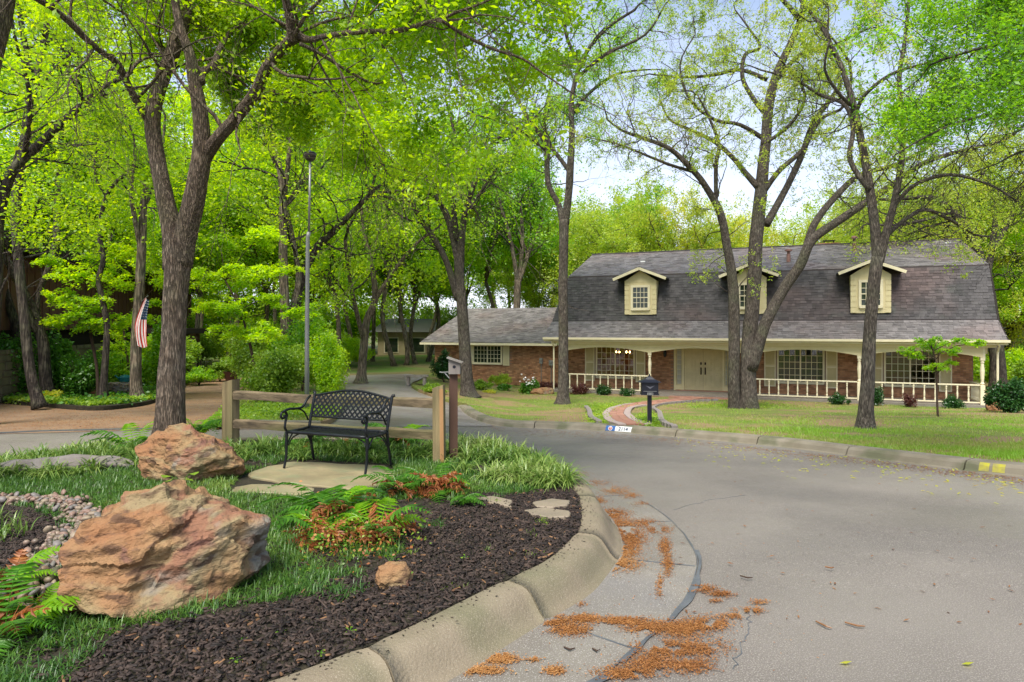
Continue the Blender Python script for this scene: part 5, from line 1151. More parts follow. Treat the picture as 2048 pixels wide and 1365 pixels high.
v = leafverts(np.column_stack([x, y, rng.uniform(.02, .20, len(x))]), .045, rng, .6, .5); v = (v.reshape(-1, 4, 3)-v.reshape(-1, 4, 3).mean(1, keepdims=True))*.7+v.reshape(-1, 4, 3).mean(1, keepdims=True); v = v.reshape(-1, 3)
obj('creeping_leaves', rawmesh('creeping_leaves', v[:len(v)//8*4], 4), M['leafF'], kind='stuff'); obj('dry_leaves', rawmesh('dry_leaves', v[len(v)//8*4:], 4), M['dead'], kind='stuff')

# ------------------------------------------------------------------ trees traced from the photograph
rng = np.random.default_rng(41); random.seed(41)
def B(px, py, off=.12): x, y = G(px, py, off); return (x, y, float(R(x, y))+off-.03), y
# 1 forked tree on the island
d = 8.9; PR1 = dict(wig=.17, lift=[.03, .0, -.05, -.08], nc=[3, 3, 3, 0], max=3, fwd=.9, leafall=False)
w1 = [limb([(335, 905, 82), (338, 870, 70), (342, 780, 62), (347, 680, 54), (352, 580, 53), (356, 520, 60), (357, 480, 66)], d),
      limb([(348, 540, 50), (345, 470, 46), (331, 403, 40), (315, 320, 36), (305, 240, 36), (318, 175, 34), (343, 110, 32), (362, 55, 33), (371, 0, 34), (376, -60, 32), (390, -160, 26)], d, .3),
      limb([(362, 530, 50), (372, 465, 50), (388, 400, 48), (402, 320, 44), (404, 265, 38), (398, 210, 34), (388, 160, 29), (380, 110, 24), (362, 60, 20), (350, 0, 18), (345, -80, 14)], d, -.5),
      limb([(410, 315, 34), (432, 282, 31), (462, 248, 29), (492, 212, 28), (515, 178, 27), (532, 138, 26), (560, 102, 25), (590, 76, 26), (620, 80, 15), (655, 72, 13), (720, 64, 12.5), (795, 62, 12), (845, 48, 10), (885, 38, 9)], d-.1, -2.0),
      limb([(585, 84, 24), (580, 40, 21), (572, 0, 20), (560, -60, 18), (560, -160, 13)], d-1.3, -.5),
      limb([(590, 70, 12), (612, 30, 10), (640, 0, 9), (670, -50, 7)], d-1.4, -.5),
      limb([(875, 42, 8), (935, 38, 6), (960, 30, 5), (1010, 35, 3)], d-2.1, -.5),
      limb([(880, 40, 9), (935, 74, 9), (985, 98, 8), (1045, 118, 6.5), (1090, 150, 5), (1150, 190, 3)], d-2.1, .3),
      limb([(600, 88, 10), (640, 108, 9), (700, 145, 7), (752, 168, 6), (790, 150, 4), (812, 134, 3)], d-1.5, .8),
      limb([(293, 238, 20), (262, 182, 17), (234, 127, 17), (200, 102, 15), (172, 78, 15), (140, 46, 15), (104, 16, 14), (66, -6, 13), (0, -50, 10)], d+.1, -1.8),
      limb([(342, 118, 18), (318, 92, 15), (296, 68, 14), (280, 30, 13), (268, -10, 12), (262, -70, 9)], d+.2, .8),
      limb([(402, 165, 20), (405, 145, 18), (428, 128, 16), (438, 100, 13), (455, 72, 11), (480, 48, 9), (520, 42, 9), (556, 46, 8), (575, 62, 6)], d-.3, 1.2),
      limb([(430, 132, 12), (460, 145, 7), (485, 165, 6), (530, 200, 4), (600, 205, 2.5)], d+.2, .8),
      limb([(250, 160, 10), (275, 125, 8), (300, 115, 6), (330, 112, 4)], d-.6, .6)]
w1 = flare(w1)
hid = [limb([(371, -30, 26), (420, -200, 20), (520, -420, 12)], d, 1), limb([(572, -20, 18), (640, -200, 12), (760, -380, 8)], d-1.4, .5), limb([(345, -60, 14), (250, -260, 10), (120, -420, 7)], d, 1), limb([(560, -100, 12), (800, -160, 9), (1010, -120, 6)], d-1.6, -.6), limb([(370, -40, 18), (480, -120, 10), (640, -90, 7), (800, -40, 5)], d, 2.5), limb([(100, 16, 8), (160, -60, 7), (60, -160, 5)], d-1.4, -.8)]
o1, t1 = sprout(w1[3:]+hid, PR1, rng, .30, 1.45, .12, up=.1)
o1, t1 = sprout(w1[1:3], PR1, rng, .8, 1.4, .55, out=o1, tips=t1)
lp1 = tipleaves(t1, 40, .075, rng); lp1 = lp1[(lp1[:, 1] > 3.6)&(lp1[:, 2] > 2.6)]
lp1 = thin(lp1, lambda px: np.interp(px, [0, 300, 400, 600, 900, 1200], [7.6, 8.7, 8.7, 7.4, 6.6, 6.6]), rng, .03, -.05, [(-200, 360), (130, 340), (240, 280), (300, 200), (430, 190), (500, 290), (640, 330), (760, 350), (860, 420), (960, 340), (1060, 300), (1180, 290), (1235, 200), (1245, 0), (1260, -400)])
bx_ = lp1[:, 0]/lp1[:, 1]*F+1024; by_ = HZ-(lp1[:, 2]-CZ)*F/lp1[:, 1]; print('T1 leaves', len(lp1), 'in frame', int(((bx_ > -50)&(bx_ < 2100)&(by_ > -50)).sum()))
tree('forked_tree', 'large forked tree with grey brown ridged bark behind the second boulder, reaching over the scene', 'tree', (*P(337, 900, d)[:2], 0), w1+hid, o1, M['bark1'], lp1, .068, M['leafA'], rng, 30, amp=.045, up=.5, aspect=.5)
# 2 oak-like trees on the lawn
PRO = dict(wig=.30, lift=[.03, .03, .0, .0], nc=[3, 3, 2, 0], max=3, fwd=.8)
b, d = B(1485, 818); w = [limb([(1472, 822, 34), (1468, 790, 28), (1468, 700, 27), (1468, 600, 26), (1462, 540, 22), (1452, 480, 20), (1440, 425, 18), (1412, 375, 15), (1385, 340, 14), (1340, 298, 11), (1290, 278, 9), (1245, 262, 6), (1215, 240, 4)], d, -1.5),
  limb([(1500, 826, 48), (1497, 790, 40), (1497, 700, 36), (1506, 600, 33), (1511, 500, 32), (1520, 400, 30), (1530, 300, 25), (1537, 215, 23), (1553, 150, 20), (1580, 90, 16), (1600, 40, 14), (1612, -30, 10)], d-.2, .5),
  limb([(1503, 740, 28), (1530, 650, 27), (1570, 575, 25), (1600, 530, 24), (1625, 480, 22), (1680, 440, 20), (1740, 400, 17), (1800, 360, 15), (1850, 325, 12), (1930, 300, 9), (2010, 280, 6), (2060, 240, 4)], d-.3, -2.5),
  limb([(1608, 515, 18), (1628, 450, 17), (1670, 395, 15), (1720, 350, 13), (1790, 330, 10), (1860, 290, 7), (1900, 230, 4)], d-.8, 1.5),
  limb([(1516, 375, 17), (1490, 345, 13), (1465, 315, 11), (1430, 285, 10), (1385, 262, 8), (1340, 240, 5), (1320, 200, 3)], d, 1.2),
  limb([(1528, 225, 12), (1505, 195, 11), (1485, 155, 10), (1490, 110, 9), (1520, 95, 7), (1500, 60, 5), (1470, 20, 3)], d+.2, .8),
  limb([(1532, 450, 20), (1560, 400, 16), (1600, 320, 15), (1625, 250, 13), (1660, 200, 11), (1680, 165, 9), (1660, 110, 6)], d, 1.5),
  limb([(1530, 380, 14), (1560, 340, 12), (1605, 300, 11), (1640, 240, 9), (1690, 210, 7), (1700, 130, 6), (1650, 60, 4)], d, -1.6),
  limb([(1432, 410, 10), (1432, 330, 10), (1438, 290, 9), (1420, 240, 6), (1395, 190, 4)], d-.6, -.6),
  limb([(1535, 160, 11), (1480, 140, 9), (1430, 150, 8), (1370, 155, 6), (1310, 150, 4)], d+.4, .8),
  limb([(1390, 345, 8), (1340, 330, 7), (1290, 310, 6), (1240, 290, 5), (1200, 280, 3)], d-.9, 1.0),
  limb([(1545, 170, 12), (1600, 110, 10), (1660, 95, 8), (1730, 60, 5)], d+.4, -1), limb([(1525, 290, 10), (1580, 250, 8), (1610, 190, 7), (1570, 130, 5)], d, -1.2),
  limb([(1530, 280, 12), (1480, 250, 9), (1430, 240, 8), (1380, 200, 6), (1360, 130, 4), (1390, 70, 3)], d+.4, -1), limb([(1600, 40, 12), (1540, -20, 9), (1450, -40, 6), (1380, -30, 4)], d, -1), limb([(1600, 30, 10), (1680, -30, 8), (1790, -60, 5)], d, -.8)]
w = flare(w); o_, t_ = sprout(w[3:]+[w[0]], PRO, rng, .42, 1.35, .3, up=.4); o_, t_ = sprout(w[1:3], PRO, rng, .5, 1.4, .5, out=o_, tips=t_, up=.3)
tree('oak_tree', 'spreading oak with two trunks from one base, in front of the double door', 'tree', b, w, o_, M['bark3'], tipleaves(t_, 6.5, .04, rng, .5), .075, M['leafC'], rng, 16, up=.3, extra=M['bark2'])
b, d = B(1732, 858); w = [limb([(1732, 866, 44), (1732, 830, 35), (1735, 760, 31), (1740, 660, 28), (1747, 580, 27), (1755, 515, 28)], d),
  limb([(1755, 525, 24), (1748, 440, 22), (1735, 350, 19), (1722, 280, 17), (1708, 215, 15), (1692, 160, 13), (1672, 110, 11), (1640, 50, 8), (1600, 0, 6)], d, .8),
  limb([(1758, 525, 22), (1775, 455, 18), (1790, 400, 16), (1803, 320, 14), (1805, 240, 12), (1798, 160, 11), (1810, 80, 9), (1820, -20, 7)], d, -.5),
  limb([(1738, 380, 12), (1700, 320, 12), (1706, 260, 11), (1690, 210, 10), (1640, 190, 8), (1590, 160, 6), (1520, 140, 4)], d+.1, .9),
  limb([(1712, 225, 10), (1730, 190, 9), (1780, 150, 8), (1840, 130, 6)], d+.4, -1), limb([(1762, 480, 12), (1810, 440, 10), (1850, 420, 9), (1900, 440, 8), (1950, 470, 6)], d, 1.2),
  limb([(1790, 410, 10), (1830, 370, 9), (1900, 350, 8), (1980, 370, 6), (2030, 400, 4)], d, -.8), limb([(1708, 215, 9), (1680, 190, 8), (1650, 140, 6), (1660, 80, 5)], d+.3, -.9)]
w = flare(w); o_, t_ = sprout(w[1:], PRO, rng, .38, 1.1, .25, up=.3)
tree('oak_tree', 'single grey trunk oak nearest the street, in front of the right dormer', 'tree', b, w, o_, M['bark3'], tipleaves(t_, 6.5, .04, rng, .5), .06, M['leafC'], rng, 16, up=.3, extra=M['bark2'])
# trunk between wing and house
PRM = dict(wig=.2, lift=[.06, .03, .0, -.03], nc=[3, 3, 3, 0], max=3, fwd=.9)
b, d = B(1126, 808); w = [limb([(1125, 814, 38), (1126, 780, 27), (1127, 700, 24), (1126, 600, 23), (1127, 520, 22), (1128, 440, 24)], d),
  limb([(1128, 450, 20), (1117, 410, 14), (1097, 370, 13), (1094, 320, 13), (1092, 290, 12), (1075, 262, 11), (1055, 235, 9), (1030, 190, 7)], d, .8),
  limb([(1130, 450, 20), (1136, 400, 18), (1140, 345, 18), (1144, 270, 15), (1143, 200, 12), (1165, 120, 10), (1210, 60, 8), (1270, 20, 6)], d, -.8),
  limb([(1140, 345, 12), (1122, 320, 10), (1100, 290, 9), (1088, 240, 8), (1100, 180, 6)], d, 1), limb([(1143, 230, 9), (1175, 190, 8), (1230, 150, 6), (1290, 140, 4)], d, 1), limb([(1160, 130, 9), (1130, 60, 8), (1140, -40, 6)], d, -1), limb([(1150, 160, 9), (1210, 110, 8), (1290, 70, 6), (1330, 10, 4)], d, -1.4), limb([(1090, 300, 8), (1040, 260, 7), (990, 240, 5)], d, -1)]
w = flare(w); o_, t_ = sprout(w[1:], PRM, rng, .5, 1.5, .3); tree('elm_tree', 'slender elm with forked top, standing on the lawn at the left end of the porch', 'tree', b, w, o_, M['bark3'], thin(tipleaves(t_, 15, .12, rng), d, rng, .12, .0, [(900, 330), (1050, 330), (1100, 250), (1160, 260), (1180, 300), (1330, 260), (1345, -400)]), .09, M['leafB'], rng, 14, extra=M['bark2'])
b, d = B(935, 793); w = [limb([(938, 798, 44), (934, 770, 32), (930, 700, 29), (924, 620, 26), (919, 560, 24), (918, 510, 26)], d),
  limb([(916, 600, 18), (895, 530, 15), (875, 490, 15), (850, 450, 14), (820, 400, 13), (795, 365, 11), (760, 325, 9), (730, 290, 7)], d, -2),
  limb([(917, 525, 20), (905, 470, 17), (893, 430, 15), (870, 390, 13), (850, 350, 11), (820, 300, 9), (800, 250, 6)], d, 1),
  limb([(920, 525, 20), (925, 460, 16), (935, 410, 14), (955, 350, 12), (975, 310, 10), (990, 280, 8), (1040, 260, 6)], d, -1.5), limb([(914, 480, 14), (908, 420, 13), (905, 350, 11), (915, 300, 9), (900, 230, 6)], d, -1),
  limb([(930, 430, 10), (950, 400, 8), (965, 380, 7), (1000, 330, 6), (1040, 300, 4)], d, 2), limb([(820, 400, 8), (790, 400, 7), (750, 390, 5), (700, 400, 3)], d-1, -1)]
w = flare(w); o_, t_ = sprout(w[1:], PRM, rng, .55, 2.2, .3); tree('elm_tree', 'tall elm rising behind the birdhouse with limbs fanning from mid trunk', 'tree', b, w, o_, M['bark3'], thin(tipleaves(t_, 14, .16, rng), d, rng, .12, .0, [(600, 480), (800, 500), (1000, 480), (1100, 420)]), .12, M['leafB'], rng, 14, extra=M['bark2'])
# leafy branches hanging in from a tree beyond the right edge
w = [limb([(2500, 1100, 60), (2480, 600, 50), (2440, 200, 44), (2380, 0, 34)], 9.5), limb([(2440, 250, 22), (2250, 120, 15), (2080, 80, 10), (1950, 100, 7), (1860, 130, 4)], 9.5, -.5), limb([(2450, 330, 22), (2280, 260, 15), (2120, 220, 10), (1980, 230, 7), (1880, 260, 5), (1790, 310, 3)], 9.3, -1),
     limb([(2400, 100, 20), (2250, 20, 13), (2100, -10, 9), (1960, 20, 6)], 9.5, .5), limb([(2300, 270, 12), (2160, 310, 8), (2060, 300, 6), (1990, 330, 3)], 9.2, -.5), limb([(2280, 140, 12), (2130, 150, 8), (2000, 160, 6), (1900, 190, 4)], 9.3, .8), limb([(2230, 250, 10), (2110, 260, 6), (2040, 240, 4)], 9.3, -1.5), limb([(2390, 30, 14), (2200, -90, 10), (2040, -110, 6)], 9.4, -1)]
PRS = dict(wig=.2, lift=[-.02, -.03, -.05, -.06], nc=[4, 3, 3, 0], max=3, fwd=1.0)
o_, t_ = sprout(w[1:], PRS, rng, .22, 1.05, .3, up=.0); x, y = 10.5, 9.5
tree('overhanging_tree', 'tree past the right edge whose fresh green sprays hang over the house roof', 'tree', (*P(2500, 1100, 9.5)[:2], -.4), w, o_, M['bark2'], thin(tipleaves(t_, 10, .05, rng), 0, rng, 1, .1, [(1600, 60), (1690, 130), (1715, 300), (1750, 330), (1850, 300), (1950, 270), (2048, 240), (2300, 200)]), .058, M['leafD'], rng, 12, up=.8, aspect=.5)
# left edge: big near trunk, dark leaning limb, grey twins
w = [limb([(-190, 1100, 110), (-150, 700, 85), (-85, 400, 78), (-38, 140, 74), (-8, 0, 70), (30, -200, 60)], 6.4), limb([(0, -60, 40), (150, -250, 24), (300, -400, 12)], 6.4, -1)]
o_, t_ = sprout([w[1]], PR1, rng, .5, 1.6, .2); tree('near_tree', 'thick tree trunk just cut by the upper left edge', 'tree', (*P(-190, 1100, 6.4)[:2], -.1), w, o_, M['bark1'], (lambda q: q[(q[:, 1] > 5)&(q[:, 0]/q[:, 1]*F+1024 < 120)])(tipleaves(t_, 20, .1, rng)), .07, M['leafA'], rng, 24)
def wood(label, px, py, limbs, dr, lm, bm, L0=2.2, sp=.6, nl=24, ls=.12, name='woodland_tree', pr=PRM, first=1, off=.12, d=None, t0=.3, sig=.18, grp=None, kk=10):
    b_, dd = B(px, py, off)
    if d is not None: dd = d; b_ = (*P(px, py, d)[:2], float(R(*P(px, py, d)[:2])))
    w_ = flare([limb(l, dd, dr[i % len(dr)] if i else 0) for i, l in enumerate(limbs)]); a, c = sprout(w_[first:], pr, rng, sp, L0, t0)
    return tree(name, label, 'tree', b_, w_, a, bm, thin(tipleaves(c, nl*.46, sig, rng), dd, rng, .2, .1, [(-400, 500), (250, 500), (330, 540), (500, 640), (2100, 640)]), ls, lm, rng, kk, group=grp, extra=M['bark2'])
wood('dark leaning tree at the left edge with one long limb rising to the right', -20, 830, [[(-40, 850, 46), (-20, 700, 34), (-8, 560, 28), (-5, 450, 26), (10, 380, 24), (30, 335, 22), (75, 293, 20), (130, 240, 17), (185, 192, 14), (235, 160, 11), (270, 140, 8)], [(45, 320, 14), (55, 270, 12), (60, 200, 11), (45, 120, 8)], [(-5, 470, 18), (-40, 350, 14), (-60, 200, 10)], [(150, 220, 8), (210, 190, 7), (300, 170, 5)]], [-1], M['leafA'], M['bark2'], 1.6, .4, 22, .10, first=0, d=14)
wood('grey twin stemmed tree behind the leaning tree in the upper left', 60, 812, [[(80, 816, 26), (60, 740, 23), (45, 600, 21), (32, 450, 21), (38, 340, 22), (52, 270, 22), (60, 190, 20)], [(60, 200, 18), (62, 150, 16), (48, 80, 13), (36, 0, 10), (30, -80, 8)], [(62, 195, 18), (78, 130, 16), (92, 60, 14), (100, 0, 12), (110, -80, 9)], [(70, 185, 14), (110, 140, 12), (150, 105, 10), (200, 80, 7)]], [1, -1], M['leafA'], M['bark2'], 2.0, .5, 22, .12)
wood('thin dark crooked tree between ivy wall and flag tree', 205, 800, [[(207, 806, 22), (208, 760, 17), (212, 700, 15), (214, 650, 14), (205, 600, 13), (197, 560, 12), (207, 520, 12), (200, 480, 11), (203, 430, 10), (214, 390, 10), (232, 365, 9), (258, 345, 8), (280, 330, 6), (294, 318, 4)], [(198, 505, 7), (212, 495, 6), (222, 480, 4)], [(212, 392, 7), (190, 350, 6), (195, 290, 4)]], [-.5, .5], M['leafA'], M['bark2'], 1.0, .6, 14, .10, first=0, t0=.6)
flag_b, flag_d = B(275, 798)
wood('straight grey brown tree carrying the flag', 275, 798, [[(276, 805, 36), (272, 770, 26), (272, 700, 25), (275, 640, 23), (280, 560, 22), (284, 480, 20), (288, 400, 16), (300, 340, 12)], [(282, 500, 12), (270, 440, 11), (262, 380, 10), (270, 300, 8), (250, 220, 6)], [(288, 410, 12), (310, 370, 10), (322, 320, 8), (330, 240, 6)]], [1, -1], M['leafA'], M['bark4'], 2.4, .5, 24, .13)
wood('ivy wrapped tree leaning left by the stone wall', 70, 790, [[(68, 800, 26), (62, 760, 22), (45, 700, 20), (28, 640, 19), (10, 590, 22), (-10, 540, 20), (-40, 470, 16)], [(45, 690, 16), (20, 640, 14), (0, 560, 12), (-20, 480, 8)]], [1], M['leafA'], M['bark2'], 1.8, .6, 20, .12, kk=12)
wood('tree with forked mossy limbs in front of the brown siding', 95, 798, [[(95, 800, 30), (90, 740, 26), (85, 680, 24), (60, 610, 20), (35, 560, 17), (10, 510, 14)], [(80, 670, 16), (60, 640, 15), (38, 570, 14), (36, 520, 12), (45, 460, 10)], [(85, 690, 14), (75, 600, 12), (110, 500, 15), (115, 400, 14), (120, 300, 12), (135, 150, 9)]], [2, -1], M['leafB'], M['bark2'], 2.0, .6, 22, .12)
wood('slim pair of grey trunks left of the lamp post', 575, 745, [[(580, 760, 34), (574, 700, 26), (570, 620, 24), (567, 540, 22), (566, 470, 20), (566, 400, 19), (562, 350, 17), (550, 300, 13), (540, 240, 10), (530, 160, 7)], [(567, 400, 14), (575, 340, 12), (580, 260, 10), (570, 180, 8), (575, 80, 6)], [(572, 720, 16), (585, 620, 14), (597, 560, 14), (590, 500, 12), (578, 440, 10), (560, 360, 7)], [(566, 420, 9), (600, 370, 7), (640, 340, 5)]], [1, -1, 2], M['leafA'], M['bark4'], 2.6, .55, 26, .14, first=0, d=24, t0=.45)
wood('tree behind the lamp post, its long dark limb slanting up to the right', 585, 750, [[(600, 765, 36), (600, 700, 28), (590, 640, 25), (600, 570, 22), (630, 500, 20), (665, 465, 17), (700, 430, 14), (730, 400, 11), (760, 372, 9), (800, 362, 6)], [(728, 402, 8), (770, 385, 6), (830, 380, 4)], [(735, 398, 7), (750, 350, 6), (745, 300, 4)]], [-1], M['leafA'], M['bark2'], 2.4, .5, 26, .14, d=26, first=0, t0=.5)
wood('dark trunk at the edge of the house drive', 722, 762, [[(722, 768, 30), (724, 740, 22), (728, 690, 20), (734, 640, 18), (750, 600, 16), (745, 540, 13), (730, 470, 10), (720, 400, 8)], [(727, 680, 12), (712, 620, 11), (700, 560, 10), (690, 480, 8)], [(750, 600, 12), (790, 540, 10), (830, 490, 8), (870, 460, 6)]], [1, -2], M['leafA'], M['bark4'], 3.0, .7, 26, .18)
wood('tree in the wood with a fan of upright stems, behind the wing roof', 1032, 700, [[(1032, 760, 22), (1032, 680, 19), (1034, 600, 17), (1036, 560, 17)], [(1036, 570, 12), (1025, 500, 10), (1010, 440, 8), (990, 380, 6)], [(1036, 570, 12), (1060, 500, 10), (1085, 440, 8), (1090, 380, 6)], [(1036, 580, 12), (1045, 480, 10), (1040, 400, 7)]], [1, -1, 2], M['leafD'], M['bark4'], 3.4, .7, 30, .20, d=46)
wood('crooked oak behind the right end of the house roof', 1990, 780, [[(1996, 790, 40), (1995, 720, 32), (1985, 640, 28), (1975, 570, 26), (1960, 520, 24), (1940, 470, 20), (1910, 430, 18), (1870, 400, 14), (1830, 395, 11), (1780, 400, 8), (1720, 395, 5)], [(1972, 560, 16), (1985, 490, 14), (1990, 420, 12), (1975, 360, 10), (1940, 330, 7)], [(1985, 500, 12), (2020, 440, 10), (2040, 380, 8)], [(1900, 425, 10), (1850, 440, 8), (1800, 450, 6), (1740, 450, 4)], [(1960, 520, 12), (1920, 500, 9), (1880, 470, 7), (1830, 480, 5)]], [-2, 2, 1], M['leafC'], M['bark2'], 2.6, .4, 26, .13, name='oak_tree', pr=PRO, d=33, first=0, t0=.35, sig=.12)

FARSH = []
# ------------------------------------------------------------------ generic woodland trees, copied individually
def gen(seed, H_, r, nl, ls, m, bm, forks=4, lean=.05, crown0=.35, Lf=.42, pr=None):
    rg = np.random.default_rng(seed); pr = pr or dict(wig=.2, lift=[.05, .04, .0, -.02], nc=[4, 3, 3, 0], max=3, fwd=.9)
    zf = H_*crown0; n = 8; pts = np.array([(lean*H_*math.sin(i*.6+seed)*.3, lean*H_*math.cos(i*.5+seed*2)*.3, -.3+(zf+.3)*i/n) for i in range(n+1)]); pts[:, :2] -= pts[0, :2]; rad = np.linspace(r, r*.75, n+1); rad *= 1+.5*np.exp(-(pts[:, 2]+.3)/.25)
    w = [(pts, rad)]; out, tips = [], []
    for i in range(forks):
        a = i*2*PI/forks+rg.uniform(-.5, .5); sl_ = rg.uniform(.25, .6); dd = unit(np.array((math.cos(a)*sl_, math.sin(a)*sl_, 1.))); L = H_*(1-crown0)*rg.uniform(.75, 1.0); p = pts[-1]-np.array((0, 0, .15)); Q = [p]; k = 9
        for j in range(k): dd = unit(dd+rg.normal(size=3)*.14+np.array((0, 0, .04))); Q.append(Q[-1]+dd*L/k)
        w.append((np.array(Q), np.linspace(r*.55, r*.12, k+1)))
    out, tips = sprout(w[1:], pr, rg, H_*.045, H_*(1-crown0)*Lf*.45, .08, up=0)
    lp = tipleaves(tips, nl*.6, .035*H_**.75*.4+.05, rg); g = MB()
    for a, b_ in w: g.tube(a, b_, 8)
    mt_ = bpy.data.meshes.new('trunk'); mt_.from_pydata([tuple(v) for v in g.v], [], g.f); mt_.materials.append(bm); mt_.polygons.foreach_set('use_smooth', [True]*len(mt_.polygons))
    g = MB(); 
    for a, b_, lev in out:
        if lev < 3: g.tube(a, b_, 4 if lev == 0 else 3, cap=False)
    mb_ = bpy.data.meshes.new('branches'); mb_.from_pydata([tuple(v) for v in g.v], [], g.f); mb_.materials.append(M['bark2'])
    cr = rawmesh('crown', leafverts(lp, ls, rg, .62, .5), 4); cr.materials.append(m); print('gen', seed, len(lp), len(mb_.polygons)); return mt_, mb_, cr
GT = [gen(1, 17, .20, 12, .19, M['leafA'], M['bark4']), gen(2, 19, .22, 12, .20, M['leafB'], M['bark4'], 3, .08, .4), gen(3, 15, .17, 12, .17, M['leafA'], M['bark4'], 5, .06, .28), gen(4, 13, .26, 12, .16, M['leafC'], M['bark2'], 6, .05, .2, .6, dict(wig=.3, lift=[.0, .02, .0, 0], nc=[4, 3, 3, 0], max=3, fwd=.8)), gen(5, 16, .18, 13, .2, M['leafD'], M['bark4'], 4, .05, .33)]
def place(v, x, y, s, lm, label, group, rz=None, sz=None):
    t = thing('woodland_tree', label, 'tree', (x, y, float(R(x, y))-.05), random.uniform(0, 6.28) if rz is None else rz, group); t.scale = (s, s, (sz or s))
    for nm, me in zip(('trunk', 'branches', 'crown'), GT[v]):
        o = bpy.data.objects.new(nm, me); COL.objects.link(o); o.parent = t
        if nm == 'branches': o['kind'] = 'stuff'
        if nm == 'crown' and lm: o.material_slots[0].link = 'OBJECT'; o.material_slots[0].material = M[lm]
    return t
mid = [(672, 750, 38, 0, .8, 'leafA', 'woodland tree whose base shows at the left rim of the house drive'), (790, 752, 44, 1, .85, 'leafB', 'leftmost of the three close trunks past the end of the house drive'), (812, 751, 45, 0, .85, 'leafA', 'middle of the three close trunks past the end of the house drive'), (832, 750, 47, 2, 1.0, 'leafB', 'rightmost of the three close trunks past the end of the house drive'),
       (855, 748, 50, 1, .8, 'leafC', 'woodland trunk just left of the wing roof edge'), (745, 748, 50, 4, .95, 'leafA', 'woodland trunk directly behind the dark trunk at the drive edge'), (965, 740, 52, 1, .9, 'leafB', 'woodland tree rising behind the left half of the wing roof'), (1075, 740, 56, 0, .9, 'leafA', 'woodland tree rising behind the gap between wing and main roof'),
       (640, 745, 42, 2, 1.0, 'leafA', 'woodland tree in the thicket right of the lamp post'), (520, 748, 40, 0, .85, 'leafA', 'woodland tree in the thicket between fence post and lamp post'), (450, 748, 44, 1, .9, 'leafB', 'woodland tree behind the potted shrub at the end of the left drive'), (400, 740, 36, 4, .85, 'leafA', 'woodland tree behind the stone pillar of the carport'),
       (330, 745, 34, 0, .9, 'leafA', 'tree rising behind the brown sided house near the forked trunk'), (140, 735, 40, 1, 1.0, 'leafA', 'tree rising behind the middle of the brown sided house roof'), (-10, 735, 36, 2, 1.15, 'leafB', 'tree rising behind the left end of the brown sided house')]
for px, py, d, v, s, lm, lab in mid: place(v, (px-1024)/F*d, d, s, lm, lab, None)
for px, d, v, s, lm in ((700, 60, 0, 1.1, 'leafA'), (780, 64, 1, 1.1, 'leafC'), (860, 62, 2, 1.2, 'leafA'), (930, 66, 4, 1.1, 'leafB'), (1010, 70, 0, 1.0, 'leafC'), (610, 58, 1, 1.1, 'leafA'), (540, 56, 4, 1.1, 'leafA'), (470, 60, 0, 1.2, 'leafC'), (390, 56, 1, 1.1, 'leafA'), (310, 58, 2, 1.3, 'leafC'), (230, 54, 0, 1.2, 'leafA'), (150, 56, 4, 1.2, 'leafA'), (70, 52, 1, 1.2, 'leafA'), (-20, 54, 0, 1.3, 'leafA'), (660, 78, 2, 1.2, 'leafA'), (820, 84, 1, 1.1, 'leafA'), (500, 78, 1, 1.1, 'leafA'), (980, 88, 1, 1.0, 'leafA'), (330, 82, 4, 1.2, 'leafA')):
    place(v, (px-1024)/F*d, d, s, lm, 'far tree with thin trunk inside the dense wood beyond the drives', 'far trees of the wood')
for i, (px, d, h) in enumerate(((-30, 60, 150), (60, 66, 150), (120, 62, 140), (190, 66, 150), (250, 64, 140), (320, 62, 130), (390, 60, 140), (440, 66, 130), (500, 62, 140), (560, 70, 130), (610, 66, 130), (660, 72, 120), (710, 68, 110), (760, 76, 100), (840, 78, 100), (900, 72, 90), (960, 76, 90), (1020, 74, 90))): FARSH.append((px, d, h))
for px, d, v, s, lm, lab in ((1150, 52, 3, .98, 'leafC', 'olive crowned oak behind the left corner of the gambrel roof'), (1235, 50, 3, .95, 'leafC', 'olive crowned oak behind the left dormer'), (1330, 53, 3, 1.0, 'leafC', 'olive crowned oak behind the roof between left and middle dormers'), (1420, 52, 3, .92, 'leafY', 'yellowish oak crown over the ridge left of the middle dormer'), (1510, 52, 3, .9, 'leafC', 'oak crown seen right behind the two trunk oak'), (1600, 50, 3, .92, 'leafC', 'oak crown over the ridge by the chimney'), (1690, 50, 3, .9, 'leafY', 'yellowish oak crown over the ridge right of the chimney'), (1800, 46, 3, .95, 'leafC', 'oak crown over the right third of the ridge'), (1900, 46, 3, .95, 'leafC', 'oak crown over the right end of the ridge'), (2010, 42, 3, 1.0, 'leafY', 'yellow green tree at the right edge behind the house'), (2090, 36, 2, .8, 'leafA', 'bright green tree cut by the right edge'), (1250, 70, 4, 1.15, 'leafD', 'taller pale green tree above the left dormer'), (1165, 66, 4, 1.05, 'leafD', 'pale green tree rising just right of the slender elm'), (1965, 60, 2, 1.1, 'leafC', 'further yellow green tree past the roof at right')):
    place(v, (px-1024)/F*d, d, s, lm, lab, None)

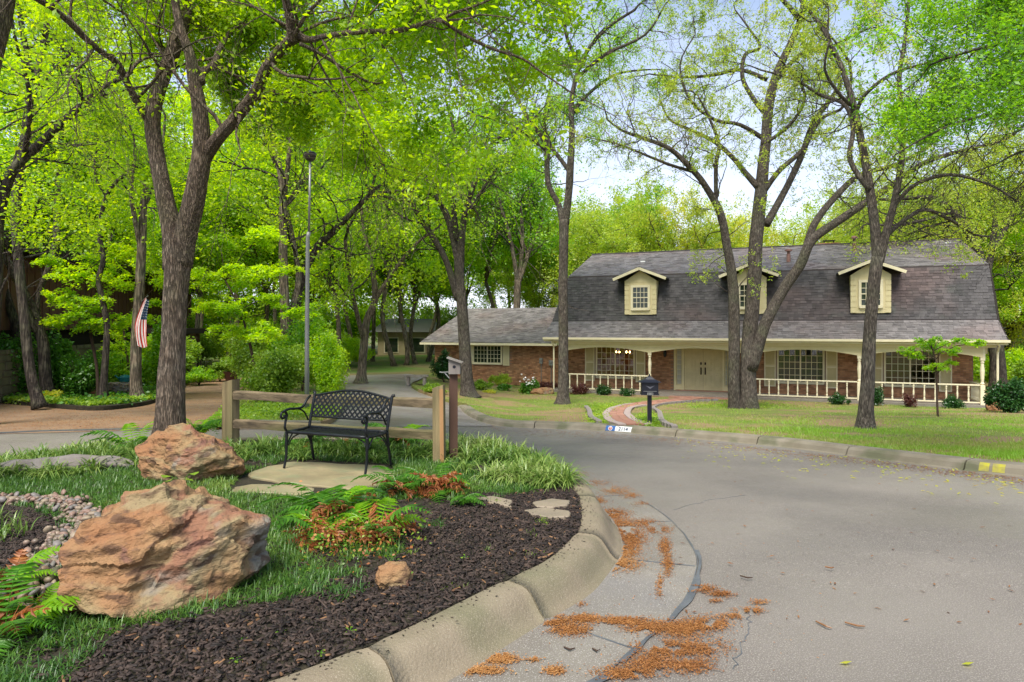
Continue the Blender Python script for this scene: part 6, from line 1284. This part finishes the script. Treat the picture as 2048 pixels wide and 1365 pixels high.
# ------------------------------------------------------------------ shrubs
def dporch(px, v):
    u, w = uw(px, 700, v); return HO[1]+v*.929-u*.3696
def clump(c, r, n, rg, nb=26, shell=.75):
    cs_ = rg.normal(size=(nb, 3)); cs_ = unit(cs_)*rg.uniform(.15, .9, (nb, 1)); cs_[:, 2] = np.abs(cs_[:, 2])*1.0-.15; i = rg.integers(0, nb, n); d = unit(rg.normal(size=(n, 3)))*(rg.random((n, 1))**.4)*rg.uniform(.16, .40, nb)[i][:, None]
    q = (cs_[i]+d)*np.array(r)+np.array((0, 0, r[2]*.55)); q = q[q[:, 2] > .02]; return q+np.array(c)
def shrub(name, px, py, rx, ry, m, label, cat='shrub', n=2500, ls=.07, d=None, off=.12, deep=None, stems=5, group=None, st='twig', aspect=.6, up=.4):
    b_, dd = B(px, py, off)
    if d: dd = d; q = P(px, py, d); b_ = (q[0], q[1], float(R(q[0], q[1]))+.05)
    r = (rx/F*dd, deep or rx/F*dd*.8, ry/F*dd); t = thing(name, label, cat, b_, 0, group); g = MB()
    for i in range(stems):
        a = random.uniform(0, 6.28); k = random.uniform(.2, .6); g.tube([(b_[0], b_[1], b_[2]-.05), (b_[0]+r[0]*k*.5*math.cos(a), b_[1]+r[1]*k*.5*math.sin(a), b_[2]+r[2]*.6), (b_[0]+r[0]*k*math.cos(a), b_[1]+r[1]*k*math.sin(a), b_[2]+r[2]*1.15)], [.018, .012, .005], 5)
    obj('stems', g, M[st], t); lpn = clump((0, 0, 0), r, n, rng); obj('foliage', rawmesh('foliage', leafverts(lpn, ls, rng, aspect, up), 4), M[m], t); return t
shrub('holly_shrub', 888, 763, 23, 46, 'leafE', 'dark evergreen shrub at the left corner of the wing', n=9000, ls=.09, d=33)
shrub('holly_shrub', 2022, 812, 46, 52, 'leafE', 'big dark glossy evergreen at the right end of the porch', n=12000, ls=.09, d=22)
shrub('shrub', 868, 786, 34, 14, 'leafF', 'rounded bronze green shrub left of the birdhouse', n=4000, ls=.07)
shrub('shrub', 965, 780, 24, 16, 'leafF', 'yellow green shrub just right of the tall elm trunk', n=3500, ls=.07)
shrub('shrub', 1000, 772, 26, 20, 'leafC', 'bronze tipped shrub under the wing window', n=4000, ls=.07)
shrub('shrub', 1008, 782, 16, 12, 'fern', 'low bright green leafy plant below the wing window', 'plant', n=1600, ls=.10)
shrub('camellia_bush', 1058, 775, 20, 26, 'fern', 'glossy bush with white flowers against the wing wall', n=2600, ls=.11, d=32)
shrub('shrub', 1050, 786, 18, 8, 'leafF', 'low bright clump in front of the white flowered bush', 'plant', n=1500, ls=.08)
shrub('maple_shrub', 1092, 780, 24, 14, 'purple', 'low purple leaved shrub left of the slender elm', n=3500, ls=.06)
shrub('plant', 980, 787, 16, 6, 'leafY', 'yellow leaved low plant in front of the wing shrubs', 'plant', n=900, ls=.07)
shrub('rose_bush', 1160, 790, 22, 22, 'purple', 'reddish rose bush at the left end of the porch railing', n=2600, ls=.07, d=dporch(1160, -.75))
shrub('rose_bush', 1207, 792, 21, 18, 'leafE', 'dark green rose bush under the left porch window', n=3000, ls=.07, d=dporch(1207, -.75))
shrub('rose_bush', 1255, 794, 18, 17, 'leafE', 'sparse rose bush before the railing left of the mailbox', n=1400, ls=.07, d=dporch(1255, -.75))
shrub('rose_bush', 1676, 806, 21, 20, 'leafE', 'rose bush under the middle porch window', n=2600, ls=.07, d=dporch(1676, -.75))
shrub('rose_bush', 1752, 812, 16, 34, 'leafE', 'rose bush just right of the nearest oak trunk', n=2400, ls=.07, d=dporch(1752, -.75))
shrub('rose_bush', 1818, 812, 16, 25, 'purple', 'thin reddish rose bush left of the young maple', n=1400, ls=.07, d=dporch(1818, -.75))
shrub('rose_bush', 1905, 816, 24, 25, 'leafE', 'rose bush right of the young maple', n=2400, ls=.07, d=dporch(1905, -.75))
shrub('thicket_shrub', 560, 795, 75, 92, 'leafF', 'light green thicket between fence post and lamp post', n=16000, ls=.085, d=19, deep=1.2)
shrub('thicket_shrub', 652, 800, 46, 120, 'leafA', 'tall feathery shrub right of the lamp post', n=14000, ls=.075, d=19)
shrub('thicket_shrub', 605, 775, 85, 150, 'leafB', 'tall green shrub behind the lamp post', n=16000, ls=.10, d=24)
shrub('thicket_shrub', 500, 765, 60, 90, 'leafF', 'green thicket at the end of the left drive', n=12000, ls=.10, d=28)
shrub('hedge_shrub', 398, 758, 40, 30, 'leafB', 'clipped hedge shrub below the stone pillar', n=6000, ls=.08, d=29)
shrub('hedge_shrub', 440, 752, 32, 28, 'leafF', 'rounded hedge shrub right of the stone pillar', n=4500, ls=.08, d=31)
for i, (px, d, h) in enumerate(((300, 28, 60), (340, 30, 60), (690, 44, 30), (930, 60, 20), (520, 44, 60), (620, 40, 60), (450, 46, 50), (400, 42, 60), (1990, 34, 60), (2060, 36, 60), (660, 56, 30), (560, 58, 50), (480, 60, 50), (2100, 30, 60))):
    lab = ('understory shrub left of the carport pillar', 'understory shrub right behind the forked trunk', 'low understory shrub at the left rim of the house drive', 'low shrub behind the left half of the wing roof', 'tall shrub behind the left drive end, right of the potted shrub', 'understory shrub deep behind the lamp post', 'shrub behind the potted shrub', 'shrub behind the carport roof', 'shrub behind the right end of the porch', 'shrub right of the big evergreen at the porch end', 'low shrub far behind the dark trunk at the drive edge', 'shrub far behind the pair of slim grey trunks', 'shrub far behind the left fence post', 'leafy shrub cut by the right edge')[i]
    shrub('understory_shrub', px, 752, 62, h*1.25, 'leafF' if i % 2 else 'leafA', 'leafy '+lab if not lab.startswith('leafy') else lab, n=8000, ls=.14, d=d)
for px, d, h in FARSH: shrub('understory_shrub', px, 752, 75, h*.9, 'leafA' if px % 4 else 'leafF', 'leafy understory shrub at the foot of the wood', n=7000, ls=.26, d=d, group='understory shrubs of the wood')
for px, py, d, rx, ry, m_, lab in ((30, 775, 21, 55, 100, 'ivy', 'ivy mound at the left edge'), (115, 780, 22, 70, 100, 'ivy', 'ivy covering the stone wall left of the crooked tree'), (165, 790, 21, 50, 70, 'ivy', 'dark ivy heap at the foot of the crooked tree'), (240, 785, 23, 45, 70, 'leafB', 'green shrub between crooked tree and flag tree'), (320, 775, 24, 36, 100, 'leafB', 'tall green shrub right of the flag tree'), (105, 790, 20, 22, 15, 'leafY', 'yellow green low shrub in the ivy'), (250, 740, 27, 60, 60, 'leafB', 'big shrub in front of the brown siding')):
    shrub('ivy_shrub', px, py, rx, ry, m_, lab, n=9000, ls=.10, d=d)
# white flowers on the camellia
fl = clump(P(1058, 775, 31.8)-np.array((0, .35, 0)), (.5, .3, .62), 60, rng); fl[:, 2] = np.clip(fl[:, 2], -1.3, .2)
obj('white_flowers', rawmesh('white_flowers', leafverts(fl, .09, rng, .9), 4), M['white'], kind='stuff')
# young maples: layered sprays
def maple(px, py, d, stem, layers, m, label, ls=.07, name='japanese_maple', nn=900):
    q = P(px, py, d); b_ = (q[0], q[1], float(R(q[0], q[1]))+.1); t = thing(name, label, 'tree', b_, 0); st_ = limb(stem, d); g = MB().tube(st_[0], st_[1], 6); br = []; L = []
    for (x, y, w_) in layers:
        c = P(x, y, d+random.uniform(-.4, .4)); a = st_[0][np.argmin(np.abs(st_[0][:, 2]-(c[2]-.35)))]; g.tube([a, (a+c)/2+(0, 0, .08), c], [.016, .01, .005], 4); r = w_/F*d
        n = int(nn*w_/60)
        for q_ in range(7):
            a_ = random.uniform(0, 6.28); k_ = random.uniform(.1, .85)*r; e = c+np.array((math.cos(a_)*k_, math.sin(a_)*k_*.8, random.uniform(-.28, .22)*r)); rs = r*random.uniform(.22, .5); m_ = int(n/7*(rs/r/.36)**1.5)+4
            g.tube([c-np.array((0, 0, .03)), (c+e)/2+(0, 0, .03), e], [.006, .004, .002], 3, False); az = rng.uniform(0, 6.28, m_); rr = np.sqrt(rng.random(m_)); tl = rng.normal(size=2)*.35; X = np.cos(az)*rr*rs; Y = np.sin(az)*rr*rs*.7; L.append(e+np.column_stack([X, Y, X*tl[0]+Y*tl[1]-.3*rs*rr**2+rng.normal(size=m_)*.10*rs]))
    obj('trunk', g, M['twig'] if name != 'x' else M['bark2'], t, smooth=True); L = np.concatenate(L)
    obj('crown', rawmesh('crown', leafverts(L-np.array(b_), ls, rng, .5, 1.0), 4), M[m], t)
mb_, md = B(1875, 835); maple(1875, 835, md, [(1876, 836, 6), (1874, 800, 5), (1873, 760, 5), (1871, 720, 4), (1862, 690, 3)], [(1860, 690, 40), (1820, 700, 26), (1895, 700, 28), (1880, 680, 26), (1930, 680, 22), (1955, 685, 18), (1870, 730, 34), (1905, 725, 20), (1845, 680, 24), (1838, 712, 16)], 'leafB', 'young Japanese maple with flat leaf layers before the right porch window', .075)
maple(185, 795, 20.5, [(196, 800, 10), (194, 740, 8), (180, 660, 7), (170, 600, 6), (175, 540, 4)], [(150, 540, 55), (200, 520, 60), (120, 590, 45), (230, 560, 50), (160, 610, 60), (215, 600, 60), (120, 640, 55), (180, 650, 55), (235, 640, 45), (100, 520, 40), (250, 500, 40)], 'leafA', 'airy maple with layered lime foliage in front of the brown sided house', .11, 'maple_tree', 1000)
maple(270, 790, 23, [(262, 795, 8), (258, 740, 7), (250, 680, 6), (245, 640, 4)], [(240, 660, 40), (275, 690, 35), (225, 690, 30), (255, 630, 40), (300, 640, 35), (300, 600, 30), (330, 560, 30)], 'leafA', 'small understory maple behind the flag tree', .11, 'maple_tree', 800)
maple(470, 760, 21, [(520, 790, 9), (510, 740, 8), (500, 690, 7), (480, 620, 5), (450, 560, 4)], [(440, 560, 60), (500, 540, 60), (420, 610, 50), (480, 610, 60), (540, 600, 50), (520, 660, 60), (460, 660, 45), (410, 540, 50), (560, 540, 50), (600, 620, 45), (440, 490, 50), (520, 470, 60)], 'leafA', 'broad airy maple left of the lamp post', .12, 'maple_tree', 1000)

# ------------------------------------------------------------------ brown sided house and its garden at left
a0, a1 = np.array((-17.3, 22.0)), np.array((-23.6, 47.5)); dv = (a1-a0)/np.linalg.norm(a1-a0); ho = np.array((a0[0], a0[1])); ang = math.atan2(dv[1], dv[0])
LH = thing('brown_house', 'dark brown board sided house with flat roof, half hidden by trees at left', 'house', (*(a0-dv*9), 0), ang)
LL = 36.0
hb('upper_wall', MB().box(0, LL, 0, 12, 1.55, 4.2), M['panelbrown'], LH)
for i in range(int(LL/.6)): hb('batten', MB().box(i*.6, i*.6+.06, -.03, -.002, 1.55, 4.18), M['panelbrown'], LH)
hb('fascia', MB().box(-.8, LL+.6, -1.0, 13, 4.2, 4.62), M['darkwood'], LH)
hb('lower_wall', MB().box(0, LL, .6, 12, -1.2, 1.548), M['darkwood'], LH)
random.seed(8); sw = thing('stone_wall', 'low rubble stone wall under the brown siding, half covered with ivy', 'wall', (*(a0-dv*9), 0), ang); W0s = MB().box(0, 15, -1.1, -.7, -1.2, .9); hb('wall_core', W0s, M['mortar'], sw)
z = -1.1; cnt = 0
while z < .9:
    h = random.uniform(.16, .3); x = 0
    while x < 15:
        l = random.uniform(.3, .7); g = MB().box(x, x+l-.03, -1.13-random.uniform(0, .05), -1.101, z, min(z+h-.03, .95)); hb('stone', g, M['stone'], sw); x += l
    z += h
cp = thing('carport', 'dark flat carport roof on a tan stone pillar right of the forked trunk', 'carport', P(380, 720, 33), 0)
q0, q1 = P(355, 660, 33), P(420, 660, 33); obj('roof_slab', MB().box(q0[0]-1, q1[0], 30.5, 36, P(0, 667, 33)[2], P(0, 657, 33)[2]), M['darkwood'], cp)
q0, q1 = P(366, 700, 33), P(390, 700, 33); z0 = float(R(-16, 33)); zt2 = P(0, 667, 33)[2]; g = MB(); z = z0
while z < zt2-.05:
    x = q0[0]
    while x < q1[0]-.05: l = random.uniform(.18, .4); g.box(x, min(x+l, q1[0]), 32.6-random.uniform(0, .03), 33.2, z, min(z+.17, zt2)-.015); x += l+.015
    z += .18
obj('stone_pillar', g, M['stone'], cp); x = P(396, 700, 33)[0]; obj('post', MB().box(x-.06, x+.06, 31.2, 31.32, z0-.1, zt2), M['darkwood'], cp)
# flag
fx = flag_b[0]; fd = flag_d-.25; T0, T1 = P(294, 596, fd), P(292, 690, fd)
fl_ = thing('flag', 'striped red and white flag with blue starred canton hanging from the straight tree', 'flag', T0)
def fpt(s, t):                                # s along fly (down), t across hoist, cloth folded by gravity
    w_ = .12+.30*min(1, s*1.7)-.08*max(0, s-.75); c_ = math.sin(t*9+s*2.2)*.05*(.5+s)
    xo = -.20*math.sin(s*PI*.75); drop = 1.0*s+.20*(1-abs(2*t-1))*s*.35+t*.06
    return (T0[0]+xo+(t-.5)*w_, T0[1]+c_, T0[2]-drop*(T0[2]-T1[2])*.97)
def sm_(nm, s0, s1, t0, t1, m_, par, ns=14, nt_=4, dy=0):
    g = MB(); V = [fpt(s0+(s1-s0)*i/ns, t0+(t1-t0)*j/nt_) for i in range(ns+1) for j in range(nt_+1)]; V = [(a, b+dy, c) for a, b, c in V]; k = nt_+1
    g.add(V, [(i*k+j, i*k+j+1, (i+1)*k+j+1, (i+1)*k+j) for i in range(ns) for j in range(nt_)]); return obj(nm, g, m_, par, smooth=True)
for i in range(13):
    t0 = i/13; lo = .42 if i >= 6 else 0
    sm_('stripe', lo, 1, t0, (i+1)/13, M['red'] if i % 2 == 0 else M['white'], fl_, 14, 2)
cn_ = sm_('canton', 0, .42, 6/13, 1, M['navy'], fl_, 8, 6)
g = MB()
for i in range(7):
    for j in range(5):
        x, y, z = fpt(.03+i*.055, 6/13+.06+j*.105); g.add([(x-.008, y-.006, z), (x, y-.006, z-.010), (x+.008, y-.006, z), (x, y-.006, z+.010)], [(0, 1, 2, 3)])
obj('stars', g, M['white'], cn_); obj('flagpole', MB().tube([(T0[0]-.28, T0[1]+.2, T0[2]-.1), (T0[0]+.03, T0[1], T0[2]+.06)], .012, 6), M['galv'], fl_)
# garden ornaments in the ivy
x, y = G(46, 782, .12); tag(obj('basin', MB().lathe([(.3, 0), (.42, .14), (.45, .16), (.36, .15), (.1, .1)], (x, y, float(R(x, y))+.2), 14), M['black']), 'dark shallow basin standing in the ivy at far left', 'basin')
x, y = G(187, 790, .12); zz = float(R(x, y))+.15; pt = thing('planter', 'low tan planter box with pale leafy plant left of the crate', 'planter', (x, y, zz)); hb('tray', MB().box(-.22, .22, -.12, .12, 0, .14).box(-.24, .24, -.14, .14, .1401, .17), M['terra'], pt); hb('plant', rawmesh('plant', leafverts(rng.normal(size=(120, 3))*np.array((.13, .06, .05))+(0, 0, .24), .13, rng, .5), 4), M['leafF'], pt)
x, y = G(238, 790, .12); zz = float(R(x, y))+.12; ct = thing('shell_basket', 'rounded basket of pale mottled stones beside the flag tree', 'basket', (x, y, zz)); hb('basket_rim', MB().lathe([(.27, 0), (.34, .12), (.36, .3), (.34, .42)], (0, 0, 0), 12), M['greywood'], ct)
for i in range(70):
    a = random.uniform(PI, 2*PI); z = random.uniform(.02, .42); inst(random.choice(pms), 'shell', ct, (.36*math.cos(a), .36*math.sin(a), z), (0, 0, 0), (.035, .035, .03))
x2, y2 = x+.1, y+.1; tag(obj('watering_can', MB().lathe([(.02, 0), (.17, .01), (.19, .16), (.12, .22), (.06, .24)], (x2+.05, y2, zz+.44), 10).tube([(x2-.1, y2, zz+.5), (x2-.3, y2, zz+.66)], .03, 6), M['tealp']), 'small teal can lying on the basket beside the flag tree', 'can')
for i, (px, py) in enumerate(((129, 785), (141, 784))):
    x, y = G(px, py, .12); z = float(R(x, y))+.15; s = thing('small_flag', ('left' if i == 0 else 'right')+' of the two tiny stick flags standing in the ivy', 'small flag', (x, y, z)); hb('stick', MB().tube([(0, 0, 0), (.02, 0, .55)], .008, 5), M['white'], s)
    for k in range(4): hb('stripe', MB().add([(.02+.05*k, -.01*(k % 2), .5-k*.05), (.07+.05*k, 0, .45-k*.05), (.06+.05*k, 0, .15), (.01+.05*k, -.01*(k % 2), .2)], [(0, 1, 2, 3)]), M[('navy', 'red', 'white', 'red')[k]], s)
q = P(463, 752, 31); zz = float(R(q[0], q[1])); pp_ = thing('potted_shrub', 'green shrub in a big dark pot at the end of the left drive', 'potted plant', (q[0], q[1], zz)); hb('pot', MB().lathe([(.22, 0), (.34, .3), (.40, .5), (.36, .52), (.1, .5)], (0, 0, 0), 14), M['pot'], pp_)
hb('foliage', rawmesh('foliage', leafverts(clump((0, 0, .5), (.7, .6, .5), 2500, rng), .12, rng), 4), M['leafF'], pp_)
q = hw(9.2, .9, 0); pp_ = thing('flower_pot', 'dark red tapered pot with a small plant right of the double door', 'potted plant', q, HA); hb('pot', MB().add([(-.2, -.2, 0), (.2, -.2, 0), (.2, .2, 0), (-.2, .2, 0), (-.27, -.27, .45), (.27, -.27, .45), (.27, .27, .45), (-.27, .27, .45)], [(0, 1, 5, 4), (1, 2, 6, 5), (2, 3, 7, 6), (3, 0, 4, 7), (4, 5, 6, 7)]), M['pot'], pp_)
hb('plant', rawmesh('plant', leafverts(rng.normal(size=(160, 3))*np.array((.12, .12, .08))+(0, 0, .55), .10, rng, .5), 4), M['leafF'], pp_)
# rocks in the front garden
for (px, py, dm, lab, sd) in ((1085, 788, (.75, .4, .3), 'reddish flat rock in the bed before the purple shrub', 3), (2003, 822, (.85, .5, .42), 'tan rock by the right end of the porch', 4)):
    b_, dd = B(px, py); rock('garden_rock', (b_[0], b_[1], b_[2]+.1), dm, .2, 0, 0, 14, M['rock'], lab, 'rock', 4, sd, .03, .05)
x, y = G(833, 770, .12); z = float(R(x, y))+.1; sb = thing('stone_bench', 'tiny grey stone bench at the curve of the house drive', 'bench', (x, y, z)); hb('seat', MB().box(-.55, .55, -.18, .18, .40, .48), M['greywood'], sb)
for s in (-1, 1): hb('leg', MB().box(s*.38-.07, s*.38+.07, -.14, .14, 0, .399), M['greywood'], sb)
# houses beyond the wood
fh = thing('far_house', 'pale beige house with grey roof seen between trunks past the drive', 'house', (-11.2, 62, -1.9), .05)
hb('wall', MB().box(-1.6, 3.6, 0, 8, 0, 3.2), M['beige'], fh); hb('roof', MB().add([(-2.3, -.8, 3.1), (4.3, -.8, 3.1), (3.4, 4, 4.4), (-1.2, 4, 4.4), (4.3, 9, 3.1), (-2.3, 9, 3.1)], [(0, 1, 2, 3), (3, 2, 4, 5), (0, 3, 5), (1, 4, 2)]), M['farroof'], fh)
for x in (-1, 1.5): f_ = hb('window', MB().box(x, x+1.4, -.06, -.002, 1.1, 2.6), M['trim'], fh); hb('pane', MB().box(x+.1, x+1.3, -.09, -.061, 1.2, 2.5), M['glassd'], f_)
q = P(2045, 700, 45); rh = thing('neighbour_house', 'house with grey tiled roof at the right edge behind the porch', 'house', (q[0], q[1], -1.6), -.3)
hb('wall', MB().box(-1.0, 9, 0, 8, 0, 2.7), M['beige'], rh); hb('roof', MB().add([(-1.6, -.7, 2.6), (9.6, -.7, 2.6), (9.6, 4, 4.4), (-1.0, 4, 4.4), (9.6, 9, 2.6), (-1.6, 9, 2.6)], [(0, 1, 2, 3), (3, 2, 4, 5), (0, 3, 5)]), M['farroof'], rh)
print('objects', len(bpy.data.objects))
